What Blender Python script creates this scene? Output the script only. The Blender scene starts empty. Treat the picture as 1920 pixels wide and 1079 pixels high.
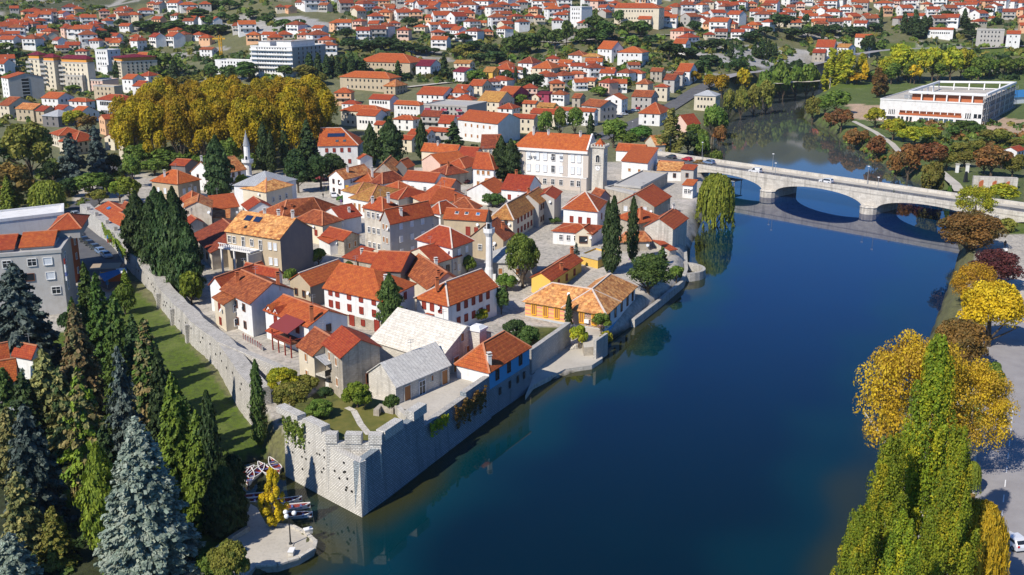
import bpy, math, random
import numpy as np
from mathutils import Vector
SC = bpy.context.scene
COL = SC.collection
R = math.radians
rnd = random.Random(7)
# ---------------------------------------------------------------- camera
CAM_H, PITCH, FPX = 64.0, 15.9, 1950.0          # metres above the river, degrees down, focal length in pixels of a 1920 wide picture
cam_d = bpy.data.cameras.new('camera')
cam = bpy.data.objects.new('camera', cam_d); COL.objects.link(cam)
cam.location = (0, 0, CAM_H)
cam.rotation_euler = (R(90 - PITCH), 0, 0)
cam_d.sensor_fit = 'HORIZONTAL'; cam_d.sensor_width = 36.0
cam_d.lens = 36.0 * FPX / 1920.0
cam_d.clip_start = 1.0; cam_d.clip_end = 12000
SC.camera = cam
# ---------------------------------------------------------------- light
SUN_AZ = (-0.67, -0.742)          # horizontal direction towards the sun
SUN_EL = 43.0
world = bpy.data.worlds.new('World'); SC.world = world
world.use_nodes = True
wn = world.node_tree.nodes; wl = world.node_tree.links
bg = wn['Background']
sky = wn.new('ShaderNodeTexSky'); sky.sky_type = 'NISHITA'; sky.sun_disc = False
sky.sun_elevation = R(SUN_EL); sky.sun_rotation = math.atan2(SUN_AZ[0], SUN_AZ[1])
sky.altitude = 300; sky.air_density = 1.0; sky.dust_density = 0.3; sky.ozone_density = 4.0
tint = wn.new('ShaderNodeMix'); tint.data_type = 'RGBA'; tint.blend_type = 'MULTIPLY'; tint.inputs[0].default_value = 1.0; tint.inputs[7].default_value = (.36, .76, 1.22, 1)
wl.new(sky.outputs[0], tint.inputs[6]); wl.new(tint.outputs[2], bg.inputs[0]); bg.inputs[1].default_value = 0.09
sun_d = bpy.data.lights.new('sun', 'SUN'); sun_d.energy = 5.0; sun_d.angle = R(0.5); sun_d.color = (1.0, 0.93, 0.82)
sun = bpy.data.objects.new('sun', sun_d); COL.objects.link(sun)
sv = Vector((SUN_AZ[0] * math.cos(R(SUN_EL)), SUN_AZ[1] * math.cos(R(SUN_EL)), math.sin(R(SUN_EL)))).normalized()
sun.rotation_euler = sv.to_track_quat('Z', 'Y').to_euler()
SC.view_settings.view_transform = 'Standard'; SC.view_settings.look = 'None'
SC.view_settings.exposure = 0.22; SC.view_settings.gamma = 1.0
SC.cycles.max_bounces = 5; SC.cycles.diffuse_bounces = 2; SC.cycles.glossy_bounces = 2
SC.cycles.transmission_bounces = 2; SC.cycles.transparent_max_bounces = 4; SC.cycles.volume_bounces = 0
SC.cycles.use_denoising = True
# ---------------------------------------------------------------- survey: picture position -> place on the ground
CP, SP = math.cos(R(PITCH)), math.sin(R(PITCH))
def P(px, py, z=4.0):
 u = (px - 960.0) / FPX; v = (py - 539.5) / FPX
 dx, dy, dz = u, CP - v * SP, -SP - v * CP
 t = (z - CAM_H) / dz
 return Vector((dx * t, dy * t, z))
def proj(p):
 x, y, z = p[0], p[1], p[2] - CAM_H
 d = y * CP - z * SP
 return 960 + FPX * x / d, 539.5 - FPX * (y * SP + z * CP) / d
def projn(x, y, z):
 z = z - CAM_H
 d = y * CP - z * SP
 return 960 + FPX * x / d, 539.5 - FPX * (y * SP + z * CP) / d
def z_for(x, y, py):                 # height at which a point over (x, y) shows at picture row py
 v = (py - 539.5) / FPX
 return CAM_H + y * (-SP - v * CP) / (CP - v * SP)
RIVER = [P(*q, 0) for q in [(380, 1300), (470, 1085), (560, 1052), (592, 1030), (588, 1012), (560, 988), (540, 968), (520, 958), (480, 948), (455, 930), (432, 900), (440, 868), (500, 862), (524, 880), (678, 967), (800, 868), (925, 778), (1000, 726), (1095, 692), (1130, 676), (1122, 655), (1185, 612), (1290, 528), (1293, 470), (1320, 402),
  (1350, 388), (1335, 372), (1325, 330), (1318, 290), (1335, 255), (1362, 222), (1400, 200), (1450, 184), (1500, 172), (1550, 164), (1640, 158), (1720, 155), (1722, 164), (1640, 172), (1560, 182), (1512, 200), (1508, 222), (1560, 250), (1600, 275), (1660, 310), (1720, 345), (1790, 372), (1800, 405), (1790, 440), (1800, 470), (1770, 560), (1740, 640), (1690, 760), (1650, 900), (1600, 1060), (1500, 1300)]]
RV = np.array([(p.x, p.y) for p in RIVER])
def sdf(x, y, poly=RV):              # signed distance to a polygon, positive outside
 x = np.asarray(x, float); y = np.asarray(y, float)
 d2 = np.full(x.shape, 1e18); ins = np.zeros(x.shape, bool)
 n = len(poly)
 for i in range(n):
  ax, ay = poly[i]; bx, by = poly[(i + 1) % n]
  ex, ey = bx - ax, by - ay
  t = np.clip(((x - ax) * ex + (y - ay) * ey) / (ex * ex + ey * ey), 0, 1)
  d2 = np.minimum(d2, (x - ax - t * ex) ** 2 + (y - ay - t * ey) ** 2)
  c = (ay > y) != (by > y)
  xi = ax + (y - ay) * ex / (ey if abs(ey) > 1e-9 else 1e-9)
  ins ^= c & (x < xi)
 d = np.sqrt(d2)
 return np.where(ins, -d, d)
def inpoly(x, y, poly):
 return sdf(x, y, np.array(poly)) < 0
def sstep(a, b, x):
 t = np.clip((np.asarray(x, float) - a) / (b - a), 0, 1); return t * t * (3 - 2 * t)
PRO_Y = [0, 430, 520, 640, 700, 800, 900, 1000, 1200, 1600, 2400]
PRO_Z = [4, 4, 7, 20, 28, 42, 58, 76, 120, 190, 260]
STRIP = P(1100, 580, 5)
WALL_LINE = [P(150, 383, 8.3), P(154, 388, 8.3), P(175, 405, 8.3), P(195, 420, 8), P(212, 433, 8), P(228, 457, 8), P(240, 472, 7.6), P(257, 490, 7.4), P(285, 517, 7.2), P(299, 543, 7), P(327, 571, 7), P(355, 600, 7), P(384, 622, 7), P(409, 644, 7), P(425, 667, 7), P(447, 700, 7), P(475, 729, 7)]
def park_side(x, y):                 # 1 on the park side (outside) of the town wall, 0 inside
 wx = np.interp(y, [p.y for p in WALL_LINE[::-1]], [p.x for p in WALL_LINE[::-1]])
 wx = np.where(np.asarray(y) < WALL_LINE[-1].y, WALL_LINE[-1].x + (WALL_LINE[-1].y - np.asarray(y)) * 0.42, wx)
 return sstep(1.2, -0.3, np.asarray(x) - wx) * sstep(300, 270, y)
def hz(x, y):                        # gentle bumps of the hills
 return (np.sin(x * .013 + 1.3) * np.sin(y * .011 + .4) + .6 * np.sin(x * .031 + y * .017) + .35 * np.sin(x * .07 - y * .05 + 2))
def zbase(x, y):
 x = np.asarray(x, float); y = np.asarray(y, float)
 u = x / np.maximum(y, 1)
 shift = -0 + 95 * sstep(.19, .28, u) + 60 * sstep(-.2, -.32, u)
 ye = y - shift
 z = np.interp(ye, PRO_Y, PRO_Z)
 z = z + hz(x, y) * np.clip((ye - 560) / 200, 0, 5) * 3.0
 z = np.maximum(z, 3.6)
 z = np.where(y < 440, 4.0, np.maximum(z, 3.8))
 z = z - 1.8 * np.exp(-(((x - STRIP.x) / 26) ** 2 + ((y - STRIP.y) / 26) ** 2))
 pk = np.interp(y, [80, 120, 145, 180, 260], [.8, .8, 1.0, 2.9, 4.0])
 m = park_side(x, y)
 z = z * (1 - m) + np.minimum(z, pk) * m
 return z
LANDING = np.array([tuple(P(*q, .8))[:2] for q in [(985, 742), (1130, 672), (1122, 652), (1105, 640), (1068, 628), (1040, 640), (996, 668)]])
def zt(x, y):
 z = zbase(x, y); d = sdf(x, y)
 z = np.where(d < 0, np.maximum(-3.0, -0.3 + d * .5), np.minimum(z, 0.05 + d * 1.4))
 return np.where(sdf(x, y, LANDING) < .4, np.minimum(z, .55), z)
_YS = np.concatenate([np.linspace(60, 500, 900), np.linspace(501, 1200, 700), np.linspace(1203, 2200, 300)])
def G(px, py):                       # the ground point seen at a picture position
 u = (px - 960.0) / FPX; v = (py - 539.5) / FPX
 dx, dy, dz = u, CP - v * SP, -SP - v * CP
 X = dx / dy * _YS; Z = CAM_H + dz / dy * _YS
 g = np.maximum(zbase(X, _YS), 0.0)
 k = np.argmax(Z <= g)
 if not (Z <= g).any(): k = len(_YS) - 1
 if k > 0:
  a = Z[k - 1] - g[k - 1]; b = Z[k] - g[k]; t = a / (a - b) if a != b else 0
 else: t = 0; k = 1
 Y = _YS[k - 1] + t * (_YS[k] - _YS[k - 1])
 return Vector((dx / dy * Y, Y, float(max(zbase(dx / dy * Y, Y), 0))))
# ---------------------------------------------------------------- materials
MATS = {}
class NT:
 def __init__(s, name):
  m = bpy.data.materials.new(name); m.use_nodes = True; s.m = m
  s.n = m.node_tree.nodes; s.l = m.node_tree.links
  s.b = s.n['Principled BSDF']; s.b.inputs['Roughness'].default_value = .85
  s.b.inputs['Specular IOR Level'].default_value = .25
 def node(s, t, **k):
  o = s.n.new(t)
  for a, v in k.items(): setattr(o, a, v)
  return o
 def link(s, a, b): s.l.new(a, b)
 def noise(s, scale, vec=None, detail=4, rough=.6):
  o = s.node('ShaderNodeTexNoise'); o.inputs['Scale'].default_value = scale; o.inputs['Detail'].default_value = detail; o.inputs['Roughness'].default_value = rough
  if vec is not None: s.link(vec, o.inputs['Vector'])
  return o.outputs['Fac']
 def ramp(s, fac, stops):
  o = s.node('ShaderNodeValToRGB'); e = o.color_ramp.elements
  while len(e) < len(stops): e.new(.5)
  for i, (p, c) in enumerate(stops):
   e[i].position = p; e[i].color = (*c, 1) if len(c) == 3 else c
  s.link(fac, o.inputs[0]); return o.outputs[0]
 def mix(s, a, b, fac, mode='MIX'):
  o = s.node('ShaderNodeMix', data_type='RGBA', blend_type=mode)
  for sock, v in ((o.inputs[0], fac), (o.inputs[6], a), (o.inputs[7], b)):
   if isinstance(v, (int, float)): sock.default_value = v
   elif isinstance(v, tuple): sock.default_value = (*v, 1)
   else: s.link(v, sock)
  return o.outputs[2]
 def coord(s, which='Object'):
  o = s.node('ShaderNodeTexCoord'); return o.outputs[which]
 def geo(s): return s.node('ShaderNodeNewGeometry').outputs['Position']
 def rand(s): return s.node('ShaderNodeObjectInfo').outputs['Random']
 def hsv(s, col, h=.5, sa=1., v=1.):
  o = s.node('ShaderNodeHueSaturation'); s.link(col, o.inputs['Color'])
  for k, x in (('Hue', h), ('Saturation', sa), ('Value', v)):
   if isinstance(x, (int, float)): o.inputs[k].default_value = x
   else: s.link(x, o.inputs[k])
  return o.outputs[0]
 def mapr(s, v, a, b, lo=0., hi=1.):
  o = s.node('ShaderNodeMapRange'); s.link(v, o.inputs[0])
  for i, x in enumerate((lo, hi, a, b)): o.inputs[i + 1].default_value = x
  return o.outputs[0]
 def bump(s, h, strength=.3, dist=.05):
  o = s.node('ShaderNodeBump'); o.inputs['Strength'].default_value = strength; o.inputs['Distance'].default_value = dist
  s.link(h, o.inputs['Height']); s.link(o.outputs[0], s.b.inputs['Normal'])
 def brick(s, c1, c2, mortar, bw, bh, ms=.02, vec=None, scale=1., off=.5, bias=0.):
  o = s.node('ShaderNodeTexBrick'); o.offset = off
  for k, c in (('Color1', c1), ('Color2', c2), ('Mortar', mortar)): o.inputs[k].default_value = (*c, 1)
  o.inputs['Scale'].default_value = scale; o.inputs['Mortar Size'].default_value = ms; o.inputs['Bias'].default_value = bias
  o.inputs['Brick Width'].default_value = bw; o.inputs['Row Height'].default_value = bh
  s.link(vec if vec is not None else s.node('ShaderNodeUVMap').outputs[0], o.inputs['Vector'])
  return o
 def done(s, col=None):
  if col is not None:
   if isinstance(col, tuple): s.b.inputs['Base Color'].default_value = (*col, 1)
   else: s.link(col, s.b.inputs['Base Color'])
  MATS[s.m.name] = s.m; return s.m
def plain(name, c, rough=.8, metal=0., spec=.3, var=.0):
 t = NT(name); t.b.inputs['Roughness'].default_value = rough; t.b.inputs['Metallic'].default_value = metal; t.b.inputs['Specular IOR Level'].default_value = spec
 if var:
  f = t.noise(1.3, t.geo(), 5)
  return t.done(t.mix(tuple(x * (1 - var) for x in c), tuple(min(1, x * (1 + var)) for x in c), f))
 return t.done(c)
def roof_mat(name, a, b, patch, amt=.35, tile=(.42, .36), stripe=0., rough=1.):
 t = NT(name)
 uv = t.node('ShaderNodeUVMap').outputs[0]
 br = t.brick(a, b, tuple(x * .45 for x in a), tile[0], tile[1], .03, uv, bias=-.15)
 g = t.geo()
 n1 = t.noise(.55, g, 5, .65)
 f1 = t.ramp(n1, [(.45, (0, 0, 0)), (.68, (1, 1, 1))])
 c = t.mix(br.outputs[0], patch, t.mapr(f1, 0, amt))
 n2 = t.noise(3.2, g, 3, .7)
 c = t.mix(c, tuple(x * .5 for x in a), t.mapr(n2, 0, .75, .48, .72))
 if stripe:
  w = t.node('ShaderNodeTexWave', wave_type='BANDS', bands_direction='Y'); w.inputs['Scale'].default_value = .42; w.inputs['Distortion'].default_value = .4
  t.link(uv, w.inputs['Vector'])
  c = t.mix(c, tuple(x * .5 for x in a), t.mapr(w.outputs['Fac'], 0, stripe, .55, .95))
 n3 = t.noise(1.3, g, 3, .7)
 c = t.hsv(c, t.mapr(n3, .494, .506, .35, .65), 1.0, t.mapr(n3, 1 - .36 * rough, 1 + .36 * rough, .33, .67))
 c = t.hsv(c, t.mapr(t.rand(), .492, .506), 1.0, t.mapr(t.rand(), .82, 1.14))
 w = t.node('ShaderNodeTexWave', wave_type='BANDS', bands_direction='X'); w.inputs['Scale'].default_value = 1.6
 t.link(uv, w.inputs['Vector'])
 t.bump(w.outputs['Fac'], .35, .06)
 return t.done(c)
roof_mat('roof_orange', (.45, .096, .027), (.35, .072, .022), (.29, .062, .025), .5, rough=.5)
roof_mat('roof_red', (.42, .082, .026), (.29, .052, .02), (.25, .05, .022), .5, rough=.5)
roof_mat('roof_brown', (.35, .092, .033), (.22, .052, .022), (.15, .042, .022), .7)
roof_mat('roof_old', (.54, .19, .055), (.25, .066, .024), (.60, .31, .12), .8, (.5, .45))
roof_mat('roof_patched', (.66, .30, .10), (.25, .062, .022), (.66, .38, .16), .6, (.75, .62))
roof_mat('roof_ochre', (.52, .27, .075), (.38, .155, .042), (.34, .11, .033), .6, stripe=.6)
roof_mat('roof_striped', (.44, .096, .028), (.33, .068, .023), (.29, .06, .024), .4, stripe=.65, rough=.5)
roof_mat('roof_magenta', (.20, .018, .035), (.15, .014, .028), (.12, .015, .03), .4)
roof_mat('roof_ribbed', (.66, .63, .57), (.56, .53, .48), (.5, .47, .42), .3, (.62, 60.), rough=.3)
roof_mat('roof_slate', (.42, .41, .39), (.30, .295, .28), (.5, .49, .46), .6, (.9, .6), rough=.4)
roof_mat('roof_stone', (.76, .70, .60), (.60, .55, .47), (.46, .43, .37), .4, (.8, .6), rough=.35)
roof_mat('roof_metal', (.40, .41, .42), (.36, .37, .39), (.30, .31, .33), .4, (.6, 50.), rough=.2)
def stucco(name, c, stain=.25, dirt=(.28, .24, .19)):
 t = NT(name); g = t.geo()
 f = t.noise(.5, g, 6, .7)
 c2 = t.mix(c, dirt, t.mapr(t.ramp(f, [(.45, (0, 0, 0)), (.75, (1, 1, 1))]), 0, stain))
 mp = t.node('ShaderNodeMapping'); mp.inputs['Scale'].default_value = (1.2, 1.2, .12); t.link(g, mp.inputs[0])
 f2 = t.noise(1.0, mp.outputs[0], 4, .6)
 c2 = t.mix(c2, dirt, t.mapr(t.ramp(f2, [(.5, (0, 0, 0)), (.72, (1, 1, 1))]), 0, stain * .7))
 c2 = t.hsv(c2, .5, 1.0, t.mapr(t.rand(), .92, 1.05))
 t.bump(f, .15, .03)
 return t.done(c2)
stucco('white_stucco', (.76, .75, .73), .27)
stucco('cream_stucco', (.66, .58, .44), .25)
stucco('tan_stucco', (.47, .38, .26), .45)
stucco('grey_stucco', (.42, .40, .37), .35)  # also stands in for shade on the hotel and the stairwell block
stucco('old_stucco', (.55, .50, .42), .8, (.25, .20, .15))
stucco('yellow_stucco', (.74, .46, .09), .2)
stucco('pink_stucco', (.72, .50, .40), .2)
stucco('peach_stucco', (.72, .42, .24), .2)
stucco('blue_paint_and_shade', (.10, .37, .62), .16, (.1, .25, .4))  # blue plinth paint; on the river house it stands in for shade
stucco('magenta_stucco', (.35, .05, .10), .2)
stucco('hall_white', (.72, .69, .64), .1); stucco('hall_beige', (.50, .44, .38), .12)
stucco('concrete', (.44, .425, .40), .4)
stucco('orange_stucco', (.70, .30, .05), .2)
stucco('dark_stucco_and_shade', (.16, .15, .15), .3)  # also stands in for shade on the big patched-roof house
def stone(name, a, b, mortar, bw, bh, ms=.03, stain=.4):
 t = NT(name)
 br = t.brick(a, b, mortar, bw, bh, ms)
 g = t.geo(); f = t.noise(.35, g, 6, .65)
 c = t.mix(br.outputs[0], tuple(x * .55 for x in a), t.mapr(t.ramp(f, [(.45, (0, 0, 0)), (.72, (1, 1, 1))]), 0, stain))
 f2 = t.noise(4, g, 4, .7)
 c = t.mix(c, tuple(x * .45 for x in b), t.mapr(f2, 0, .6, .5, .85))
 mp = t.node('ShaderNodeMapping'); mp.inputs['Scale'].default_value = (.9, .9, .07); t.link(g, mp.inputs[0])
 c = t.mix(c, tuple(x * .4 for x in b), t.mapr(t.ramp(t.noise(1.0, mp.outputs[0], 4, .65), [(.5, (0, 0, 0)), (.68, (1, 1, 1))]), 0, .55))
 t.bump(br.outputs['Fac'], .5, -.05)
 return t.done(c)
stone('house_stone', (.50, .44, .35), (.38, .33, .26), (.42, .38, .32), .55, .26, .03)
stone('pale_stone', (.66, .62, .54), (.54, .50, .43), (.46, .42, .36), .7, .32, .025, .3)
stone('wall_stone', (.66, .63, .57), (.48, .455, .41), (.28, .26, .235), .5, .27, .045, .45)
stone('bastion_stone', (.82, .79, .72), (.62, .59, .53), (.30, .28, .25), .46, .23, .045, .5)
stone('shade_tinted_stone', (.36, .41, .44), (.26, .30, .33), (.12, .14, .155), .55, .29, .05, .6)  # stone of the river side, with its bluish shade put into the colour
stone('bridge_stone', (.62, .58, .51), (.50, .46, .40), (.40, .37, .32), 1.3, .55, .015, .35)
t = NT('striped_wall'); br = t.brick((.74, .43, .16), (.70, .40, .15), (.66, .24, .17), 60., .8, .16); t.done(br.outputs[0])
plain('window_glass', (.02, .025, .032), .12, 0, .6)
plain('white_paint', (.78, .77, .75), .6)
plain('shutter_red', (.26, .035, .022), .6, var=.2)
plain('shutter_wood', (.33, .14, .045), .6, var=.2)
plain('blind_white', (.62, .65, .68), .6)
plain('frame_stone', (.66, .62, .54), .8)
plain('frame_yellow', (.80, .42, .03), .7)
plain('dark_metal', (.03, .032, .035), .5, .3)
plain('grey_metal', (.36, .37, .38), .45, .5)
plain('plinth_grey', (.42, .44, .46), .85, var=.1)
plain('wood_brown', (.16, .06, .03), .7, var=.2)
plain('wood_door', (.36, .16, .045), .65, var=.2)
plain('awning_red', (.20, .035, .035), .8)
plain('awning_blue', (.03, .16, .36), .8)
plain('awning_tan', (.38, .30, .22), .8)
plain('solar_panel', (.015, .03, .075), .15, 0, .7)
plain('skylight_glass', (.05, .09, .12), .1, 0, .8)
plain('brick_orange', (.44, .13, .05), .8, var=.2)
plain('chimney_white', (.62, .60, .56), .85, var=.15)
plain('crane_yellow', (.62, .34, .02), .5)
plain('rubber', (.018, .018, .018), .7)
plain('bark', (.10, .075, .05), .95, var=.35)
plain('pale_bark', (.42, .39, .34), .9, var=.3)
plain('lamp_globe', (.80, .80, .78), .25)
plain('rope_white', (.7, .7, .7))
plain('skin', (.55, .33, .24), .6)
plain('cloth_dark', (.03, .03, .035), .9)
plain('cloth_green', (.08, .12, .04), .9)
plain('cloth_purple', (.16, .07, .28), .9)
plain('bronze', (.035, .03, .028), .5, .4)
for nm, c in (('car_white', (.72, .73, .75)), ('car_silver', (.38, .42, .47)), ('car_red', (.50, .02, .03)), ('car_dark', (.035, .05, .06)), ('car_black', (.015, .016, .02)), ('car_blue', (.16, .24, .38))):
 m = plain(nm, c, .28, .1, .6); m.node_tree.nodes['Principled BSDF'].inputs['Coat Weight'].default_value = .6
plain('tail_light', (.5, .015, .015), .3)
plain('boat_red', (.22, .03, .025), .6, var=.15)
plain('boat_blue', (.10, .13, .32), .6)
t = NT('paving'); g = t.geo(); f = t.noise(.15, g, 6, .6); f2 = t.noise(2.5, g, 4, .7)
c = t.ramp(f, [(.3, (.40, .365, .31)), (.7, (.54, .50, .43))]); t.done(t.mix(c, (.2, .185, .165), t.mapr(f2, 0, .6, .5, .85)))
t = NT('asphalt'); g = t.geo(); f = t.noise(.3, g, 6, .65); f2 = t.noise(6, g, 3, .7)
c = t.ramp(f, [(.3, (.25, .235, .235)), (.7, (.33, .315, .31))]); t.done(t.mix(c, (.2, .19, .19), t.mapr(f2, 0, .5, .5, .9)))
t = NT('dark_asphalt'); g = t.geo(); f = t.noise(.3, g, 6, .65)
t.done(t.ramp(f, [(.3, (.085, .085, .09)), (.7, (.13, .13, .135))]))
t = NT('haze_air'); t.n.remove(t.b); pv = t.node('ShaderNodeVolumePrincipled'); pv.inputs['Color'].default_value = (.86, .92, 1.0, 1); pv.inputs['Density'].default_value = 5.5e-5; pv.inputs['Anisotropy'].default_value = .2
t.link(pv.outputs[0], t.n['Material Output'].inputs['Volume']); MATS['haze_air'] = t.m
# ground: one sheet, the kind of cover is a colour stored with the ground
t = NT('ground_cover'); g = t.geo()
at = t.node('ShaderNodeAttribute', attribute_name='Col').outputs['Color']
f = t.noise(.12, g, 8, .7); f2 = t.noise(1.1, g, 6, .75); f3 = t.noise(.025, g, 5, .6)
c = t.mix(at, t.hsv(at, .5, .8, .5), t.ramp(f2, [(.42, (0, 0, 0)), (.66, (1, 1, 1))]))
c = t.mix(c, t.hsv(at, .47, .8, 1.35), t.mapr(t.ramp(f, [(.5, (0, 0, 0)), (.7, (1, 1, 1))]), 0, .7))
t.bump(f2, .6, .35); t.done(c)
# leaves
for nm, tl in (('leaves', .30), ('needles', .2)):
 t = NT(nm)
 at = t.node('ShaderNodeAttribute', attribute_name='Col').outputs['Color']
 c = t.hsv(at, t.mapr(t.rand(), .485, .515), 1.0, t.mapr(t.rand(), .85, 1.18))
 t.b.inputs['Roughness'].default_value = .6; t.b.inputs['Specular IOR Level'].default_value = .2
 tr = t.node('ShaderNodeBsdfTranslucent'); t.link(c, tr.inputs[0])
 mx = t.node('ShaderNodeMixShader'); mx.inputs[0].default_value = tl
 t.link(t.b.outputs[0], mx.inputs[1]); t.link(tr.outputs[0], mx.inputs[2])
 t.link(mx.outputs[0], t.n['Material Output'].inputs[0]); t.done(c)
# water
t = NT('river_water'); g = t.geo()
at = t.node('ShaderNodeAttribute', attribute_name='Col').outputs['Color']
t.b.inputs['Roughness'].default_value = .035; t.b.inputs['IOR'].default_value = 1.33; t.b.inputs['Specular IOR Level'].default_value = .5
f = t.noise(.05, g, 4, .6)
c = t.mix(at, t.hsv(at, .485, 1., 1.35), t.mapr(t.ramp(f, [(.5, (0, 0, 0)), (.75, (1, 1, 1))]), 0, .3))
t.bump(t.noise(1.5, g, 3, .5), .05, .02); t.done(c)
# ---------------------------------------------------------------- building helpers
THINGS = []                              # (object, label, label tail, position): labels are made unique at the end
def link(o): COL.objects.link(o); return o
class MB:
 """collects faces and links them as ONE mesh object; texture coordinates are in metres along each face"""
 def __init__(s): s.v = []; s.f = []; s.m = []; s.mats = []
 def mi(s, mat):
  if mat not in s.mats: s.mats.append(mat)
  return s.mats.index(mat)
 def face(s, pts, mat):
  k = len(s.v); s.v += [tuple(p) for p in pts]; s.f.append(list(range(k, k + len(pts)))); s.m.append(s.mi(mat))
 def hull(s, a, b, mat, caps=True, matb=None):
  """loft between two equal rings of points (a below, b above)"""
  n = len(a)
  for i in range(n):
   j = (i + 1) % n; s.face([a[i], a[j], b[j], b[i]], mat)
  if caps: s.face(list(a)[::-1], mat); s.face(list(b), matb or mat)
 def box(s, c, d, mat, rz=0., ax=None):
  """box centred at c, full size d"""
  cx, cy, cz = c; x, y, z = d[0] / 2, d[1] / 2, d[2] / 2
  co, si = math.cos(rz), math.sin(rz)
  q = [(-x, -y), (x, -y), (x, y), (-x, y)]
  q = [(cx + a * co - b * si, cy + a * si + b * co) for a, b in q]
  s.hull([(a, b, cz - z) for a, b in q], [(a, b, cz + z) for a, b in q], mat)
 def bar(s, p, q, w, mat, h=None):
  """square bar from p to q"""
  p = Vector(p); q = Vector(q); d = (q - p)
  if d.length < 1e-6: return
  d.normalize(); up = Vector((0, 0, 1)) if abs(d.z) < .95 else Vector((1, 0, 0))
  a = d.cross(up).normalized() * w / 2; b = a.cross(d).normalized() * (h or w) / 2
  r = [-a - b, a - b, a + b, -a + b]
  s.hull([p + x for x in r], [q + x for x in r], mat)
 def tube(s, pts, rads, mat, n=8):
  rings = []
  for i, p in enumerate(pts):
   p = Vector(p)
   d = Vector(pts[min(i + 1, len(pts) - 1)]) - Vector(pts[max(i - 1, 0)]); d.normalize()
   up = Vector((0, 0, 1)) if abs(d.z) < .9 else Vector((1, 0, 0))
   a = d.cross(up).normalized(); b = a.cross(d).normalized()
   rings.append([p + (a * math.cos(2 * math.pi * k / n) + b * math.sin(2 * math.pi * k / n)) * rads[i] for k in range(n)])
  for i in range(len(rings) - 1): s.hull(rings[i], rings[i + 1], mat, False)
  s.face(rings[0][::-1], mat); s.face(rings[-1], mat)
 def lathe(s, c, prof, mat, n=12):
  rings = [[(c[0] + r * math.cos(2 * math.pi * k / n), c[1] + r * math.sin(2 * math.pi * k / n), c[2] + z) for k in range(n)] for r, z in prof]
  for i in range(len(rings) - 1): s.hull(rings[i], rings[i + 1], mat, False)
  s.face(rings[0][::-1], mat); s.face(rings[-1], mat)
 def mesh(s, name, org=(0, 0, 0), smooth=False):
  ox, oy, oz = org
  me = bpy.data.meshes.new(name)
  me.from_pydata([(x - ox, y - oy, z - oz) for x, y, z in s.v], [], s.f)
  uv = me.uv_layers.new(name='UVMap')
  buf = []
  for f in s.f:
   p = [Vector(s.v[i]) for i in f]
   n = Vector((0, 0, 0))
   for i in range(1, len(p) - 1): n += (p[i] - p[0]).cross(p[i + 1] - p[0])
   n = n.normalized() if n.length > 1e-9 else Vector((0, 0, 1))
   tt = Vector((-n.y, n.x, 0))
   tt = tt.normalized() if tt.length > .02 else Vector((1, 0, 0))
   bb = n.cross(tt)
   for q in p: buf += [q.dot(tt), q.dot(bb)]
  uv.data.foreach_set('uv', buf)
  for m in s.mats: me.materials.append(MATS[m])
  me.polygons.foreach_set('material_index', s.m)
  if smooth: me.polygons.foreach_set('use_smooth', [True] * len(s.f))
  me.update(); return me
 def build(s, name, parent=None, org=None, smooth=False):
  if org is None: org = parent_world(parent) if parent is not None else (s.v[0] if s.v else (0, 0, 0))
  o = link(bpy.data.objects.new(name, s.mesh(name, org, smooth)))
  if parent is None: o.location = org
  else:
   o.parent = parent; w = parent_world(parent)
   o.location = (org[0] - w[0], org[1] - w[1], org[2] - w[2])
  o['_w'] = tuple(org)
  return o
def parent_world(o): return tuple(o.get('_w', (0, 0, 0)))
def thing(name, label, cat, loc=(0, 0, 0), group=None, tail=None):
 o = link(bpy.data.objects.new(name, None)); o.location = loc; o.empty_display_size = .5
 o['_w'] = tuple(loc); o['category'] = cat
 if group: o['group'] = group
 THINGS.append((o, label, tail, tuple(loc)))
 return o
def tag(o, label, cat, group=None, tail=None):
 o['category'] = cat
 if group: o['group'] = group
 THINGS.append((o, label, tail, tuple(o['_w']))); return o
def struct(o, kind='structure'): o['kind'] = kind; return o
def fast_mesh(name, v, f4, mats, col=None, midx=None, smooth=False):
 """quads from arrays, with an optional colour per vertex"""
 me = bpy.data.meshes.new(name); nv, nf = len(v), len(f4)
 me.vertices.add(nv); me.vertices.foreach_set('co', np.asarray(v, np.float32).ravel())
 me.loops.add(nf * 4); me.loops.foreach_set('vertex_index', np.asarray(f4, np.int32).ravel())
 me.polygons.add(nf); me.polygons.foreach_set('loop_start', np.arange(0, nf * 4, 4, dtype=np.int32))
 if midx is not None: me.polygons.foreach_set('material_index', np.asarray(midx, np.int32))
 if smooth: me.polygons.foreach_set('use_smooth', np.ones(nf, bool))
 for m in mats: me.materials.append(MATS[m])
 if col is not None:
  a = me.attributes.new('Col', 'FLOAT_COLOR', 'POINT')
  c4 = np.ones((nv, 4), np.float32); c4[:, :3] = col; a.data.foreach_set('color', c4.ravel())
 me.update(calc_edges=True); me.validate(); return me
def grid_faces(nr, nc):
 i = np.arange((nr - 1) * (nc - 1)); r = i // (nc - 1); c = i % (nc - 1); a = r * nc + c
 return np.stack([a, a + 1, a + nc + 1, a + nc], 1)
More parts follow.
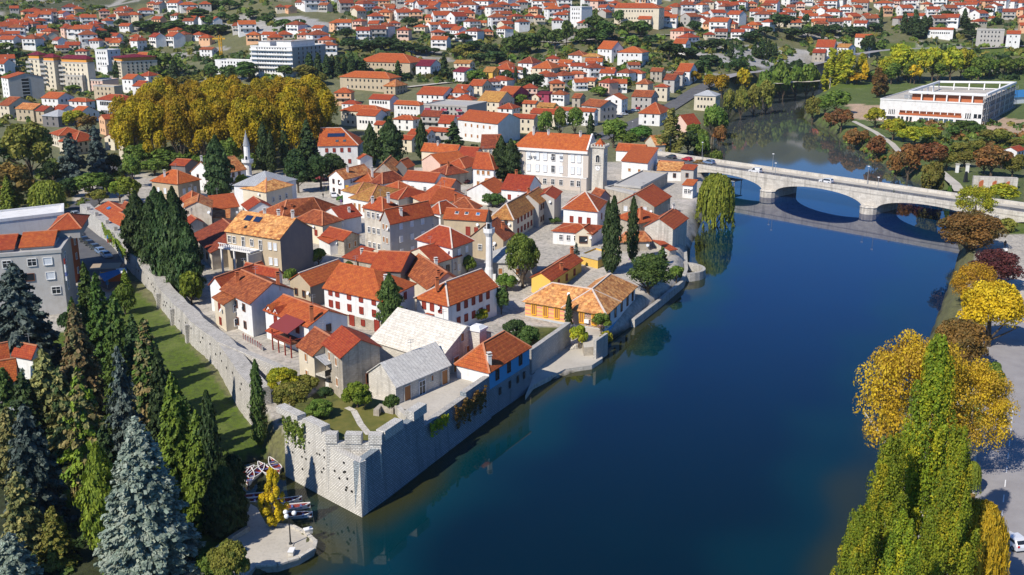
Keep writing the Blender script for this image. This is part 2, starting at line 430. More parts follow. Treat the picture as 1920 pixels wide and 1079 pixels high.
# ---------------------------------------------------------------- the ground, one sheet out to the mountains
GRASS = (.09, .135, .013); DRY = (.15, .125, .05); SCRUB = (.15, .15, .06); FOREST = (.085, .095, .04); PAVE = (.47, .43, .365); ROCK = (.40, .385, .36); SOIL = (.22, .16, .10); BED = (.05, .05, .03); TOWNMID = (.16, .165, .075); SANDY = (.48, .34, .22); LAWN = (.105, .12, .025)
ys = np.concatenate([58 * 1.0085 ** np.arange(0, 320), np.linspace(890, 1600, 70), np.linspace(1620, 2300, 36)])
us = np.linspace(-.66, .66, 300)
YY, UU = np.meshgrid(ys, us, indexing='ij'); XX = UU * YY
d_r = sdf(XX.ravel(), YY.ravel()).reshape(XX.shape)
ZZ = zt(XX.ravel(), YY.ravel()).reshape(XX.shape)
col = np.empty(XX.shape + (3,)); col[:] = SCRUB
px, py = projn(XX, YY, ZZ)
def paint(poly, c):
 m = inpoly(px.ravel(), py.ravel(), poly).reshape(px.shape) & (YY > 50); col[m] = c
m = (YY > 1050); col[m] = FOREST
paint([(-200, 40), (150, 18), (420, 0), (420, -400), (-200, -400)], FOREST)
paint([(-100, 330), (1300, 330), (1340, 250), (1240, 150), (900, 130), (560, 110), (-100, 110)], TOWNMID)
paint([(640, 110), (1280, 105), (1280, -10), (640, -10)], SCRUB)
paint([(1270, 90), (1430, 85), (1560, 100), (1600, 120), (1500, 135), (1350, 118)], ROCK)
paint([(470, 40), (560, 30), (640, 50), (560, 85), (480, 80)], ROCK)
paint([(300, 48), (420, 40), (470, 62), (400, 75), (320, 70)], SCRUB)
paint([(1040, 55), (1160, 45), (1240, 60), (1160, 85), (1060, 80)], DRY)
paint([(120, 330), (1330, 300), (1330, 400), (1300, 540), (1190, 620), (1000, 740), (925, 790), (690, 900), (520, 800), (470, 735), (400, 640), (300, 550), (230, 480), (150, 400)], PAVE)
paint([(150, 395), (120, 440), (200, 560), (40, 640), (-100, 640), (-100, 1300), (470, 1085), (440, 860), (520, 880), (478, 805), (440, 760), (355, 645), (295, 580), (240, 530)], GRASS)
paint([(120, 395), (150, 395), (240, 535), (200, 560), (60, 640), (40, 600), (130, 560), (130, 450)], PAVE)
paint([(80, 575), (190, 590), (150, 620), (60, 625)], PAVE)
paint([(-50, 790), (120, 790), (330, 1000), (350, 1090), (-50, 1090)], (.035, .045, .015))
paint([(520, 790), (560, 745), (640, 735), (760, 770), (770, 800), (720, 812), (640, 815), (580, 800)], LAWN)
paint([(600, 700), (660, 700), (690, 740), (640, 770), (590, 760)], LAWN)
paint([(975, 612), (1050, 615), (1000, 680), (960, 650)], LAWN)
paint([(1840, 420), (2300, 420), (2300, 1300), (1560, 1300), (1690, 900), (1790, 640)], PAVE)
paint([(1840, 422), (1930, 415), (1930, 440), (1850, 436)], GRASS)
paint([(1500, 160), (1950, 140), (1950, 290), (1800, 300), (1720, 350), (1600, 270), (1500, 210)], (.10, .14, .03))
paint([(1290, 480), (1330, 398), (1350, 402), (1312, 450)], SANDY)
paint([(1590, 195), (1680, 200), (1920, 225), (1950, 215), (1950, 255), (1860, 245), (1700, 232), (1590, 222)], SANDY)
paint([(1420, 150), (1640, 152), (1640, 164), (1500, 172), (1450, 178)], GRASS)
paint([(1700, 330), (1920, 300), (1920, 420), (1790, 400)], (.09, .12, .03))
paint([(1500, 82), (1950, 78), (1950, 105), (1560, 100)], GRASS)
paint([(1060, 60), (1280, 20), (1280, 45), (1180, 75)], DRY)
hp_ = np.sin(XX * .05 + YY * .03) * np.sin(XX * .021 - YY * .047) + .45 * np.sin(XX * .13 + YY * .11) * np.sin(XX * .09 - YY * .15)
col[(YY > 610) & (YY < 1300) & (hp_ > .62) & (ZZ > 12)] = (.34, .32, .28)
col = np.where(d_r[..., None] < .4, np.array(BED), col)
gv = np.stack([XX, YY, ZZ], -1).reshape(-1, 3)
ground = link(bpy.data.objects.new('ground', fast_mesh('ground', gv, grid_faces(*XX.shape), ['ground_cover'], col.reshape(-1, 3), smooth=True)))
struct(ground)
# ---------------------------------------------------------------- the air, pale over the distance
hm = MB(); hm.hull([(-1560, -40, -5), (1560, -40, -5), (1560, 2340, -5), (-1560, 2340, -5)], [(-1560, -40, 330), (1560, -40, 330), (1560, 2340, 330), (-1560, 2340, 330)], 'haze_air')
struct(hm.build('haze'), 'stuff')
# ---------------------------------------------------------------- the river
wy = np.concatenate([np.linspace(58, 360, 190), np.linspace(363, 800, 140)]); wx_ = np.linspace(-60, 330, 250)
WY, WX = np.meshgrid(wy, wx_, indexing='ij')
dw = sdf(WX.ravel(), WY.ravel()).reshape(WX.shape)
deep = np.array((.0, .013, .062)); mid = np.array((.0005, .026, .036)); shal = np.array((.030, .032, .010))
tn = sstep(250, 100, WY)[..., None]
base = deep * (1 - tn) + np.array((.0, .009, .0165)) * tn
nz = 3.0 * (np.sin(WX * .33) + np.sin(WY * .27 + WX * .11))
kk = sstep(328, 368, WY)[..., None]; base = base * (1 - kk) + np.array((.05, .06, .064)) * kk  # upstream base greyed: reflection of hills and sky put into the colour
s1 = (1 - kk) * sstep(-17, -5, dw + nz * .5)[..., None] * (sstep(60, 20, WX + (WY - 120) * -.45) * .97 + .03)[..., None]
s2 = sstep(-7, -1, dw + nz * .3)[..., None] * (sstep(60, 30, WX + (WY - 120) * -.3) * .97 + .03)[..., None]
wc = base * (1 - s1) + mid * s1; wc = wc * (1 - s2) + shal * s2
fc = grid_faces(*WX.shape); keep = (dw.ravel()[fc] < 5).any(1); fc = fc[keep]
used = np.unique(fc); remap = np.zeros(WX.size, int); remap[used] = np.arange(len(used))
wvv = np.stack([WX, WY, np.zeros_like(WX)], -1).reshape(-1, 3)[used]
river = link(bpy.data.objects.new('river_water', fast_mesh('river_water', wvv, remap[fc], ['river_water'], wc.reshape(-1, 3)[used], smooth=True)))
struct(river)
# ---------------------------------------------------------------- roads and paths as thin sheets over the ground
def sheet(name, poly, mat, z=None, lift=.012, thick=0):
 m = MB(); pts = [P(*q, z) if z is not None else G(*q) for q in poly]
 pts = [Vector((p.x, p.y, p.z + lift)) for p in pts]
 m.face(pts, mat)
 if m.v and Vector(pts[1] - pts[0]).cross(pts[2] - pts[1]).z < 0: m = MB(); m.face(pts[::-1], mat)
 o = m.build(name); return struct(o)
def ribbon(name, pts_px, w, mat, lift=.15, n=24, z=None):
 """a road that follows the ground along picture points"""
 pts = [P(*q, z) if z is not None else G(*q) for q in pts_px]; out = []
 for i in range(len(pts) - 1):
  for k in range(n): out.append(pts[i].lerp(pts[i + 1], k / n))
 out.append(pts[-1]); m = MB(); L = []
 for i, p in enumerate(out):
  d = out[min(i + 1, len(out) - 1)] - out[max(i - 1, 0)]; d.z = 0; d.normalize(); nn = Vector((-d.y, d.x, 0)) * w / 2
  a, b = p + nn, p - nn
  zz = max(float(zbase(a.x, a.y)), float(zbase(b.x, b.y)), float(zbase(p.x, p.y))) + lift
  L.append(((a.x, a.y, zz), (b.x, b.y, zz)))
 for (a, b), (c, d) in zip(L, L[1:]): m.face([b, d, c, a], mat)
 return struct(m.build(name))
sheet('road', [(1845, 575), (1960, 560), (2300, 620), (2300, 1300), (1835, 1300), (1822, 1080), (1826, 860), (1838, 700)], 'asphalt', 4.0)
m = MB()
for i in range(12):
 q0, q1 = P(1878, 972, 4.03), P(1891, 848, 4.03); q = q0.lerp(q1, (i - 3) * .22); e = (q1 - q0).normalized() * 2.2; s_ = Vector((.07, 0, 0))
 m.face([q - s_, q + s_, q + e + s_, q + e - s_], 'white_paint')
struct(m.build('road_marking'))
m = MB()       # kerb between the road and the planted bank
a, b = P(1832, 1090, 4.0), P(1858, 640, 4.0)
kb = [P(1820, 1200, 4), P(1823, 1000, 4), P(1828, 860, 4), P(1840, 700, 4), P(1848, 600, 4), P(1852, 560, 4)]
for p, q in zip(kb, kb[1:]): m.bar((p.x, p.y, 4.02), (q.x, q.y, 4.02), .35, 'pale_stone', .24)
struct(m.build('kerb'))
sheet('street', [(110, 400), (150, 392), (185, 425), (212, 460), (236, 500), (238, 520), (205, 545), (150, 520), (135, 450)], 'dark_asphalt', 4.0)
ribbon('street', [(1120, 262), (1190, 232), (1260, 200), (1310, 168), (1350, 150)], 9, 'dark_asphalt')
ribbon('street', [(1350, 150), (1410, 140), (1480, 128), (1560, 112), (1640, 98), (1760, 92), (1925, 88)], 8, 'asphalt')
ribbon('path', [(1450, 160), (1490, 155), (1560, 151), (1600, 148)], 5, 'paving')
ribbon('path', [(1600, 228), (1640, 248), (1672, 270), (1690, 290)], 2.6, 'paving')
ribbon('path', [(1762, 322), (1790, 345), (1800, 360)], 3.4, 'paving', z=4.0)
ribbon('street', [(640, 145), (760, 165), (900, 150), (1000, 128)], 5, 'paving')
ribbon('street', [(1280, 66), (1150, 74), (1050, 82), (960, 70)], 5, 'paving')
ribbon('street', [(205, 300), (230, 335), (190, 360), (150, 392)], 7, 'dark_asphalt')
# ---------------------------------------------------------------- masonry: town wall, bastion, quay, bridge
def wall_run(m, pts, zb, thick, mat, batter=.35, side=1, capmat=None):
 """a stone wall along outer top points (x, y, ztop); zb gives the foot; side: which way the thickness goes"""
 n = len(pts); nor = []
 for i in range(n):
  d = Vector(pts[min(i + 1, n - 1)]) - Vector(pts[max(i - 1, 0)]); d.z = 0; d.normalize()
  nor.append(Vector((-d.y, d.x, 0)) * side)
 rings = []
 for i, p in enumerate(pts):
  p = Vector(p); f = zb[i] if isinstance(zb, (list, tuple)) else zb; nn = nor[i]
  o = p - nn * batter; o.z = f; q = p + nn * thick; r = q.copy(); r.z = f
  rings.append([o, p, q, r])
 for a, b in zip(rings, rings[1:]):
  for k in range(3):
   fc = [a[k], b[k], b[k + 1], a[k + 1]]
   m.face(fc if side < 0 else fc[::-1], (capmat or mat) if k == 1 else mat)
 m.face(rings[0] if side > 0 else rings[0][::-1], mat); m.face(rings[-1][::-1] if side > 0 else rings[-1], mat)
def subdiv(pts, step=4.0):
 out = []
 for a, b in zip(pts, pts[1:]):
  a = Vector(a); b = Vector(b); k = max(1, int((b - a).length / step))
  for i in range(k): out.append(a.lerp(b, i / k))
 out.append(Vector(pts[-1])); return out
rw = random.Random(3)
wpts = subdiv(WALL_LINE, 3.5)
wpts = [Vector((p.x + rw.uniform(-.12, .12), p.y + rw.uniform(-.12, .12), p.z + rw.uniform(-.15, .15))) for p in wpts]
m = MB(); wall_run(m, wpts, -0.5, 2.6, 'wall_stone', .7, 1)
for i in range(8, len(wpts) - 2):                       # small dark holes left in the masonry
 p, q = wpts[i], wpts[i + 1]; d = (q - p).normalized(); nn = Vector((d.y, -d.x, 0))
 for z_ in (1.1, 2.0):
  if rw.random() < .75:
   c = p.lerp(q, rw.random()); z = c.z - z_ - rw.random() * .4; off = .7 * (c.z - z) / (c.z + .5) + .03
   c = Vector((c.x, c.y, z)) + nn * off; m.box(c, (.28, .12, .34), 'rubber', math.atan2(d.y, d.x))
town_wall = m.build('town_wall'); tag(town_wall, 'long pale stone town wall curving beside the grass and the parked cars', 'wall')
for i, p in enumerate(wpts[2:14]):
 if i % 2 == 0:
  m = MB(); d = wpts[i + 3] - p; m.box((p.x + .6, p.y + .3, p.z + .45), (1.7, .8, 1.0), 'wall_stone', math.atan2(d.y, d.x)); m.build('merlon', town_wall)
for i in (22, 25, 28):
 if i < len(wpts) - 1:
  m = MB(); p, q = wpts[i], wpts[i + 1]; d = (q - p).normalized(); nn = Vector((d.y, -d.x, 0)); c = p + nn * .55
  m.box((c.x, c.y, 2.9), (.8, .7, 6.6), 'wall_stone', math.atan2(d.y, d.x)); m.build('buttress', town_wall)
iw = subdiv([P(404, 640, 7.2), P(430, 650, 7.2), P(462, 664, 7.2), P(490, 676, 7.2), P(518, 688, 7.2), P(545, 700, 7.2)], 3)
m = MB(); wall_run(m, iw, 1.0, 1.2, 'wall_stone', .2, 1)
tag(m.build('inner_wall'), 'inner stone wall branching off the town wall towards the ivy', 'wall')
# the bastion at the river corner
L0 = P(533, 777, 9.0); K = P(678, 868, 7.3); KB = P(679, 967, 0.0)
BB = P(917, 697, 7.7)                                   # corner of the blue-shaded house over the river
K = Vector((KB.x, KB.y, 7.3));
ux = (BB - K); ux.z = 0; RL = ux.length; ux.normalize()   # along the river wall
vx = (L0 - K); vx.z = 0; VL = vx.length; vx.normalize()   # along the left face
bast = thing('stone_bastion', 'pale stone corner bastion with square merlons rising from the water', 'bastion', (K.x, K.y, 0))
def kp(a, b, z): q = K + ux * a + vx * b; return Vector((q.x, q.y, z))
WTOP = 9.0
fr = [0, .55, .75, 1]
uN = 15.5                                               # upper wall joins the river wall here
m = MB()
def NL(): n = Vector((vx.y, -vx.x, 0)); return -n if n.dot(ux) > 0 else n
def NR(): n = Vector((ux.y, -ux.x, 0)); return -n if n.dot(vx) > 0 else n
# left face (battered), prow part low, then high
def lface(b0, b1, z0, z1, th, mm, mat):
 n = Vector((vx.y, -vx.x, 0))
 if n.dot(ux) > 0: n = -n                            # outward of the left face
 o0, o1 = kp(0, b0, 0), kp(0, b1, 0)
 A0 = o0 + n * .5 + (NR() * .45 if b0 < .1 else Vector()); A1 = o1 + n * .5; A0.z = A1.z = -1
 T0 = Vector((o0.x, o0.y, z0)); T1 = Vector((o1.x, o1.y, z1)); I0 = T0 - n * th; I1 = T1 - n * th
 B0 = Vector((I0.x, I0.y, -1)); B1 = Vector((I1.x, I1.y, -1))
 mm.hull([A0, A1, B1, B0][::-1], [T0, T1, I1, I0][::-1], mat)
def rface(a0, a1, z0, z1, th, mm, mat):
 n = Vector((ux.y, -ux.x, 0))
 if n.dot(vx) > 0: n = -n
 o0, o1 = kp(a0, 0, 0), kp(a1, 0, 0)
 A0 = o0 + n * .45 + (NL() * .5 if a0 < .1 else Vector()); A1 = o1 + n * .45; A0.z = A1.z = -1
 T0 = Vector((o0.x, o0.y, z0)); T1 = Vector((o1.x, o1.y, z1)); I0 = T0 - n * th; I1 = T1 - n * th
 B0 = Vector((I0.x, I0.y, -1)); B1 = Vector((I1.x, I1.y, -1))
 mm.hull([A0, A1, B1, B0], [T0, T1, I1, I0], mat)
bL = VL * .42; aR = 5.0                                 # where the high walls start on either side of the prow
lface(0, bL, 7.3, 7.5, 1.0, m, 'bastion_stone'); lface(bL, VL, WTOP, WTOP, 1.3, m, 'bastion_stone')
for i in range(26):
 b_ = rw.uniform(1.5, VL - 1); z = rw.uniform(2.2, 7.2); n = Vector((vx.y, -vx.x, 0)); n = -n if n.dot(ux) > 0 else n
 c = kp(0, b_, z) + n * (.5 * (1 - (z + 1) / 8.3) + .02); m.box(c, (.3, .16, .26), 'rubber', math.atan2(vx.y, vx.x))
m.build('left_face', bast)
m = MB(); rface(0, aR, 7.3, 7.4, 1.0, m, 'shade_tinted_stone'); rface(aR, uN, 8.2, 8.2, 1.1, m, 'shade_tinted_stone')
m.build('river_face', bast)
m = MB(); pl = [kp(.6, .6, 6.7), kp(aR + .5, .6, 6.7), kp(3.0, bL * .9, 6.7), kp(.6, bL + .5, 6.7)]
m.hull([Vector((p.x, p.y, 0)) for p in pl], pl, 'wall_stone'); m.build('prow_platform', bast)
m = MB(); M1 = kp(0.0, bL, WTOP); M2 = kp(aR, 0, WTOP)
d = (M2 - M1); dl = d.length; d.normalize(); rzm = math.atan2(d.y, d.x)
cc = (M1 + M2) / 2; m.box((cc.x, cc.y, 4.0), (dl, 1.1, 8.0), 'bastion_stone', rzm); m.build('cross_wall', bast)
for t_, w_ in ((.10, .21), (.5, .30), (.9, .24)):
 m = MB(); c = M1 + d * dl * t_; m.box((c.x, c.y, 8.64), (dl * w_, 1.3, 1.3), 'bastion_stone', rzm); m.build('merlon', bast)
for a_, w_ in ((aR + 2.6, 4.4), (aR + 9.2, 3.4)):
 m = MB(); c = kp(a_, .5, 8.75); m.box(c, (w_, 1.35, 1.3), 'bastion_stone', math.atan2(ux.y, ux.x)); m.build('merlon', bast)
for b_, w_ in ((bL + 2.8, 4.2), (bL + 8.6, 5.0)):
 m = MB(); c = kp(.6, b_, 9.3); m.box(c, (w_, 1.4, .9), 'bastion_stone', math.atan2(vx.y, vx.x)); m.build('merlon', bast)
# garden inside the bastion and the terrace of the hall (filled ground behind walls)
gd = [kp(.9, bL, 7.25), kp(.9, VL - .3, 7.25), kp(14, VL - 1, 7.25), kp(uN + .5, 9, 7.25), kp(uN + .5, .9, 7.25), kp(aR, .9, 7.25)]
t = NT('garden_grass'); g_ = t.geo(); f_ = t.noise(.5, g_, 6, .7); t.done(t.ramp(f_, [(.3, (.085, .10, .02)), (.6, (.16, .145, .035)), (.8, (.25, .19, .08))]))
m = MB(); m.hull([Vector((p.x, p.y, 0)) for p in gd][::-1], gd[::-1], 'wall_stone', True, 'garden_grass')
struct(m.build('garden'))
m = MB(); pth = [P(692, 815, 7.3), P(676, 795, 7.3), P(663, 770, 7.3), P(650, 764, 7.3)]
for a, b in zip(pth, pth[1:]):
 n = (b - a).cross(Vector((0, 0, 1))).normalized() * .45; m.face([a - n, a + n, b + n, b - n], 'pale_stone')
struct(m.build('path'))
# low stone wall with rubble in the garden
m = MB(); wall_run(m, subdiv([P(700, 768, 8.2), P(712, 757, 8.2), P(742, 762, 8.2)], 2), 6, .8, 'house_stone', .1, -1); tag(m.build('garden_wall'), 'short rubble wall in the grassy bastion garden', 'wall')
m = MB(); wall_run(m, subdiv([P(745, 756, 8.4), P(770, 780, 8.6)], 2), 5, .7, 'pale_stone', .05, -1); tag(m.build('garden_wall'), 'low stone wall between bastion lawn and paved terrace', 'wall')
# river wall below the terrace, up to the blue-shaded house
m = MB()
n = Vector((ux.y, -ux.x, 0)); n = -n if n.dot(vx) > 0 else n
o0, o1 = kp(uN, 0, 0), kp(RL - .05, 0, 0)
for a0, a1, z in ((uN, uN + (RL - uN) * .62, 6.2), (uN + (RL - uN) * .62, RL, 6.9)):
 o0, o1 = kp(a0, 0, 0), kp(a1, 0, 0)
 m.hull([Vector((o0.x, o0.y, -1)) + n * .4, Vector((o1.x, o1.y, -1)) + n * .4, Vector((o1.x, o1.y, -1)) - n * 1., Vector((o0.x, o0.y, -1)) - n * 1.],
           [Vector((o0.x, o0.y, z)), Vector((o1.x, o1.y, z)), Vector((o1.x, o1.y, z)) - n * 1., Vector((o0.x, o0.y, z)) - n * 1.], 'shade_tinted_stone', True, 'wall_stone')
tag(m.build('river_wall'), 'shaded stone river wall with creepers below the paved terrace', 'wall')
TZ = 5.3
m = MB(); te = [kp(uN + .3, .9, TZ), kp(RL, .9, TZ), kp(RL + 3, 9, TZ), kp(RL - 2, 17, TZ), kp(uN - 1, 13, TZ)]
m.hull([Vector((p.x, p.y, 1)) for p in te][::-1], te[::-1], 'wall_stone', True, 'paving')
struct(m.build('terrace'))
# garden wall beyond the blue-shaded house, landing on the river and its quay
gw = subdiv([P(996, 657, 5.0), P(1010, 648, 5.0), P(1035, 630, 5.0), P(1058, 614, 5.0), P(1070, 605, 5.0)], 3)
m = MB(); wall_run(m, gw, -.5, .9, 'wall_stone', .15, 1); tag(m.build('garden_wall'), 'long weathered stone wall between the garden and the river landing', 'wall')
ld = [P(985, 742, .8), P(1000, 722, .8), P(1060, 692, .8), P(1110, 685, .8), P(1130, 672, .8), P(1122, 652, .8), P(1105, 640, .8), P(1068, 632, .8), P(1010, 680, .8)]
m = MB(); m.hull([Vector((p.x, p.y, -2)) for p in ld], ld, 'pale_stone', True, 'paving'); struct(m.build('river_landing'))
st = thing('stone_steps', 'stone steps leading up from the river landing to the striped house', 'steps', tuple(P(1085, 655, .8)))
m = MB()
for i in range(4):
 c = P(1078 + i * 3, 653 - i * 2.5, .9 + i * .22); m.box((c.x, c.y, .9 + i * .11), (2.2, .5, .25 + i * .22), 'pale_stone', .6)
m.build('step', st)
m = MB(); qp = [P(1095, 652, 2.4), P(1122, 650, 2.4), P(1132, 640, 2.4), P(1130, 618, 2.6), P(1100, 612, 2.6), P(1090, 630, 2.4)]
m.hull([Vector((p.x, p.y, 0)) for p in qp], qp, 'house_stone', True, 'paving'); struct(m.build('quay'))
m = MB(); wall_run(m, subdiv([P(1118, 640, 4.2), P(1140, 625, 4.2)], 2), -.5, .5, 'wall_stone', .05, 1); tag(m.build('quay_wall'), 'short plastered wall corner beside the landing at the striped house', 'wall')
# low wall by the right end of the old town
rb = subdiv([P(1190, 600, 1.6), P(1240, 562, 1.6), P(1282, 527, 1.6), P(1290, 505, 1.8), P(1288, 470, 2.0)], 4)
m = MB(); wall_run(m, rb, -2, .8, 'wall_stone', .2, 1); tag(m.build('river_wall'), 'low river wall below the round bushy tree and tall cypresses', 'wall')
bz = P(1278, 512, .6)
m = MB(); tw = [Vector((bz.x + 5.5 * math.cos(a), bz.y + 5.5 * math.sin(a), 1.9)) for a in np.linspace(-1.9, 1.4, 14)]
wall_run(m, tw, -2, .7, 'wall_stone', .15, 1); tag(m.build('river_wall'), 'curved whitish stone parapet jutting into the river', 'wall')
# low-left promenade landing with rubble edge, lamp
lp = [P(*q, .9) for q in [(395, 1090), (440, 1010), (462, 965), (470, 945), (482, 952), (500, 985), (548, 988), (575, 1002), (592, 1018), (588, 1030), (560, 1047), (520, 1060), (480, 1062), (440, 1100)]]
m = MB(); m.hull([Vector((p.x, p.y, -2)) for p in lp][::-1], lp[::-1], 'house_stone', True, 'paving'); struct(m.build('promenade'))
m = MB()
for a, b in zip(lp[5:12], lp[6:13]):
 k = max(1, int((b - a).length / .9))
 for i in range(k):
  c = a.lerp(b, (i + .5) / k); dd = b - a; m.box((c.x, c.y, 1.0), ((b - a).length / k * .93, .5, .24), 'pale_stone', math.atan2(dd.y, dd.x) + rw.uniform(-.05, .05))
struct(m.build('promenade_edge'))
for i, q in enumerate([(578, 1000), (547, 1040)]):
 m = MB(); c = P(*q, .9); m.box((c.x, c.y, 1.18), (.95, .6, .55), 'pale_stone', .5 + i); m.box((c.x, c.y, 1.5), (1.05, .68, .1), 'white_paint', .5 + i)
 tag(m.build('stone_block'), ['white stone block near the tip of the promenade', 'white stone block near the shaded edge of the promenade'][i], 'block')
# path with railing along the park edge
m = MB(); wl_ = subdiv([P(330, 1090, 1.6), P(380, 1045, 1.6), P(430, 1005, 1.6), P(462, 985, 1.6)], 4); wall_run(m, wl_, 0, .5, 'house_stone', 0, -1); tag(m.build('park_wall'), 'low dark stone wall along the park edge behind the promenade', 'wall')
# ---------------------------------------------------------------- the road bridge
A0 = P(1330, 311, 7.2); A1 = P(1920, 398, 7.2)
bu = A1 - A0; bu.z = 0; bu.normalize(); bn = Vector((-bu.y, bu.x, 0)); bn = bn if bn.y > 0 else -bn
BW = 12.5
def bp(t, s, z): q = A0 + bu * t + bn * s; return Vector((q.x, q.y, z))
bridge = thing('stone_bridge', 'pale stone road bridge with low arches crossing the river', 'bridge', tuple(bp(40, 6, 0)))
DZ = 6.25; T0, T1 = -34.0, 160.0
arches = [(-9.5, 21.5, 1.7, 5.15), (26.5, 57.0, 1.7, 5.15), (62.0, 94.0, 1.7, 5.15), (101.5, 110.5, 3.0, 4.6)]
def soffit(t):
 for a, b, zs, zc in arches:
  if a <= t <= b:
   x = (t - (a + b) / 2) / ((b - a) / 2); return zs + (zc - zs) * math.sqrt(max(0, 1 - x * x)) ** 1.0 if True else 0
 return None
ts = sorted(set([T0, T1] + list(np.arange(T0, T1, 3.0)) + [v for a in arches for v in np.concatenate([[a[0]], (a[0] + a[1]) / 2 - (a[1] - a[0]) / 2 * np.cos(np.linspace(0, math.pi, 25)), [a[1]]])]))
m = MB()
for a, b in zip(ts, ts[1:]):
 if b - a < 1e-6: continue
 mid_ = (a + b) / 2; inside = next((q for q in arches if q[0] <= mid_ <= q[1]), None)
 za = soffit(min(max(a, inside[0]), inside[1])) if inside else -2.5
 zb_ = soffit(min(max(b, inside[0]), inside[1])) if inside else -2.5
 m.face([bp(a, 0, za), bp(b, 0, zb_), bp(b, 0, DZ), bp(a, 0, DZ)], 'bridge_stone')
 m.face([bp(b, BW, zb_), bp(a, BW, za), bp(a, BW, DZ), bp(b, BW, DZ)], 'bridge_stone')
 if inside: m.face([bp(a, 0, za), bp(a, BW, za), bp(b, BW, zb_), bp(b, 0, zb_)], 'bridge_stone')
for a, b, zs, zc in arches:
 for t_ in (a, b):
  fc = [bp(t_, 0, -2.5), bp(t_, BW, -2.5), bp(t_, BW, zs), bp(t_, 0, zs)]
  m.face(fc if t_ == b else fc[::-1], 'bridge_stone')
m.build('arch_masonry', bridge)
m = MB(); m.face([bp(T0, 0, DZ), bp(T1, 0, DZ), bp(T1, BW, DZ), bp(T0, BW, DZ)], 'paving'); m.build('deck', bridge)
m = MB(); m.face([bp(T0, 2.3, DZ + .012), bp(T1, 2.3, DZ + .012), bp(T1, BW - 3.6, DZ + .012), bp(T0, BW - 3.6, DZ + .012)], 'dark_asphalt')
for t_ in np.arange(-10, 150, 7): m.face([bp(t_, 5.6, DZ + .024), bp(t_ + 3, 5.6, DZ + .024), bp(t_ + 3, 5.75, DZ + .024), bp(t_, 5.75, DZ + .024)], 'white_paint')
m.build('roadway', bridge)
for s0, w, zt_, t0 in ((-.12, .55, 7.15, -5.), (BW - .35, .75, 7.35, T0)):
 m = MB(); q = [(t0, s0), (T1, s0), (T1, s0 + w), (t0, s0 + w)]
 m.hull([bp(a, b, DZ - .35) for a, b in q], [bp(a, b, zt_) for a, b in q], 'bridge_stone'); m.build('parapet', bridge)
m = MB(); q = [(-30, BW - 3.6), (T1, BW - 3.6), (T1, BW - .36), (-30, BW - .36)]
m.hull([bp(a, b, DZ - .1) for a, b in q], [bp(a, b, DZ + .16) for a, b in q], 'paving'); m.build('sidewalk', bridge)
for t_ in (24.0, 59.5):
 m = MB(); ring = [(-2.6, -.02), (-2.2, -1.5), (-.9, -2.6), (.9, -2.6), (2.2, -1.5), (2.6, -.02)]
 lo = [bp(t_ + a, b, -2.5) for a, b in ring]; hi = [bp(t_ + a * .97, b * .95, 2.0) for a, b in ring]
 m.hull(lo, hi, 'bridge_stone'); m.hull([bp(t_ + a * 1.04, b * 1.04, 2.0) for a, b in ring], [bp(t_ + a * .8, b * .75, 2.5) for a, b in ring], 'bridge_stone'); m.build('pier', bridge)
m = MB()
for t_ in np.arange(-4, 100, 2.6):
 m.bar(bp(t_, .8, 7.15), bp(t_, .8, 7.7), .07, 'grey_metal')
m.bar(bp(-6, .8, 7.7), bp(100, .8, 7.7), .06, 'grey_metal'); m.build('handrail', bridge)
# ---------------------------------------------------------------- houses
_WM = {}
def win_mesh(kind, w, h, style):
 """window pane or frame, centred on the origin, facing -Y, shared between windows of one size"""
 key = (kind, round(w, 2), round(h, 2), style)
 if key in _WM: return _WM[key]
 m = MB(); x, z = w / 2, h / 2
 pane = {'glass': 'window_glass', 'shut': 'shutter_red', 'wood': 'shutter_wood', 'blind': 'blind_white', 'yellow': 'shutter_wood', 'dark': 'window_glass', 'arch': 'window_glass', 'open': 'window_glass'}[style]
 fr = {'glass': 'white_paint', 'shut': 'shutter_red', 'wood': 'frame_stone', 'blind': 'white_paint', 'yellow': 'frame_yellow', 'dark': 'wood_brown', 'arch': 'frame_stone', 'open': 'white_paint'}[style]
 if kind == 'pane':
  m.box((0, .0, 0), (w, .08, h), pane)
  if style == 'yellow': m.box((0, -.05, 0), (.07, .05, h), 'frame_yellow')
  if style == 'open':
   for sx in (-1, 1): m.box((sx * (x + w * .26), -.05, 0), (w * .46, .05, h), 'shutter_red')
 else:
  t = .1 if style != 'yellow' else .16
  for sx in (-1, 1): m.box((sx * (x + t / 2 - .01), -.05, 0), (t, .14, h + 2 * t), fr)
  m.box((0, -.05, z + t / 2 - .01), (w - .02, .14, t), fr); m.box((0, -.08, -z - t / 2 + .01), (w - .02, .22, t), fr)
  if style in ('glass', 'arch', 'open'):
   m.box((0, -.05, 0), (.07, .05, h - .02), fr); m.box((0, -.052, h * .12), (w - .02, .045, .06), fr)
  if style == 'shut':
   m.box((0, -.05, 0), (.05, .04, h - .02), 'wood_brown')
 _WM[key] = m.mesh(kind); return _WM[key]
def add_window(root, c, nrm, w, h, style, frame=True, name='window'):
 o = link(bpy.data.objects.new(name, win_mesh('pane', w, h, style)))
 o.parent = root; W = parent_world(root); o.location = (c[0] - W[0], c[1] - W[1], c[2] - W[2])
 o.rotation_euler = (0, 0, math.atan2(nrm[1], nrm[0]) + math.pi / 2)
 if frame:
  f = link(bpy.data.objects.new('frame', win_mesh('frame', w, h, style))); f.parent = o
 return o
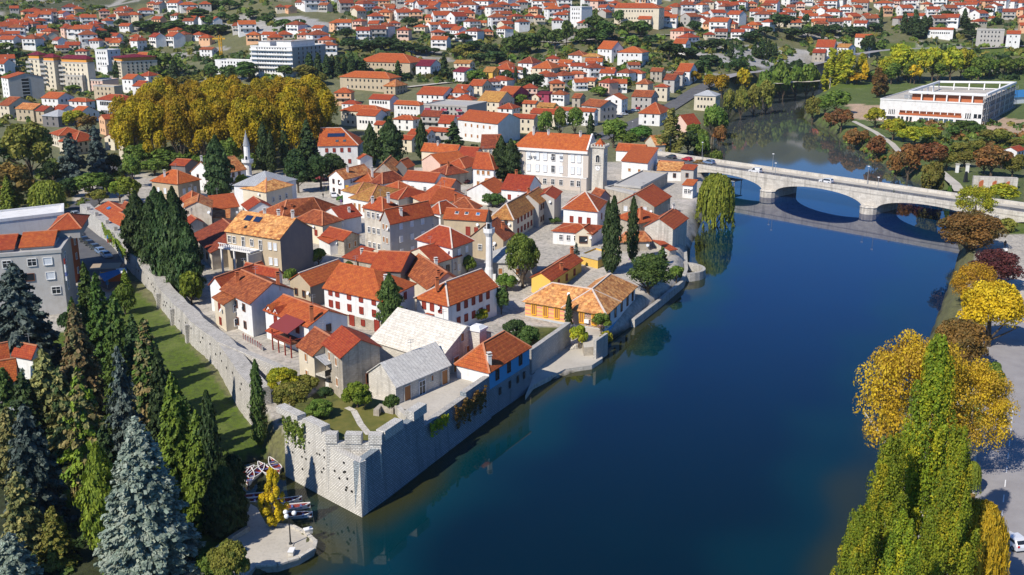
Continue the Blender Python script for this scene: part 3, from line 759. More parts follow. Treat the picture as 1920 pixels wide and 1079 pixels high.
def window_rows(root, a, b, z0, z1, out, n, floors, style, frame=True, w=.85, h=1.3, margin=.12, zoff=.55, skip=()):
 a = Vector((a[0], a[1], 0)); b = Vector((b[0], b[1], 0)); L = (b - a).length
 if L < 1.5 or n < 1: return
 fh = (z1 - z0) / floors; h = min(h, fh * .55); w = min(w, L / n * .6)
 for k in range(floors):
  for i in range(n):
   if (k, i) in skip: continue
   t = margin + (1 - 2 * margin) * ((i + .5) / n)
   c = a.lerp(b, t) + out * .03; c.z = z0 + fh * (k + zoff)
   add_window(root, c, out, w, h, style, frame)
def chimney(parent, p, h=1.4, w=.6, mat='chimney_white'):
 m = MB(); m.box((p[0], p[1], p[2] + h / 2 - .5), (w, w, h + 1.0), mat, .4)
 m.box((p[0], p[1], p[2] + h + .03), (w + .2, w + .2, .12), mat, .4)
 m.box((p[0], p[1], p[2] + h + .24), (w * .7, w * .7, .28), 'rubber', .4); m.box((p[0], p[1], p[2] + h + .42), (w + .1, w + .1, .08), mat, .4)
 return m.build('chimney', parent)
def roof_build(q, ze, rise, hip0, hip1, mat, ov=.4, thick=.14, ridge='roof_cap', inset=None, shed=False):
 """q: P0..P3 with the ridge running P0->P1; returns the MB and the ridge ends"""
 P0, P1, P2, P3 = [Vector((p[0], p[1], 0)) for p in q]
 Lv = ((P1 - P0) + (P2 - P3)) / 2; L = Lv.length; W = ((P3 - P0).length + (P2 - P1).length) / 4
 ax = Lv.normalized(); m = MB(); s = rise / max(W, .1)
 ex = Vector((-ax.y, ax.x, 0))
 def off(p, du, dv): return p + ax * du + ex * dv
 sg = 1 if (P3 - P0).dot(ex) > 0 else -1
 g0 = ov if hip0 else .22; g1 = ov if hip1 else .22
 C0 = off(P0, -g0, -sg * ov); C1 = off(P1, g1, -sg * ov); C2 = off(P2, g1, sg * ov); C3 = off(P3, -g0, sg * ov)
 ins0 = (inset if inset else min(W, L * .49)) if hip0 else -g0; ins1 = (inset if inset else min(W, L * .49)) if hip1 else -g1
 zl = ze - s * ov
 if shed:                                  # low edge P0P1, high edge P3P2
  for c in (C0, C1): c.z = ze - rise / (2 * W) * ov
  for c in (C2, C3): c.z = ze + rise * (1 + ov / (2 * W))
  tops = [[C0, C1, C2, C3]]; R0 = C3; R1 = C2
 else:
  R0 = (P0 + P3) / 2 + ax * ins0; R1 = (P1 + P2) / 2 - ax * ins1
  R0.z = R1.z = ze + rise
  for c in (C0, C1, C2, C3): c.z = zl
  tops = [[C0, C1, R1, R0], [C2, C3, R0, R1]]
  if hip0: tops.append([C3, C0, R0])
  if hip1: tops.append([C1, C2, R1])
 dn = Vector((0, 0, -thick)); up = Vector((0, 0, .12))
 for tfc in tops:
  if (tfc[1] - tfc[0]).cross(tfc[2] - tfc[0]).z < 0: tfc = tfc[::-1]
  m.face([p + up for p in tfc], mat); m.face([p + up + dn for p in tfc][::-1], mat)
 if shed: loop = [C0, C1, C2, C3]
 else:
  loop = [C0, C1] + ([] if hip1 else [R1]) + [C2, C3] + ([] if hip0 else [R0])
 for a, b in zip(loop, loop[1:] + loop[:1]): m.face([a + up + dn, b + up + dn, b + up, a + up], mat)
 if ridge and not shed:
  lines = [(R0, R1)] if (R1 - R0).length > .3 else []
  if hip0: lines += [(C0, R0), (C3, R0)]
  if hip1: lines += [(C1, R1), (C2, R1)]
  for a, b in lines: m.bar(a + up, b + up, .3, ridge, .16)
 return m, R0, R1, s
plain('roof_cap', (.50, .20, .10), .85, var=.25)
plain('roof_cap_white', (.62, .52, .44), .85, var=.2)
HOUSES = {}
def house(A, B, C, h, roof='roof_orange', wall='white_stucco', typ='gable', ridge='C', zg=None, D=None, rise=None, apex=None, slope=.45, win=(None, None), fl=None, style='glass', ch=(), label='', name='house', cat='house', frame=True, ov=.4, cap='roof_cap', base=None, tail=None, group=None, key=None, inset=None, ww=.85, wh=1.25, cmat='chimney_white', wallB=None, raw=False):
 """A left eave corner, B near eave corner, C right eave corner, as picture points; h is the eave height over the ground"""
 z0 = 4.0 if zg is None else zg; hp = h * 6
 for _ in range(4 if zg is None else 1):
  if zg is None:
   p0 = G(B[0], B[1] + hp); z0 = p0.z
   hp = h * FPX / (p0.y * CP + (CAM_H - p0.z) * SP) * .96
   if p0.y < 430: z0 = max(z0, 2.0)
  ze = z0 + h; a, b, c = P(*A, ze), P(*B, ze), P(*C, ze)
  d = P(*D, ze) if D else a + c - b
 ze = z0 + h
 # keep corners near right angles
 if not D and not raw:
  e1 = a - b; e2 = c - b
  cs = e1.normalized().dot(e2.normalized())
  if (abs(cs) > .30 and b.y > 300) or b.y > 450:          # far away the picture gives widths only: turn the house by a usual angle
   wa, wc = abs(A[0] - B[0]), abs(C[0] - B[0]); sp = FPX / (b.y * CP + (CAM_H - b.z) * SP); f = .42 if wa > wc else .85
   a = b + Vector((-math.cos(f), math.sin(f), 0)) * min(wa / sp / math.cos(f), 90); c = b + Vector((math.sin(f), math.cos(f), 0)) * min(max(wc / sp / math.sin(f), 5), 34); d = a + c - b
  elif abs(cs) > .30:
   e1n = e1.normalized(); pr = e2 - e1n * e2.dot(e1n); side = pr.normalized()
   tgt = side * e2.length * .97 + e1n * (e2.length * .25 * (1 if cs > 0 else -1))
   c = b + tgt; c.z = ze; d = a + c - b
 foot = min([float(zt(p.x, p.y)) for p in (a, b, c, d)]) - .5 if base is None else base
 root = thing(name, label, cat, ((a + b + c + d) / 4).to_tuple()[:2] + (max(foot + .5, 0),), group, tail)
 q = [a, b, c, d] if ridge == 'A' else [b, c, d, a]
 hips = {'gable': (0, 0), 'hip': (1, 1), 'hip0': (1, 0), 'hip1': (0, 1), 'shed': (0, 0), 'flat': (0, 0)}[typ]
 W = ((q[3] - q[0]).length + (q[2] - q[1]).length) / 4
 if typ == 'shed' : q = [a, b, c, d] if ridge == 'A' else q
 if rise is None: rise = W * slope
 if apex:
  mp = (q[1] + q[2]) / 2 if ridge == 'A' else (q[0] + q[3]) / 2
  if (ridge == 'A' and hips[1]) or (ridge == 'C' and hips[0]):
   dirr = (q[0] - q[1]).normalized() if ridge == 'A' else (q[1] - q[0]).normalized(); mp = mp + dirr * min(W, (q[1] - q[0]).length / 2)
  rise = max(.6, min(z_for(mp.x, mp.y, apex[1]) - ze, W * 1.1))
 # walls
 m = MB(); fl_ = Vector((0, 0, foot))
 lo = [Vector((p.x, p.y, foot)) for p in q]; hi = [Vector((p.x, p.y, ze)) for p in q]
 if (q[1] - q[0]).cross(q[2] - q[1]).z < 0: order = [0, 3, 2, 1]
 else: order = [0, 1, 2, 3]
 for k in range(4):
  i, j = order[k], order[(k + 1) % 4]
  isB = wallB and {i, j} == ({1, 2} if ridge == 'A' else {0, 1})
  m.face([lo[i], lo[j], hi[j], hi[i]], wallB if isB else wall)
 if typ == 'shed':
  H2 = hi[2] + Vector((0, 0, rise)); H3 = hi[3] + Vector((0, 0, rise))
  m.face([hi[1], hi[2], H2], wall); m.face([hi[0], H3, hi[3]], wall); m.face([hi[3], H3, H2, hi[2]], wall)
 elif typ == 'flat':
  m.face([hi[i] - Vector((0, 0, .02)) for i in order], wall)
 else:
  if not hips[0]:
   r = (hi[0] + hi[3]) / 2 + Vector((0, 0, rise)); m.face([hi[3], hi[0], r], wallB if (wallB and ridge == 'C_') else wall)
  if not hips[1]:
   r = (hi[1] + hi[2]) / 2 + Vector((0, 0, rise)); m.face([hi[1], hi[2], r], wallB if (wallB and ridge == 'A') else wall)
 m.build('wall', root)
 cen = (a + b + c + d) / 4
 def outw(p, r):
  e = r - p; n = Vector((e.y, -e.x, 0)).normalized()
  return n if n.dot((p + r) / 2 - cen) > 0 else -n
 rf = None
 if typ == 'flat':
  m = MB(); cc = [p + (p - cen).normalized() * (.25) for p in (a, b, c, d)]
  cc = cc if (cc[1] - cc[0]).cross(cc[2] - cc[1]).z > 0 else cc[::-1]
  for p in cc: p.z = ze + .0
  par = 'white_stucco' if wall == 'white_stucco' else 'concrete'
  inn = [p + (cen - p).normalized() * .7 for p in cc]
  for p in inn: p.z = ze
  up = Vector((0, 0, .55))
  m.hull([p - Vector((0, 0, .1)) for p in cc], [p + up for p in cc], par, False)
  for k in range(4):
   j = (k + 1) % 4; m.face([cc[k] + up, cc[j] + up, inn[j] + up, inn[k] + up], par); m.face([inn[j], inn[k], inn[k] + up, inn[j] + up], wall)
  m.face([p + Vector((0, 0, .15)) for p in inn], roof); rf = m.build('roof', root); R0 = R1 = cen
 else:
  mm, R0, R1, s = roof_build(q, ze, rise, hips[0], hips[1], roof, ov, .14, cap, inset, typ == 'shed')
  rf = mm.build('roof', root)
  for cx_ in ch:
   u, v = cx_[0], cx_[1]
   p = q[0].lerp(q[1], u).lerp(q[3].lerp(q[2], u), v)
   z = ze + (rise * v if typ == 'shed' else rise * (1 - abs(2 * v - 1)))
   chimney(rf, (p.x, p.y, z), cx_[2] if len(cx_) > 2 else 1.3, .6, cx_[3] if len(cx_) > 3 else cmat)
 zf = max(z0, foot + .3)
 fl = fl or max(1, int(round(h / 2.9)))
 for (p, r), n in (((a, b), win[0]), ((b, c), win[1])):
  st_ = style
  if isinstance(n, tuple): n, st_ = n
  if n is None: n = max(1, int((r - p).length / 3.3))
  if n: window_rows(root, p, r, zf, ze, outw(p, r), n, fl, st_, frame, ww, wh)
 if cen.y < 330 and typ != 'flat':
  r_ = random.Random(int(A[0] * 7 + A[1]))
  if r_.random() < .5:                      # satellite dish on the sunny wall
   n_ = outw(a, b); p = a.lerp(b, r_.uniform(.7, .95)) + n_ * .3; p.z = ze - r_.uniform(.9, 1.6); m = MB(); dd = (n_ + Vector((0, 0, .5))).normalized()
   m.tube([p, p + dd * .1, p + dd * .16], [.08, .34, .38], 'blind_white', 9); m.bar(p, p - n_ * .32, .06, 'grey_metal'); m.build('satellite_dish', root)
  if r_.random() < .5:                      # aerial on the ridge
   p = R0.lerp(R1, r_.uniform(.3, .7)); m = MB(); m.bar(p, p + Vector((0, 0, 2.0)), .06, 'grey_metal')
   for z_ in (1.5, 1.9): m.bar(p + Vector((-.5, -.2, z_)), p + Vector((.5, .2, z_)), .05, 'grey_metal')
   m.build('aerial', rf)
 info = dict(root=root, a=a, b=b, c=c, d=d, ze=ze, zg=z0, rise=rise, nAB=outw(a, b), nBC=outw(b, c), roof=rf, R0=R0, R1=R1)
 if key: HOUSES[key] = info
 return info
TL = {1: (280, 240), 2: (560, 240), 3: (840, 240), 4: (1080, 220), 5: (400, 380), 6: (680, 380), 7: (980, 360), 8: (370, 480), 11: (600, 500), 12: (900, 500), 13: (540, 580), 14: (760, 600), 16: (140, 340)}
def T(n, *pts):
 ox, oy = TL[n]; r = [(ox + x / 5.994, oy + y / 5.994) for x, y in pts]
 return r if len(r) > 1 else r[0]
def H(n, A, B, C, h, *a, **k):
 A, B, C = T(n, A, B, C)
 if 'apex' in k and k['apex']: k['apex'] = T(n, k['apex'])
 if 'D' in k and k['D']: k['D'] = T(n, k['D'])
 return house(A, B, C, h, *a, **k)
# --- the old town, from the far edge to the river; every house by its eaves
H(1, (25, 590), (318, 625), (565, 575), 6, 'roof_orange', 'tan_stucco', 'hip', 'A', apex=(330, 478), win=((3, 'blind'), (3, 'blind')), fl=1, wh=1.5, ch=[(.35, .2, 1.6)], label='tan plastered house with orange hip roof next to the dark cypress trees')
H(1, (243, 415), (400, 425), (545, 385), 5, 'roof_red', 'dark_stucco_and_shade', 'gable', 'A', rise=1.4, win=(0, 0), label='small dark gabled house with flat red roof behind the tan hip-roofed house')
H(1, (468, 490), (715, 530), (1085, 460), 5.5, 'roof_old', 'white_stucco', 'gable', 'C', apex=(575, 382), win=((2, 'dark'), (4, 'dark')), fl=2, ch=[(.02, .5, 1.5)], label='white gabled house with patched roof beside the grey minaret')
H(1, (950, 640), (1335, 655), (1752, 592), 7.0, 'roof_metal', 'white_stucco', 'hip', 'A', apex=(1355, 488), win=(0, (3, 'blind')), cap=None, label='white hall with wide grey ribbed metal roof below the minaret')
H(1, (1030, 672), (1312, 718), (1602, 640), 6.2, 'roof_patched', 'cream_stucco', 'hip', 'A', apex=(1312, 556), win=(0, (3, 'glass')), fl=1, label='cream house with patchy orange pyramid roof in front of the grey metal roof')
H(1, (322, 812), (470, 838), (612, 785), 6, 'roof_red', 'old_stucco', 'hip', 'A', apex=(455, 713), win=(0, 0), label='small red hip roof behind the stained gable')
H(1, (395, 895), (690, 893), (700, 812), 7, 'roof_old', 'old_stucco', 'gable', 'C', apex=(530, 830), win=(0, 0), label='stained bare gable house with patch of exposed red brick')
H(1, (720, 918), (1003, 884), (950, 812), 4, 'roof_red', 'old_stucco', 'shed', 'A', rise=1.8, win=(0, 0), label='low lean-to building with red roof between the stained gable and the cypress')
H(1, (1045, 858), (1118, 920), (1385, 892), 4, 'roof_red', 'white_stucco', 'gable', 'A', apex=(1300, 832), win=(0, (1, 'dark')), label='little white gabled house with red roof below the cream hall')
H(1, (1497, 1005), (1916, 924), (2130, 880), 5, 'roof_brown', 'white_stucco', 'hip', 'A', D=(1255, 940), rise=3.2, win=(0, 0), ch=[(.3, .2, .9, 'brick_orange'), (.1, .2, .9, 'brick_orange')], label='broad low house with large dark red hip roof behind the patched roof')
H(1, (715, 1010), (905, 1010), (900, 930), 3.4, 'roof_old', 'house_stone', 'shed', 'A', rise=.3, win=((1, 'dark'), 0), label='roofless stone ruin beside the stained gable house')
H(2, (215, 197), (660, 188), (735, 130), 8, 'roof_orange', 'white_stucco', 'hip1', 'A', apex=(500, 0), win=((4, 'shut'), 0), fl=2, cap='roof_cap_white', key='solar', label='tall white house with orange roof carrying a long solar array')
H(2, (655, 300), (692, 345), (775, 305), 4, 'roof_red', 'white_stucco', 'gable', 'A', win=(0, 0), label='tiny white annex with red roof squeezed beside the twin cedars')
H(2, (340, 545), (506, 578), (818, 500), 5.5, 'roof_old', 'white_stucco', 'gable', 'C', apex=(412, 485), win=((2, 'dark'), (3, 'glass')), fl=2, ch=[(.3, .3, 1.5)], label='white gabled house with mottled roof and yellow sign on the square', key='sign')
H(2, (838, 500), (1068, 500), (1150, 412), 4.5, 'roof_old', 'house_stone', 'gable', 'C', apex=(955, 398), win=(0, 0), label='pale stone gable house with patched ochre roof under the twin cedars')
H(2, (1080, 440), (1215, 442), (1295, 408), 5, 'roof_orange', 'dark_stucco_and_shade', 'gable', 'C', apex=(1150, 368), win=(0, 0), label='narrow dark gable house beside the pale stone gable')
H(2, (570, 608), (815, 605), (975, 515), 4, 'roof_orange', 'white_stucco', 'hip', 'A', rise=1.6, win=(0, 0), ch=[(.85, .3, 2.4)], label='low orange roof with tall white flue behind the house with brown double roof')
H(2, (815, 600), (940, 618), (1190, 572), 4.5, 'roof_brown', 'white_stucco', 'hip', 'C', apex=(1000, 508), win=((2, 'dark'), 0), label='white house with wide brown hip roof above the ochre roofs')
H(2, (1170, 580), (1530, 612), (1645, 535), 5, 'roof_orange', 'white_stucco', 'gable', 'A', apex=(1590, 510), win=((2, 'glass'), 0), fl=1, label='white house with large orange roof and dark right gable in the crowded centre')
H(2, (1365, 345), (1772, 278), (1830, 200), 6, 'roof_orange', 'cream_stucco', 'gable', 'A', rise=2.2, win=(0, 0), ch=[(.4, .4, 1.2)], label='long orange roof with roof windows behind the pink gable')
H(2, (1368, 352), (1590, 403), (1885, 320), 5.5, 'roof_orange', 'pink_stucco', 'gable', 'C', apex=(1478, 300), win=(0, (3, 'glass')), fl=1, label='pale pink gabled house with broad orange roof')
H(3, (95, 287), (292, 335), (405, 300), 5.5, 'roof_red', 'grey_stucco', 'gable', 'A', apex=(328, 222), win=(0, (1, 'dark')), label='grey gable house joined to the pink gabled house')
H(3, (368, 228), (582, 226), (602, 140), 5, 'roof_brown', 'cream_stucco', 'gable', 'A', rise=3.5, win=((3, 'glass'), 0), ch=[(.85, .3, 1.2, 'brick_orange')], label='cream house with brown roof and white dormer behind the big hotel cedar', key='dorm')
H(2, (1472, 470), (1655, 528), (1885, 472), 4, 'roof_brown', 'house_stone', 'hip', 'C', rise=2.4, win=(0, 0), ch=[(.4, .4, 1.2, 'brick_orange')], label='low stone house with wide rust brown hip roof')
H(3, (-60, 380), (190, 452), (388, 365), 5.2, 'roof_red', 'cream_stucco', 'hip', 'C', rise=2.2, win=(0, 0), label='broad rust red roof left of the white villa with dormers')
H(3, (278, 412), (512, 455), (600, 350), 7, 'roof_orange', 'white_stucco', 'hip1', 'A', rise=4.2, win=((3, 'wood'), 0), fl=2, label='white villa with two gabled dormers beside the big cedar', key='villa')
H(3, (185, 465), (275, 480), (300, 440), 3.6, 'roof_red', 'white_stucco', 'shed', 'A', rise=.8, win=((1, 'wood'), 0), label='small white porch annex left of the white villa')
# the palace like building and the clock tower
hot = H(3, (735, 172), (1565, 264), (1690, 150), 12.5, 'roof_orange', 'hall_white', 'hip0', 'A', apex=(1625, 85), win=(0, 0), cap=None, ov=.5, ch=[(.22, .42, 2.2), (.42, .45, 1.2), (.85, .45, 1.2)], label='large cream three storey hall with orange roof beside the clock tower', name='hall', key='hotel')
def facade_bits(hh):
 a, b, ze, zg, n = hh['a'], hh['b'], hh['ze'], hh['zg'], hh['nAB']; root = hh['root']
 d = b - a; L = d.length; d = d.normalized(); rz = math.atan2(d.y, d.x)
 m = MB(); c = (a + b) / 2 + n * .35; m.box((c.x, c.y, ze - .45), (L + .6, .7, .8), 'hall_white', rz); m.build('cornice', root)
 m = MB(); c = (a + b) / 2 + n * .12; m.box((c.x, c.y, zg + 4.05), (L, .24, .3), 'hall_white', rz); m.build('string_course', root)
 m = MB()
 for t0 in (.135, .71, .985): c = a.lerp(b, t0) + n * .06; m.box((c.x, c.y, (zg + 4.3 + ze - .9) / 2), (1.7, .14, ze - .9 - zg - 4.3), 'hall_beige', rz)
 c = (a + b) / 2 + n * .05; m.box((c.x, c.y, zg + 1.9), (L - .1, .12, 3.9), 'hall_beige', rz)
 m.build('pilaster', root)
 for t0, sty in ((.05, 'blind'), (.215, 'blind'), (.335, 'blind'), (.44, 'blind'), (.55, 'glass'), (.66, 'blind'), (.81, 'blind'), (.895, 'blind')):
  for zz, h_ in ((zg + 10.0, 2.1), (zg + 6.3, 2.1), (zg + 2.2, 1.7)):
   c = a.lerp(b, t0) + n * .13; c.z = zz
   add_window(root, c, n, 1.15, h_, 'glass' if (zz < zg + 3 and t0 > .4) else sty)
 for t0 in (.2, .5, .62, .26): m = MB(); c = a.lerp(b, t0 + .04) + n * .4; m.box((c.x, c.y, zg + (9.7 if t0 != .62 else 10.2)), (.9, .35, .6), 'grey_metal', rz); m.build('air_conditioner', root)
 # stepped parapet on the right gable
 m = MB(); c0, c1 = hh['b'], hh['c']; mid_ = (c0 + c1) / 2
 m.bar(Vector((c0.x, c0.y, ze + .3)), Vector((mid_.x, mid_.y, ze + hh['rise'] + .35)), .5, 'hall_white', .5)
 m.bar(Vector((mid_.x, mid_.y, ze + hh['rise'] + .35)), Vector((c1.x, c1.y, ze + .3)), .5, 'hall_white', .5); m.build('parapet', root)
facade_bits(hot)
def prism(m, c, w, d, z0, z1, mat, rz, w2=None, d2=None):
 co, si = math.cos(rz), math.sin(rz); w2 = w if w2 is None else w2; d2 = d if d2 is None else d2
 def ring(a, b, z): return [(c[0] + x * co - y * si, c[1] + x * si + y * co, z) for x, y in ((-a / 2, -b / 2), (a / 2, -b / 2), (a / 2, b / 2), (-a / 2, b / 2))]
 m.hull(ring(w, d, z0), ring(w2, d2, z1), mat)
def clock_tower():
 f, g = T(3, (1740, 690), (1615, 680)); b = P(*f, 5.0); a = P(*g, 5.0)
 wv = b - a; w = 3.7; rz = hot_rz
 n = Vector((math.sin(rz), -math.cos(rz), 0)); e = Vector((math.cos(rz), math.sin(rz), 0))
 c = b - e * (w / 2) - n * (w / 2)
 H_ = z_for(b.x, b.y, T(3, (1740, 200))[1])
 root = thing('clock_tower', 'pale stone square clock tower with small orange pyramid roof', 'tower', (c.x, c.y, 4))
 m = MB(); prism(m, c, w, w, 2.5, H_ - 1.2, 'pale_stone', rz); m.build('shaft', root)
 m = MB(); prism(m, c, w, w, H_ - 1.199, H_ - .7, 'pale_stone', rz, w + .9, w + .9); prism(m, c, w + .9, w + .9, H_ - .7, H_ - .35, 'pale_stone', rz)
 for i in range(5):
  for s in (-1, 1):
   for q in (e * ((i - 2) * (w + .5) / 4.4) + n * (s * (w / 2 + .28)), n * ((i - 2) * (w + .5) / 4.4) + e * (s * (w / 2 + .28))):
    pp = c + q; m.box((pp.x, pp.y, H_ - .05), (.42, .42, .6), 'pale_stone', rz)
 m.build('battlement', root)
 m = MB(); prism(m, c, w - .3, w - .3, H_ - .35, H_ + 1.9, 'roof_orange', rz, .1, .1); m.build('roof', root)
 for nn in (n, e):
  o = c + nn * (w / 2 + .03)
  m = MB(); pts = [(-.55, -1.1), (.55, -1.1), (.55, .5)] + [(.55 * math.cos(t_), .5 + .55 * math.sin(t_)) for t_ in np.linspace(.3, 2.84, 6)] + [(-.55, .5)]
  tx = Vector((-nn.y, nn.x, 0))
  ring = [o + tx * x * 1.0 + Vector((0, 0, H_ - 4.2 + z)) - Vector((0, 0, o.z)) for x, z in pts]
  m.hull([p - nn * .1 for p in ring], [p + nn * .04 for p in ring], 'window_glass'); wdw = m.build('window', root)
  m = MB(); ring2 = [o + tx * x * 1.35 + Vector((0, 0, H_ - 4.2 + z * 1.2 + .05)) - Vector((0, 0, o.z)) for x, z in pts]
  for p1, p2 in zip(ring2, ring2[1:] + ring2[:1]): m.bar(p1 + nn * .05, p2 + nn * .05, .22, 'frame_stone')
  m.bar(o + Vector((0, 0, H_ - 5.3 - o.z)) + nn * .06, o + Vector((0, 0, H_ - 3.7 - o.z)) + nn * .06, .12, 'frame_stone'); m.build('frame', wdw)
 o = c + n * (w / 2); zc = H_ - 7.1
 m = MB(); tx = Vector((-n.y, n.x, 0)); ring = [Vector((o.x, o.y, zc)) + tx * .8 * math.cos(t_) + Vector((0, 0, .8 * math.sin(t_))) for t_ in np.linspace(0, 2 * math.pi, 20, endpoint=False)]
 m.hull([p - n * .05 for p in ring], [p + n * .08 for p in ring], 'white_paint'); ck = m.build('clock_face', root)
 m = MB(); oc = Vector((o.x, o.y, zc)) + n * .11
 m.bar(oc, oc + Vector((0, 0, .55)), .08, 'rubber'); m.bar(oc, oc + tx * .4 + Vector((0, 0, -.1)), .09, 'rubber')
 for k in range(12):
  t_ = k * math.pi / 6; q = tx * .68 * math.cos(t_) + Vector((0, 0, .68 * math.sin(t_))); m.box(oc + q - n * .01, (.09, .05, .09), 'rubber')
 m.build('clock_hands', ck)
 m = MB(); pp = Vector((o.x, o.y, zc + 1.05)) + n * .1; m.box(pp, (2.0, .3, .25), 'pale_stone', rz); m.build('ledge', root)
hd = hot['b'] - hot['a']; hot_rz = math.atan2(hd.y, hd.x)
clock_tower()
H(3, (600, 682), (892, 708), (1045, 632), 5, 'roof_red', 'white_stucco', 'gable', 'A', apex=(960, 542), win=((2, 'shut'), 0), fl=1, ch=[(.3, .5, 1.0, 'brick_orange')], cap=None, label='white house with bright red gable roof below the big cedar')
H(3, (215, 702), (525, 742), (590, 665), 3.6, 'roof_red', 'white_stucco', 'gable', 'C', apex=(345, 625), win=(0, 0), label='low white gable with red roof below the white villa')
H(3, (385, 615), (560, 668), (622, 640), 3.5, 'roof_ochre', 'cream_stucco', 'gable', 'A', rise=1.8, win=(0, 0), label='low house with straw coloured roof beside the bright red gable roof')
H(3, (985, 775), (1195, 795), (1240, 712), 7, 'roof_orange', 'grey_stucco', 'gable', 'C', rise=1.2, win=(0, 0), label='grey walled corner house with orange roof opposite the hall')
H(3, (775, 828), (1020, 848), (1140, 768), 6.5, 'roof_ochre', 'grey_stucco', 'gable', 'C', rise=2.2, win=(0, (4, 'dark')), fl=2, ch=[(.25, .6, 1.3, 'brick_orange')], label='grey row house with straw yellow roof and chimney on the alley')
H(3, (485, 1000), (730, 1020), (1022, 850), 5.5, 'roof_ochre', 'cream_stucco', 'hip0', 'C', rise=3.0, win=((2, 'dark'), (6, 'shut')), fl=2, cap='roof_cap_white', label='long row house with banded straw yellow roof along the alley')
H(3, (0, 0 + 905), (300, 912), (368, 878), 5, 'roof_brown', 'white_stucco', 'hip', 'A', D=(90, 800), rise=2.2, win=(0, 0), ch=[(.2, .3, 1.6, 'brick_orange')], label='brown hip roof with slim chimney behind the roof with three skylights')
H(2, (1445, 935), (1592, 955), (1790, 905), 5, 'roof_red', 'white_stucco', 'hip', 'C', rise=2.2, win=(0, 0), cap='roof_cap_white', label='red hip roof with pale ridge lines left of the skylight roof')
sk = H(6, (910, 178), (1390, 207), (1452, 110), 4.4, 'roof_orange', 'tan_stucco', 'gable', 'A', apex=(1420, 90), win=(0, 0), label='low tan house with bright orange roof and three skylights', key='sky')
def skylights(hh, fr, mats, v=.25):
 a, b, c, ze, rise = hh['a'], hh['b'], hh['c'], hh['ze'], hh['rise']; up = (c - b)
 W = up.length / 2; sl = rise / W; ex = up.normalized()
 for t_, mt in zip(fr, mats):
  p = a.lerp(b, t_) + ex * (2 * W * v); p.z = ze + sl * 2 * W * v + .16
  dv = (ex + Vector((0, 0, sl))).normalized(); du = (b - a).normalized(); nn = du.cross(dv).normalized(); nn = nn if nn.z > 0 else -nn
  for (w_, h_, o_, mm, nm, par) in ((1.0, 1.35, .05, 'white_paint', 'skylight', hh['roof']), (.78, 1.1, .13, mt, 'pane', None)):
   m = MB(); r = [p + du * x * w_ / 2 + dv * y * h_ / 2 for x, y in ((-1, -1), (1, -1), (1, 1), (-1, 1))]
   m.hull([q + nn * (o_ - .12) for q in r], [q + nn * o_ for q in r], mm)
   if par is not None: fr_o = m.build(nm, par)
   else: m.build(nm, fr_o)
skylights(sk, (.27, .50, .77), ('skylight_glass', 'skylight_glass', 'awning_blue'), .27)
add_window(sk['root'], sk['a'].lerp(sk['b'], .57) + sk['nAB'] * .03 + Vector((0, 0, -2.9)), sk['nAB'], 1.0, 2.1, 'shut', True, 'door')
add_window(sk['root'], sk['a'].lerp(sk['b'], .76) + sk['nAB'] * .03 + Vector((0, 0, -2.4)), sk['nAB'], .8, 1.0, 'shut')
H(6, (1205, 385), (1580, 420), (1695, 345), 5, 'roof_brown', 'tan_stucco', 'gable', 'C', apex=(1440, 240), win=((2, 'glass'), 0), fl=1, ch=[(.6, .2, 1.4, 'brick_orange')], label='tan gabled house with brown roof directly behind the white minaret')
mos = H(6, (1387, 664), (1905, 672), (1960, 560), 4.6, 'roof_slate', 'pale_stone', 'hip', 'A', apex=(1640, 478), win=((2, 'wood'), 0), fl=1, cap=None, wh=1.3, label='small pale stone mosque with grey slab hip roof', name='mosque', cat='mosque')
def minaret(px_, py_, ztop_py, bal_py, cone_py, r, zb, mat, mat_cone, label):
 p = P(px_, py_, zb); zt_ = z_for(p.x, p.y, ztop_py); zb_ = z_for(p.x, p.y, bal_py); zc = z_for(p.x, p.y, cone_py)
 root = thing('minaret', label, 'minaret', (p.x, p.y, zb))
 m = MB(); m.lathe((p.x, p.y, 0), [(r * 1.25, zb - 2), (r * 1.2, zb + (zb_ - zb) * .25), (r, zb + (zb_ - zb) * .3), (r * .93, zb_ - .9)], mat, 12); m.build('shaft', root)
 m = MB(); m.lathe((p.x, p.y, 0), [(r * .95, zb_ - .9), (r * 1.55, zb_ - .1), (r * 1.65, zb_), (r * 1.65, zb_ + .95), (r * 1.5, zb_ + .95), (r * 1.5, zb_ + .1), (.2, zb_ + .08)], mat, 12); m.build('balcony', root)
 m = MB(); m.lathe((p.x, p.y, 0), [(r * .85, zb_ - .2), (r * .82, zc), (r * .95, zc + .05)], mat, 12); m.build('upper_shaft', root)
 m = MB(); m.box((p.x - .1, p.y - r * .84, zb_ + 1.2), (.6, .12, 1.7), 'window_glass'); m.build('door', root)
 m = MB(); m.lathe((p.x, p.y, 0), [(r * 1.0, zc), (r * .55, zc + (zt_ - zc) * .45), (r * .12, zc + (zt_ - zc) * .82), (.05, zt_)], mat_cone, 12); m.build('cone', root)
minaret(917.5, 527, T(6, (0, 45))[1], T(6, (0, 335))[1], T(6, (0, 215))[1], .74, 4, 'white_stucco', 'dark_metal', 'white minaret with dark pointed cap beside the round bright green tree')
x_, y_ = T(1, (1118, 585)); minaret(x_, y_, T(1, (0, 25))[1], T(1, (0, 385))[1], T(1, (0, 200))[1], 1.2, 4, 'white_stucco', 'roof_metal', 'tall grey stone minaret with long grey spire in front of the golden plane trees')
H(6, (613, 405), (1008, 502), (1235, 418), 7, 'roof_orange', 'white_stucco', 'hip', 'A', apex=(955, 284), win=(0, (2, 'blind')), fl=2, cap='roof_cap_white', wallB='grey_stucco', label='two storey house with sharp orange hip roof and white left wall')
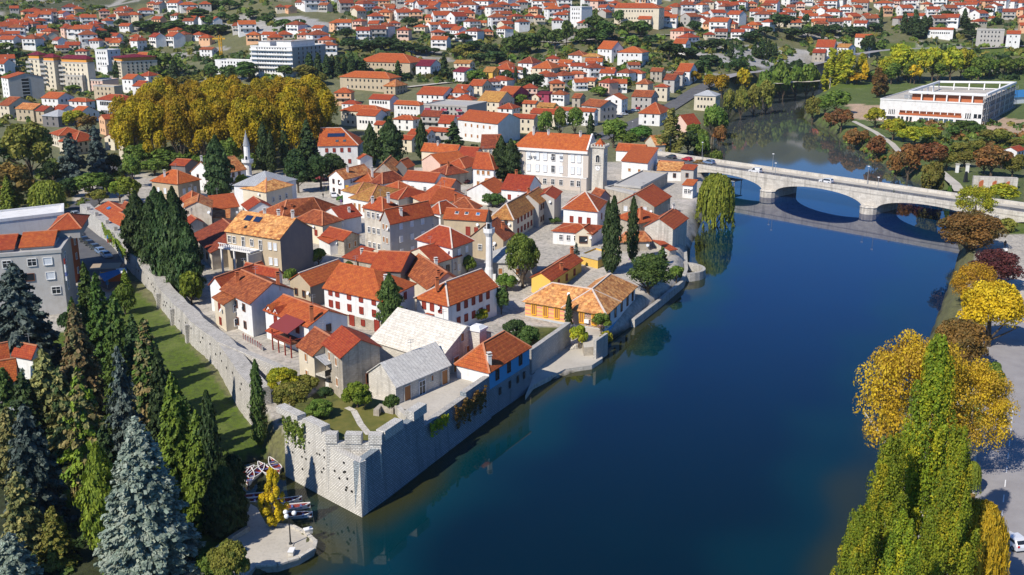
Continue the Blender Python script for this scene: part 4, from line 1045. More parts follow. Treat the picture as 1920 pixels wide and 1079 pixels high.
H(6, (478, 570), (805, 682), (1020, 580), 4.6, 'roof_red', 'cream_stucco', 'gable', 'C', apex=(592, 512), win=(0, (3, 'dark')), fl=1, wh=1.4, label='cream yellow gabled house with red roof leaning on the sharp hip roof house')
H(6, (85, 752), (425, 765), (632, 642), 5.6, 'roof_orange', 'dark_stucco_and_shade', 'gable', 'A', apex=(455, 560), win=(0, 0), label='house with dark shaded gable behind the long white house with red shutters')
H(11, (45, 232), (700, 376), (1060, 187), 6.6, 'roof_orange', 'white_stucco', 'hip1', 'A', rise=3.3, win=(0, (2, 'shut')), fl=2, cap=None, ch=[(.9, .3, 1.2)], label='long white house with red shutters and wide plain orange roof', key='long', zg=3.6)
hh = HOUSES['long']
for t_ in (.115, .235, .44, .645, .86):
 for z_, h_ in ((hh['ze'] - .75, .9), (hh['ze'] - 2.9, 1.15)):
  c = hh['a'].lerp(hh['b'], t_) + hh['nAB'] * .03; c.z = z_; add_window(hh['root'], c, hh['nAB'], .85, h_, 'shut')
m = MB(); d_ = (hh['b'] - hh['a']); c = (hh['a'] + hh['b']) / 2 + hh['nAB'] * .04; m.box((c.x, c.y, 4.4), (d_.length + .02, .1, 2.9), 'house_stone', math.atan2(d_.y, d_.x)); m.build('stone_base', hh['root'])
for t_, st_, h_ in ((.48, 'shut', 2.0), (.67, 'shut', 1.0), (.905, 'shut', 2.3)):
 c = hh['a'].lerp(hh['b'], t_) + hh['nAB'] * .12; c.z = 4.9 if h_ > 1.5 else 5.0; add_window(hh['root'], c, hh['nAB'], 1.1 if h_ > 1.5 else .8, h_, st_, True, 'door' if h_ > 1.5 else 'window')
H(11, (1085, 342), (1440, 432), (1985, 217), 5.3, 'roof_striped', 'white_stucco', 'hip0', 'C', apex=(1400, 178), win=((3, 'shut'), (5, 'shut')), fl=2, cap='roof_cap_white', ch=[(.1, .5, 1.3, 'brick_orange')], zg=3.6, label='white L shaped house with ridged orange roof and pale ridge lines by the lane', key='lane')
hh = HOUSES['lane']
for t_, fc in ((.45, 'AB'),):
 c = hh['a'].lerp(hh['b'], t_) + hh['nAB'] * .6; m = MB(); rz_ = math.atan2((hh['b'] - hh['a']).y, (hh['b'] - hh['a']).x)
 m.box((c.x, c.y, hh['ze'] - 2.6), (1.9, 1.2, .12), 'roof_orange', rz_); m.build('door_canopy', hh['root'])
H(6, (440, 748), (745, 970), (1150, 900), 4.6, 'roof_brown', 'cream_stucco', 'gable', 'A', rise=2.6, win=(0, 0), ch=[(.5, .6, 1.2), (.95, .3, 1.4, 'brick_orange')], label='low house with mottled brown roof between the long white house and the lane house')
# tall old houses in the middle
H(2, (735, 885), (945, 926), (1118, 880), 11, 'roof_orange', 'old_stucco', 'hip', 'A', rise=2.2, win=((3, 'glass'), (2, 'glass')), fl=3, ch=[(.3, .2, 1.2), (.9, .5, 1.0)], label='tall old weathered town house with stained front and orange hip roof')
H(6, (205, 192), (303, 228), (478, 92), 9.2, 'roof_orange', 'grey_stucco', 'gable', 'C', rise=2.6, win=((2, 'wood'), (3, 'blind')), fl=3, ch=[(.3, .2, 1.2)], label='tall grey plastered house joined to the weathered town house')
H(6, (410, 242), (527, 268), (857, 175), 7, 'roof_orange', 'old_stucco', 'gable', 'A', apex=(715, 108), win=((1, 'glass'), (3, 'glass')), fl=2, ch=[(.98, .5, .9)], label='old tan house with steep orange roof and broad bare gable')
H(2, (495, 702), (650, 738), (842, 652), 5, 'roof_ochre', 'white_stucco', 'hip', 'A', rise=1.8, win=(0, 0), label='rear half of the double brown roofed house by the planted terrace')
H(2, (580, 786), (786, 824), (985, 690), 5, 'roof_ochre', 'white_stucco', 'hip', 'A', rise=2.4, win=((3, 'wood'), 0), fl=1, wh=2.0, label='white house with brownish ochre hip roof and terrace with wooden doors')
H(2, (950, 668), (1122, 722), (1300, 685), 4.6, 'roof_red', 'white_stucco', 'hip', 'C', rise=2.0, win=(0, 0), label='plain red hip roof in the dense centre beside the ochre hip roof')
H(2, (1000, 772), (1122, 802), (1312, 712), 4.6, 'roof_orange', 'grey_stucco', 'hip', 'A', rise=2.0, win=(0, 0), label='orange roof with rusty left slope in the dense centre')
H(2, (1285, 772), (1452, 858), (1645, 752), 4.8, 'roof_orange', 'cream_stucco', 'hip', 'C', rise=2.4, win=(0, 0), cap=None, label='vivid plain orange roof in the dense centre of the old town')
H(2, (1445, 706), (1657, 755), (1862, 765), 4, 'roof_red', 'grey_stucco', 'gable', 'A', apex=(1750, 692), win=(0, 0), label='red roof with grey right gable above the white yard')
H(2, (1555, 646), (1710, 670), (1822, 630), 4.4, 'roof_red', 'house_stone', 'gable', 'A', rise=1.8, win=(0, 0), label='small red roof beside the purple leaved bush')
H(5, (925, 187), (1226, 250), (1440, 192), 5.2, 'roof_brown', 'cream_stucco', 'hip', 'A', apex=(1210, 100), win=((3, 'shut'), 0), fl=1, label='cream house with old brown hip roof behind the dark gable')
H(5, (1232, 112), (1432, 192), (1640, 142), 4.6, 'roof_red', 'white_stucco', 'gable', 'C', apex=(1332, 58), win=(0, 0), ch=[(.6, .2, .9)], label='white gable with red roof behind the yard of the patched roof house')
# big house with patched roof, shade put into the colour of its gable
big = H(5, (142, 312), (750, 405), (1110, 287), 9, 'roof_patched', 'tan_stucco', 'gable', 'A', apex=(912, 178), win=(0, 0), ch=[(.42, .52, 1.0), (.68, .52, 1.1), (.95, .5, 1.3)], cap=None, wallB='dark_stucco_and_shade', label='large old house with patched orange tile roof and bare gable in painted dark shade', key='big')
for t_, st_, z_ in ((.06, 'glass', 1.5), (.15, 'glass', 1.5), (.32, 'glass', 1.6), (.48, 'glass', 1.5), (.64, 'glass', 1.8), (.81, 'blind', 1.6), (.905, 'blind', 1.6), (.81, 'blind', 5.0), (.905, 'blind', 5.0)):
 c = big['a'].lerp(big['b'], t_) + big['nAB'] * .03; c.z = big['ze'] - z_ - .4; add_window(big['root'], c, big['nAB'], .85, 2.2 if t_ in (.32, .64) else 1.5, st_)
def patch_panel(hh, t_, v, w_, h_, mat, name):
 a, b, c, ze, rise = hh['a'], hh['b'], hh['c'], hh['ze'], hh['rise']; up = (c - b); W = up.length / 2; sl = rise / W; ex = up.normalized()
 p = a.lerp(b, t_) + ex * (2 * W * v); p.z = ze + sl * 2 * W * v + .2
 dv = (ex + Vector((0, 0, sl))).normalized(); du = (b - a).normalized(); nn = du.cross(dv).normalized(); nn = nn if nn.z > 0 else -nn
 m = MB(); r = [p + du * x * w_ / 2 + dv * y * h_ / 2 for x, y in ((-1, -1), (1, -1), (1, 1), (-1, 1))]
 m.hull([q + nn * -.1 for q in r], [q + nn * .1 for q in r], mat); m.build(name, hh['roof'])
for t_ in (.23, .25 + .155): patch_panel(big, t_, .33, 1.9, 1.6, 'solar_panel', 'solar_panel')
patch_panel(big, .3, .12, .6, .7, 'rubber', 'roof_hatch')
patch_panel(HOUSES['solar'], .42, .27, 6.0, 1.7, 'solar_panel', 'solar_panel');
for t_ in (.47, .66): patch_panel(HOUSES['solar'], t_, .1, 1.0, .9, 'skylight_glass', 'skylight')
m = MB(); n_, e_ = big['nAB'], (big['b'] - big['a']).normalized(); rz_ = math.atan2(e_.y, e_.x)
c = big['a'].lerp(big['b'], .32) + n_ * 1.5; m.box((c.x, c.y, big['ze'] - 3.3), (9.5, 3.0, .3), 'white_paint', rz_);
for k in range(16): q = big['a'].lerp(big['b'], .05 + .036 * k) + n_ * 2.9; m.box((q.x, q.y, big['ze'] - 2.7), (.14, .14, .9), 'white_paint', rz_)
q = big['a'].lerp(big['b'], .32) + n_ * 2.9; m.box((q.x, q.y, big['ze'] - 2.25), (9.5, .2, .14), 'white_paint', rz_)
for t_ in (.06, .3, .55): q = big['a'].lerp(big['b'], t_) + n_ * 2.7; m.box((q.x, q.y, big['ze'] - 6.2), (.35, .35, 5.6), 'white_paint', rz_)
m.build('balcony', big['root'])
m = MB(); c = big['a'].lerp(big['b'], .65) + n_ * 2.2; m.box((c.x, c.y, big['ze'] - 5.6), (.3, 4.2, 4.2), 'concrete', rz_); m.build('side_wall', big['root'])
H(5, (1225, 362), (1468, 424), (1642, 366), 3.8, 'roof_red', 'house_stone', 'gable', 'A', apex=(1556, 335), win=(0, (2, 'wood')), label='small stone cottage with red roof right of the dark gable')
H(5, (1185, 392), (1310, 455), (1415, 440), 3.0, 'roof_red', 'white_stucco', 'shed', 'A', rise=.8, win=(0, 0), label='red lean-to roof below the small stone cottage')
H(5, (1462, 612), (1610, 648), (1690, 565), 3, 'roof_red', 'house_stone', 'shed', 'A', rise=.9, win=(0, 0), ch=[(.9, .4, 1.2)], label='low crumbling red roof with stubby chimney among shrubs')
H(5, (1635, 645), (1790, 674), (1915, 612), 3.3, 'roof_red', 'house_stone', 'gable', 'A', rise=1.4, win=(0, 0), label='half ruined house with grey edged red roof')
H(8, (1040, 267), (1266, 336), (1588, 162), 4.6, 'roof_striped', 'tan_stucco', 'gable', 'C', apex=(1126, 198), win=((2, 'dark'), (1, 'blind')), fl=1, wallB='dark_stucco_and_shade', cap='roof_cap_white', label='tan gabled house with ridged orange roof beside the long white house')
H(8, (272, 370), (606, 533), (1082, 378), 6.8, 'roof_brown', 'white_stucco', 'gable', 'A', apex=(845, 312), win=((3, 'dark'), 0), fl=2, ch=[(.2, .25, 1.6, 'brick_orange'), (.97, .66, 2.2, 'brick_orange')], label='big white house with rust brown roof and blank grey gable by the town wall', key='brown', zg=3.6)
H(8, (186, 462), (308, 546), (500, 480), 5.6, 'roof_brown', 'cream_stucco', 'shed', 'A', rise=1.4, win=((1, 'shut'), (1, 'glass')), fl=2, zg=3.6, label='cream front wing with brown lean-to roof beside the town wall')
H(8, (142, 316), (272, 356), (520, 152), 5.6, 'roof_orange', 'white_stucco', 'gable', 'C', rise=1.6, win=((1, 'glass'), 0), fl=1, zg=3.8, label='white left wing with jagged orange roof facing the town wall')
H(8, (520, 150), (880, 225), (950, 190), 6.2, 'roof_orange', 'white_stucco', 'gable', 'A', rise=1.0, win=(0, 0), zg=3.8, label='narrow orange roof squeezed behind the big rust brown roof')
red = H(8, (762, 602), (1250, 792), (1685, 672), 6.0, 'roof_orange', 'white_stucco', 'gable', 'A', apex=(1442, 618), win=((3, 'shut'), (1, 'dark')), fl=2, ch=[(.97, .12, 2.6, 'brick_orange')], label='white house with orange roof, dormers and dark red terrace awning', key='awning', zg=3.4, wallB='white_stucco')
def terrace(hh):
 a, b, n = hh['a'], hh['b'], hh['nAB']; e = (b - a).normalized(); rz = math.atan2(e.y, e.x); root = hh['root']; ze = hh['ze']
 c = a.lerp(b, .68) + n * 1.4
 m = MB(); m.box((c.x, c.y, ze - 3.0), (6.0, 2.9, .22), 'wood_brown', rz)
 for u in (-2.9, -1, 1, 2.9):
  q = c + e * u + n * 1.35; m.box((q.x, q.y, ze - 4.2), (.18, .18, 5.2 if abs(u) > 2 else 2.4), 'shutter_red', rz)
 for dz in (-2.2, -2.5, -2.8): q = c + n * 1.4; m.box((q.x, q.y, ze + dz), (6.0, .08, .12), 'shutter_red', rz)
 for s in (-1, 1): q = c + e * (s * 2.95); m.box((q.x, q.y, ze - 2.3), (.08, 2.8, .12), 'shutter_red', rz)
 m.build('terrace', root)
 m = MB(); q0, q1 = c - e * 2.7 - n * 1.3, c + e * 2.9 - n * 1.3
 ring = [c - e * 2.8 + n * 1.9 + Vector((0, 0, -.9)), c + e * 3.0 + n * 1.9 + Vector((0, 0, -.9)), c + e * 3.0 - n * 1.6 + Vector((0, 0, .55)), c - e * 2.8 - n * 1.6 + Vector((0, 0, .55))]
 m.hull([p - Vector((0, 0, .12)) for p in ring], ring, 'awning_red'); m.build('awning', root)
 m = MB(); c2 = a.lerp(b, .3) + n * .7; ring = [a.lerp(b, .12) + n * 1.3, a.lerp(b, .45) + n * 1.3, a.lerp(b, .45) + n * .02, a.lerp(b, .12) + n * .02]
 for i, p in enumerate(ring): p.z = ze - (3.3 if i < 2 else 2.8)
 m.hull([p - Vector((0, 0, .12)) for p in ring], ring, 'roof_orange'); m.build('door_canopy', root)
 for t_ in (.1, .26):
  m = MB(); c3 = a.lerp(b, t_) - n * .4; w = .95
  f = [c3 - e * w + n * .5, c3 + e * w + n * .5]
  zl, zh = ze - .1, ze + 1.05
  fr = [Vector((f[0].x, f[0].y, zl - .4)), Vector((f[1].x, f[1].y, zl - .4)), Vector((f[1].x, f[1].y, zl)), Vector((c3.x + n.x * .5, c3.y + n.y * .5, zh)), Vector((f[0].x, f[0].y, zl))]
  bk = [p - n * 2.4 for p in fr]; m.hull(fr, bk, 'white_stucco')
  up_ = Vector((0, 0, .1)); tip, tipb = fr[3] + up_ + n * .2, bk[3] + up_
  for q, qb in ((fr[4] - e * .2 + n * .2, bk[4] - e * .2), (fr[2] + e * .2 + n * .2, bk[2] + e * .2)):
   m.hull([q, tip, tipb, qb], [q + up_, tip + up_, tipb + up_, qb + up_], 'roof_orange')
  dm = m.build('dormer', hh['roof']);
  o = link(bpy.data.objects.new('window', win_mesh('pane', .6, .9, 'shut'))); o.parent = dm; W = parent_world(dm)
  cw = c3 + n * .53; o.location = (cw.x - W[0], cw.y - W[1], ze - .05 - W[2]); o.rotation_euler = (0, 0, math.atan2(n.y, n.x) + math.pi / 2)
terrace(red)
sth = H(13, (405, 376), (606, 540), (1008, 412), 6.6, 'roof_orange', 'house_stone', 'gable', 'A', apex=(820, 346), win=((2, 'wood'), 0), fl=2, cap=None, label='rubble stone house with bright orange roof above the bastion garden', key='stone', zg=4.6)
c = sth['b'].lerp(sth['c'], .68) + sth['nBC'] * .03; c.z = sth['ze'] - 4.6; add_window(sth['root'], c, sth['nBC'], 1.0, 1.5, 'dark')
br2 = H(13, (115, 400), (292, 516), (560, 362), 5.6, 'roof_brown', 'cream_stucco', 'gable', 'A', rise=2.0, win=((1, 'wood'), 0), fl=2, label='cream house with brown roof and glazed balcony beside the rubble stone house', key='balc', zg=4.2)
m = MB(); n_, e_ = br2['nBC'], (br2['c'] - br2['b']).normalized(); q = [br2['b'] + e_ * .1, br2['b'] + e_ * 4.2]
ring = [q[0] + n_ * 2.6, q[1] + n_ * 2.6, q[1], q[0]]
for i, p in enumerate(ring): p.z = br2['ze'] - (1.1 if i < 2 else .2)
ring = ring if (ring[1] - ring[0]).cross(ring[2] - ring[1]).z > 0 else ring[::-1]
m.hull([p - Vector((0, 0, .08)) for p in ring], ring, 'roof_metal'); m.build('awning', br2['root'])
m = MB(); c = br2['b'] + e_ * 2.15 + n_ * 1.2; m.box((c.x, c.y, br2['ze'] - 3.2), (4.0, 2.4, .25), 'pale_stone', math.atan2(e_.y, e_.x)); c2 = c + n_ * 1.1; m.box((c2.x, c2.y, br2['ze'] - 2.6), (4.0, .1, 1.0), 'dark_metal', math.atan2(e_.y, e_.x)); c3 = c + e_ * .8; m.box((c3.x, c3.y, br2['ze'] - 4.6), (2.2, 2.2, 2.6), 'white_stucco', math.atan2(e_.y, e_.x)); m.build('balcony', br2['root'])
# stone roofed hall on the terrace
h56 = house(T(11, (575, 822)), T(11, (1340, 1060)), (921, 624), 3.3, 'roof_stone', 'pale_stone', 'gable', 'A', zg=TZ, apex=T(11, (1630, 676)), win=(0, 0), cap=None, ov=.35, base=1.0, label='big hall with pale stone slab roof and wooden doors on the terrace', name='stone_hall', cat='hall', key='hall')
lt = house(T(13, (905, 705)), T(13, (1210, 872)), T(13, (1702, 597)), 2.9, 'roof_ribbed', 'pale_stone', 'gable', 'C', zg=TZ, apex=T(13, (1045, 606)), win=(0, 0), cap=None, ov=.3, base=1.0, label='lower stone annex with striped slate roof in front of the stone slab hall', name='stone_hall', cat='hall', key='annex')
for t_, st_, w_, h_ in ((.2, 'wood', 1.3, 2.3), (.47, 'glass', 1.3, 2.1), (.66, 'wood', .5, .9), (.9, 'wood', 1.3, 2.3)):
 c = lt['b'].lerp(lt['c'], t_) + lt['nBC'] * .03; c.z = TZ + (h_ / 2 + .02 if h_ > 1 else 1.9); add_window(lt['root'], c, lt['nBC'], w_, h_, st_, True, 'door' if h_ > 2 else 'window')
for t_, st_, w_, h_, z_ in ((.08, 'glass', .9, 2.0, 1.1), (.3, 'wood', 1.5, 2.4, 1.25), (.53, 'wood', 1.1, 1.1, 2.7), (.42, 'wood', .9, 1.3, 5.2)):
 c = h56['b'].lerp(h56['c'], t_) + h56['nBC'] * .03; c.z = TZ + z_; add_window(h56['root'], c, h56['nBC'], w_, h_, st_, True, 'door' if h_ > 1.9 else 'window')
m = MB(); c = h56['b'].lerp(h56['c'], .62) + h56['nBC'] * 1.0; zt_ = h56['ze'] + h56['rise'] * .75
rzz = math.atan2(h56['nBC'].y, h56['nBC'].x); prism(m, c, 2.1, 2.2, 2, zt_, 'pale_stone', rzz); prism(m, c, 2.5, 2.6, zt_, zt_ + .35, 'white_stucco', rzz); prism(m, c, 2.2, 2.3, zt_ + .35, zt_ + .8, 'white_stucco', rzz, 1.2, 1.2); m.build('chimney_stack', h56['root'])
# white house on the river wall, blue shade painted on its river face
blue = house(T(14, (575, 486)), T(14, (939, 580)), T(14, (1395, 299)), 7.7, 'roof_striped', 'white_stucco', 'hip', 'C', zg=0, rise=2.9, win=(0, 0), base=3.6, ov=.3, cap='roof_cap', label='white house, river side in painted blue shade, orange hip roof, standing on the river wall', key='blue', wallB='blue_paint_and_shade', ch=[(.1, .12, 1.4)])
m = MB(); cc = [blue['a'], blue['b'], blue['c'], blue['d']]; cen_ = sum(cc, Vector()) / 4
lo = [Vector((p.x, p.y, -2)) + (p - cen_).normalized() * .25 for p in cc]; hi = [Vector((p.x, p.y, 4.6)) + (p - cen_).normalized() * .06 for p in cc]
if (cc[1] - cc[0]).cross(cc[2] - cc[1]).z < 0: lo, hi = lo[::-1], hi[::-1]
m.hull(lo, hi, 'shade_tinted_stone'); m.build('stone_base', blue['root'])
for t_ in (.19, .47, .76):
 c = blue['b'].lerp(blue['c'], t_) + blue['nBC'] * .03; c.z = blue['ze'] - 1.35; add_window(blue['root'], c, blue['nBC'], .85, 1.5, 'dark')
for t_ in (.24, .48, .68, .84):
 c = blue['b'].lerp(blue['c'], t_) + blue['nBC'] * .2; c.z = blue['ze'] - 4.3; add_window(blue['root'], c, blue['nBC'], .6, 1.2, 'dark', False)
# striped yellow house
SA, SB, SC_ = T(12, (508, 375), (1405, 525), (1745, 212))
ZS = 5.9
a, b, c = P(*SA, ZS), P(*SB, ZS), P(*SC_, ZS)
e1 = (a - b); e2 = (c - b); w_ = 8.6
e2n = e2.normalized()
h58 = house(SA, SB, proj(b + e2n * w_), ZS, 'roof_patched', 'striped_wall', 'hip', 'A', zg=0, rise=2.9, win=(0, 0), base=1.0, ov=.5, cap='roof_cap_white', label='long yellow and pink striped house with mottled orange hip roof by the river', key='striped')
def wing(hh, e1, e2, L):
 b = hh['b']; e1n = e1.normalized(); e2n = e2.normalized(); root = hh['root']
 q = [b + Vector((0, 0, 0)), b + e2n * L, b + e2n * L + e1n * w_, b + e1n * w_]
 m, R0, R1, s = roof_build(q, ZS - .01, 2.9, 1, 1, 'roof_patched', .5, .14, 'roof_cap_white'); m.build('wing_roof', root)
 m = MB(); lo = [Vector((p.x, p.y, -1)) for p in q]; hi = [Vector((p.x, p.y, ZS - .03)) for p in q]
 if (q[1] - q[0]).cross(q[2] - q[1]).z < 0: lo, hi = lo[::-1], hi[::-1]
 for k in range(4): m.face([lo[k], lo[(k + 1) % 4], hi[(k + 1) % 4], hi[k]], 'white_stucco')
 o = -e1n * .02
 for mm in [m]: mm.v = [tuple(Vector(v) + o) for v in mm.v]
 m.build('wing_wall', root)
 m = MB(); n = hh['nBC']
 p, q2 = b + n * .06, b + e2n * L + n * .06
 m.face([Vector((p.x, p.y, -1)), Vector((q2.x, q2.y, -1)), Vector((q2.x, q2.y, 2.2)), Vector((p.x, p.y, 2.2))], 'blue_paint_and_shade'); m.build('plinth', root)
 for t_ in (.12, .32, .52, .72, .9): c = b + e2n * (L * t_) + n * .06; c.z = ZS - 1.7; add_window(root, c, n, .8, 1.8, 'dark')
wing(h58, a - b, c - b, (c - b).length)
for t_ in (.115, .265, .41, .575, .72, .875):
 if t_ == .575: continue
 c = h58['a'].lerp(h58['b'], t_) + h58['nAB'] * .03; c.z = ZS - 1.65; add_window(h58['root'], c, h58['nAB'], .85, 1.9, 'yellow')
m = MB(); d_ = h58['b'] - h58['a']; c = (h58['a'] + h58['b']) / 2 + h58['nAB'] * .05; m.box((c.x, c.y, 2.0), (d_.length + .1, .14, 1.4), 'plinth_grey', math.atan2(d_.y, d_.x)); m.build('plinth', h58['root'])
m = MB(); c = h58['a'].lerp(h58['b'], .79) + h58['nAB'] * .3; m.box((c.x, c.y, ZS - 2.1), (.95, .4, .7), 'white_paint', math.atan2(d_.y, d_.x)); m.build('air_conditioner', h58['root'])
patch_panel(h58, .5, .28, .5, .6, 'white_paint', 'roof_hatch')
H(7, (100, 957), (312, 995), (662, 765), 3.8, 'roof_striped', 'yellow_stucco', 'gable', 'C', apex=(205, 912), win=(0, (3, 'shut')), fl=1, zg=2.6, ch=[(.4, .12, 1.2, 'brick_orange'), (.97, .5, 1.2, 'brick_orange')], label='long low yellow house with ridged red roof behind the striped house')
H(7, (655, 716), (846, 766), (935, 690), 3.0, 'paving', 'yellow_stucco', 'flat', 'A', win=(0, 0), zg=2.8, label='small yellow flat roofed building at the foot of the tall cypresses')
H(3, (1298, 900), (1680, 937), (1772, 822), 6, 'roof_striped', 'white_stucco', 'hip', 'A', apex=(1560, 722), win=((3, 'shut'), (1, 'shut')), fl=1, wh=1.4, cap='roof_cap_white', label='white house with steep red hip roof and three brown shutters on the square')
H(3, (1600, 760), (1700, 790), (1800, 762), 5.5, 'roof_brown', 'grey_stucco', 'gable', 'A', rise=1.8, win=(0, 0), label='small brown gable roof behind the steep red hip roof')
H(7, (340, 437), (775, 468), (898, 385), 3.3, 'roof_red', 'white_stucco', 'hip', 'A', apex=(700, 365), win=((4, 'glass'), 0), fl=1, label='low white restaurant with red hip roof on the square')
H(7, (592, 470), (772, 474), (830, 432), 3.2, 'roof_red', 'cream_stucco', 'gable', 'C', apex=(690, 402), win=((1, 'dark'), 0), ww=1.9, wh=1.6, label='cream gabled entrance porch of the low restaurant')
H(4, (455, 975), (880, 1000), (1062, 886), 5, 'roof_orange', 'house_stone', 'gable', 'C', apex=(672, 862), win=((3, 'blind'), 0), fl=2, wallB='blue_paint_and_shade' if False else None, label='grey stone gable house with orange roof behind the single tall cypress')
H(7, (1372, 388), (1690, 412), (1850, 290), 6.3, 'roof_striped', 'pale_stone', 'gable', 'C', apex=(1512, 302), win=(0, 0), zg=2.6, base=-.5, label='tall pale stone gable house at the right river edge', ch=[(.95, .5, 1.0)])
H(7, (1062, 278), (1300, 352), (1415, 270), 5, 'roof_red', 'house_stone', 'hip', 'A', rise=2.2, win=(0, 0), zg=3, ch=[(.9, .2, 2.4, 'brick_orange')], label='stone house with red hip roof half hidden by the cypresses')
H(7, (1086, 548), (1430, 537), (1545, 522), 4, 'roof_old', 'house_stone', 'hip', 'A', apex=(1372, 392), win=(0, 0), zg=2.6, label='low stone house with mottled orange hip roof between cypress and river gable')
H(7, (1430, 545), (1650, 660), (1690, 640), 3.0, 'roof_red', 'pale_stone', 'shed', 'C', rise=.5, win=(0, 0), zg=2.2, label='stone lean-to at the foot of the river gable')
H(4, (515, 491), (806, 518), (917, 412), 6, 'roof_orange', 'white_stucco', 'shed', 'A', rise=2.0, win=((2, 'wood'), 0), fl=1, wh=.9, cap='roof_cap', label='white block house with single pitch orange roof right of the clock tower')
H(4, (465, 408), (760, 386), (832, 358), 4.2, 'roof_red', 'white_stucco', 'gable', 'A', rise=2.0, win=(0, 0), label='long low red roof behind the white block house')
H(4, (780, 272), (893, 312), (1005, 305), 5.4, 'roof_old', 'cream_stucco', 'gable', 'C', apex=(832, 210), win=((1, 'blind'), (1, 'blind')), fl=1, label='cream gabled house with ochre roof beside the tall pale poplar')
H(4, (914, 598), (1196, 604), (1215, 518), 3.4, 'roof_patched', 'white_stucco', 'gable', 'A', rise=1.6, win=((2, 'dark'), 0), label='low white house with collapsing ochre roof below the bridge ramp')
H(4, (925, 520), (1180, 560), (1250, 480), 3.2, 'roof_red', 'white_stucco', 'gable', 'A', rise=1.2, win=(0, 0), label='red roof squeezed under the bridge ramp')
H(4, (1190, 572), (1322, 592), (1328, 540), 4.2, 'roof_orange', 'grey_stucco', 'shed', 'A', rise=.7, win=((1, 'dark'), 0), label='orange lean-to roof beside the bridge abutment')
H(4, (1208, 738), (1315, 768), (1328, 705), 4, 'roof_orange', 'white_stucco', 'shed', 'A', rise=.8, win=((2, 'glass'), 0), label='small white house with orange lean-to roof near the willow')
H(4, (432, 768), (728, 800), (1030, 640), 3.6, 'concrete', 'house_stone', 'flat', 'A', win=(0, 0), label='low ruin with broad grey concrete roof beside the clock tower')
H(4, (330, 800), (640, 870), (660, 840), 3.0, 'concrete', 'house_stone', 'flat', 'A', win=(0, 0), label='rough stone yard wall building below the clock tower')
H(16, (215, 322), (372, 430), (512, 352), 4, 'roof_orange', 'white_stucco', 'gable', 'A', rise=1.6, win=(0, 0), label='orange roofed house with blue roof panel behind the town wall', key='bp')
patch_panel(HOUSES['bp'], .45, .3, 2.0, 1.0, 'awning_blue', 'roof_window')
H(16, (370, 442), (516, 502), (642, 432), 4, 'roof_orange', 'white_stucco', 'gable', 'A', rise=1.4, win=(0, 0), label='small orange roofed house close behind the town wall and cypress grove')
H(16, (490, 330), (600, 370), (690, 330), 4.5, 'roof_brown', 'white_stucco', 'gable', 'A', rise=2, win=(0, 0), label='brown roof tucked left of the dense cypress grove')
H(16, (1325, 600), (1540, 805), (1702, 620), 4, 'roof_brown', 'old_stucco', 'gable', 'A', rise=2.6, win=((3, 'dark'), 0), label='dilapidated house in the shade right of the cypress grove')
H(16, (1225, 420), (1300, 480), (1400, 450), 4, 'roof_red', 'old_stucco', 'gable', 'A', rise=1.0, win=(0, 0), label='tiny red roof in front of the stained gable')
# ---------------------------------------------------------------- the town behind, the new school, the slopes
TL.update({21: (640, 0), 22: (0, 0), 23: (1280, 0), 24: (0, 90), 25: (1640, 130), 26: (0, 400), 27: (0, 360)})
def TK(n, p):
 k = {21: 2.997, 22: 2.997, 23: 2.997, 24: 6.857, 25: 6.857, 26: 5.396, 27: 2.997}[n]
 return (TL[n][0] + p[0] / k, TL[n][1] + p[1] / k)
def M(n, A, B, C, h, *a, **k):
 for q in ('apex', 'D'):
  if q in k: k[q] = TK(n, k[q])
 k.setdefault('frame', False); k.setdefault('cap', 'roof_cap')
 return house(TK(n, A), TK(n, B), TK(n, C), h, *a, **k)
CN = {'white_stucco': 'white', 'cream_stucco': 'cream', 'tan_stucco': 'tan', 'grey_stucco': 'grey', 'pink_stucco': 'pink', 'house_stone': 'stone', 'peach_stucco': 'peach', 'concrete': 'concrete', 'old_stucco': 'weathered', 'yellow_stucco': 'yellow', 'magenta_stucco': 'magenta', 'pale_stone': 'pale stone', 'orange_stucco': 'orange', 'dark_stucco_and_shade': 'dark'}
RN = {'roof_orange': 'orange', 'roof_red': 'red', 'roof_brown': 'brown', 'roof_old': 'mottled', 'roof_ochre': 'straw coloured', 'roof_magenta': 'magenta', 'roof_patched': 'patchy orange', 'roof_slate': 'grey', 'roof_metal': 'grey', 'roof_striped': 'ridged orange'}
def mid(n, A, B, C, h, roof, wall, typ='gable', ridge='A', where='', **k):
 M(n, A, B, C, h, roof, wall, typ, ridge, label='%s house with %s %s roof %s' % (CN[wall], RN[roof], {'hip0': 'hip', 'hip1': 'hip'}.get(typ, typ), where), **k)
W_, O_, R_ = 'white_stucco', 'roof_orange', 'roof_red'
M(21, (655, 672), (880, 697), (1005, 668), 8.5, O_, W_, 'gable', 'A', apex=(940, 640), win=((5, 'wood'), (0, 'glass')), fl=2, cap=None, label='big white school block with plain orange roof and rows of small windows', name='school', cat='school')
ab = M(21, (455, 580), (706, 602), (812, 578), 10, 'concrete', 'grey_stucco', 'flat', 'A', win=((8, 'glass'), (0, 'glass')), fl=4, label='grey four storey apartment block with balconies and flat roof', name='apartment_block', cat='apartments')
def balconies(hh, ts, floors, fh, wall='magenta_stucco', w=3.0):
 a, b, n = hh['a'], hh['b'], hh['nAB']; d = (b - a).normalized(); rz = math.atan2(d.y, d.x)
 for t_ in ts:
  for k in range(floors):
   c = a.lerp(b, t_) + n * .7; z = hh['ze'] - fh * (k + 1) + .4
   m = MB(); m.box((c.x, c.y, z), (w, 1.4, .18), 'concrete', rz); c2 = c + n * .65; m.box((c2.x, c2.y, z + .55), (w, .1, .95), wall, rz); m.build('balcony', hh['root'])
balconies(ab, (.12, .5, .85), 3, 2.5, 'magenta_stucco')
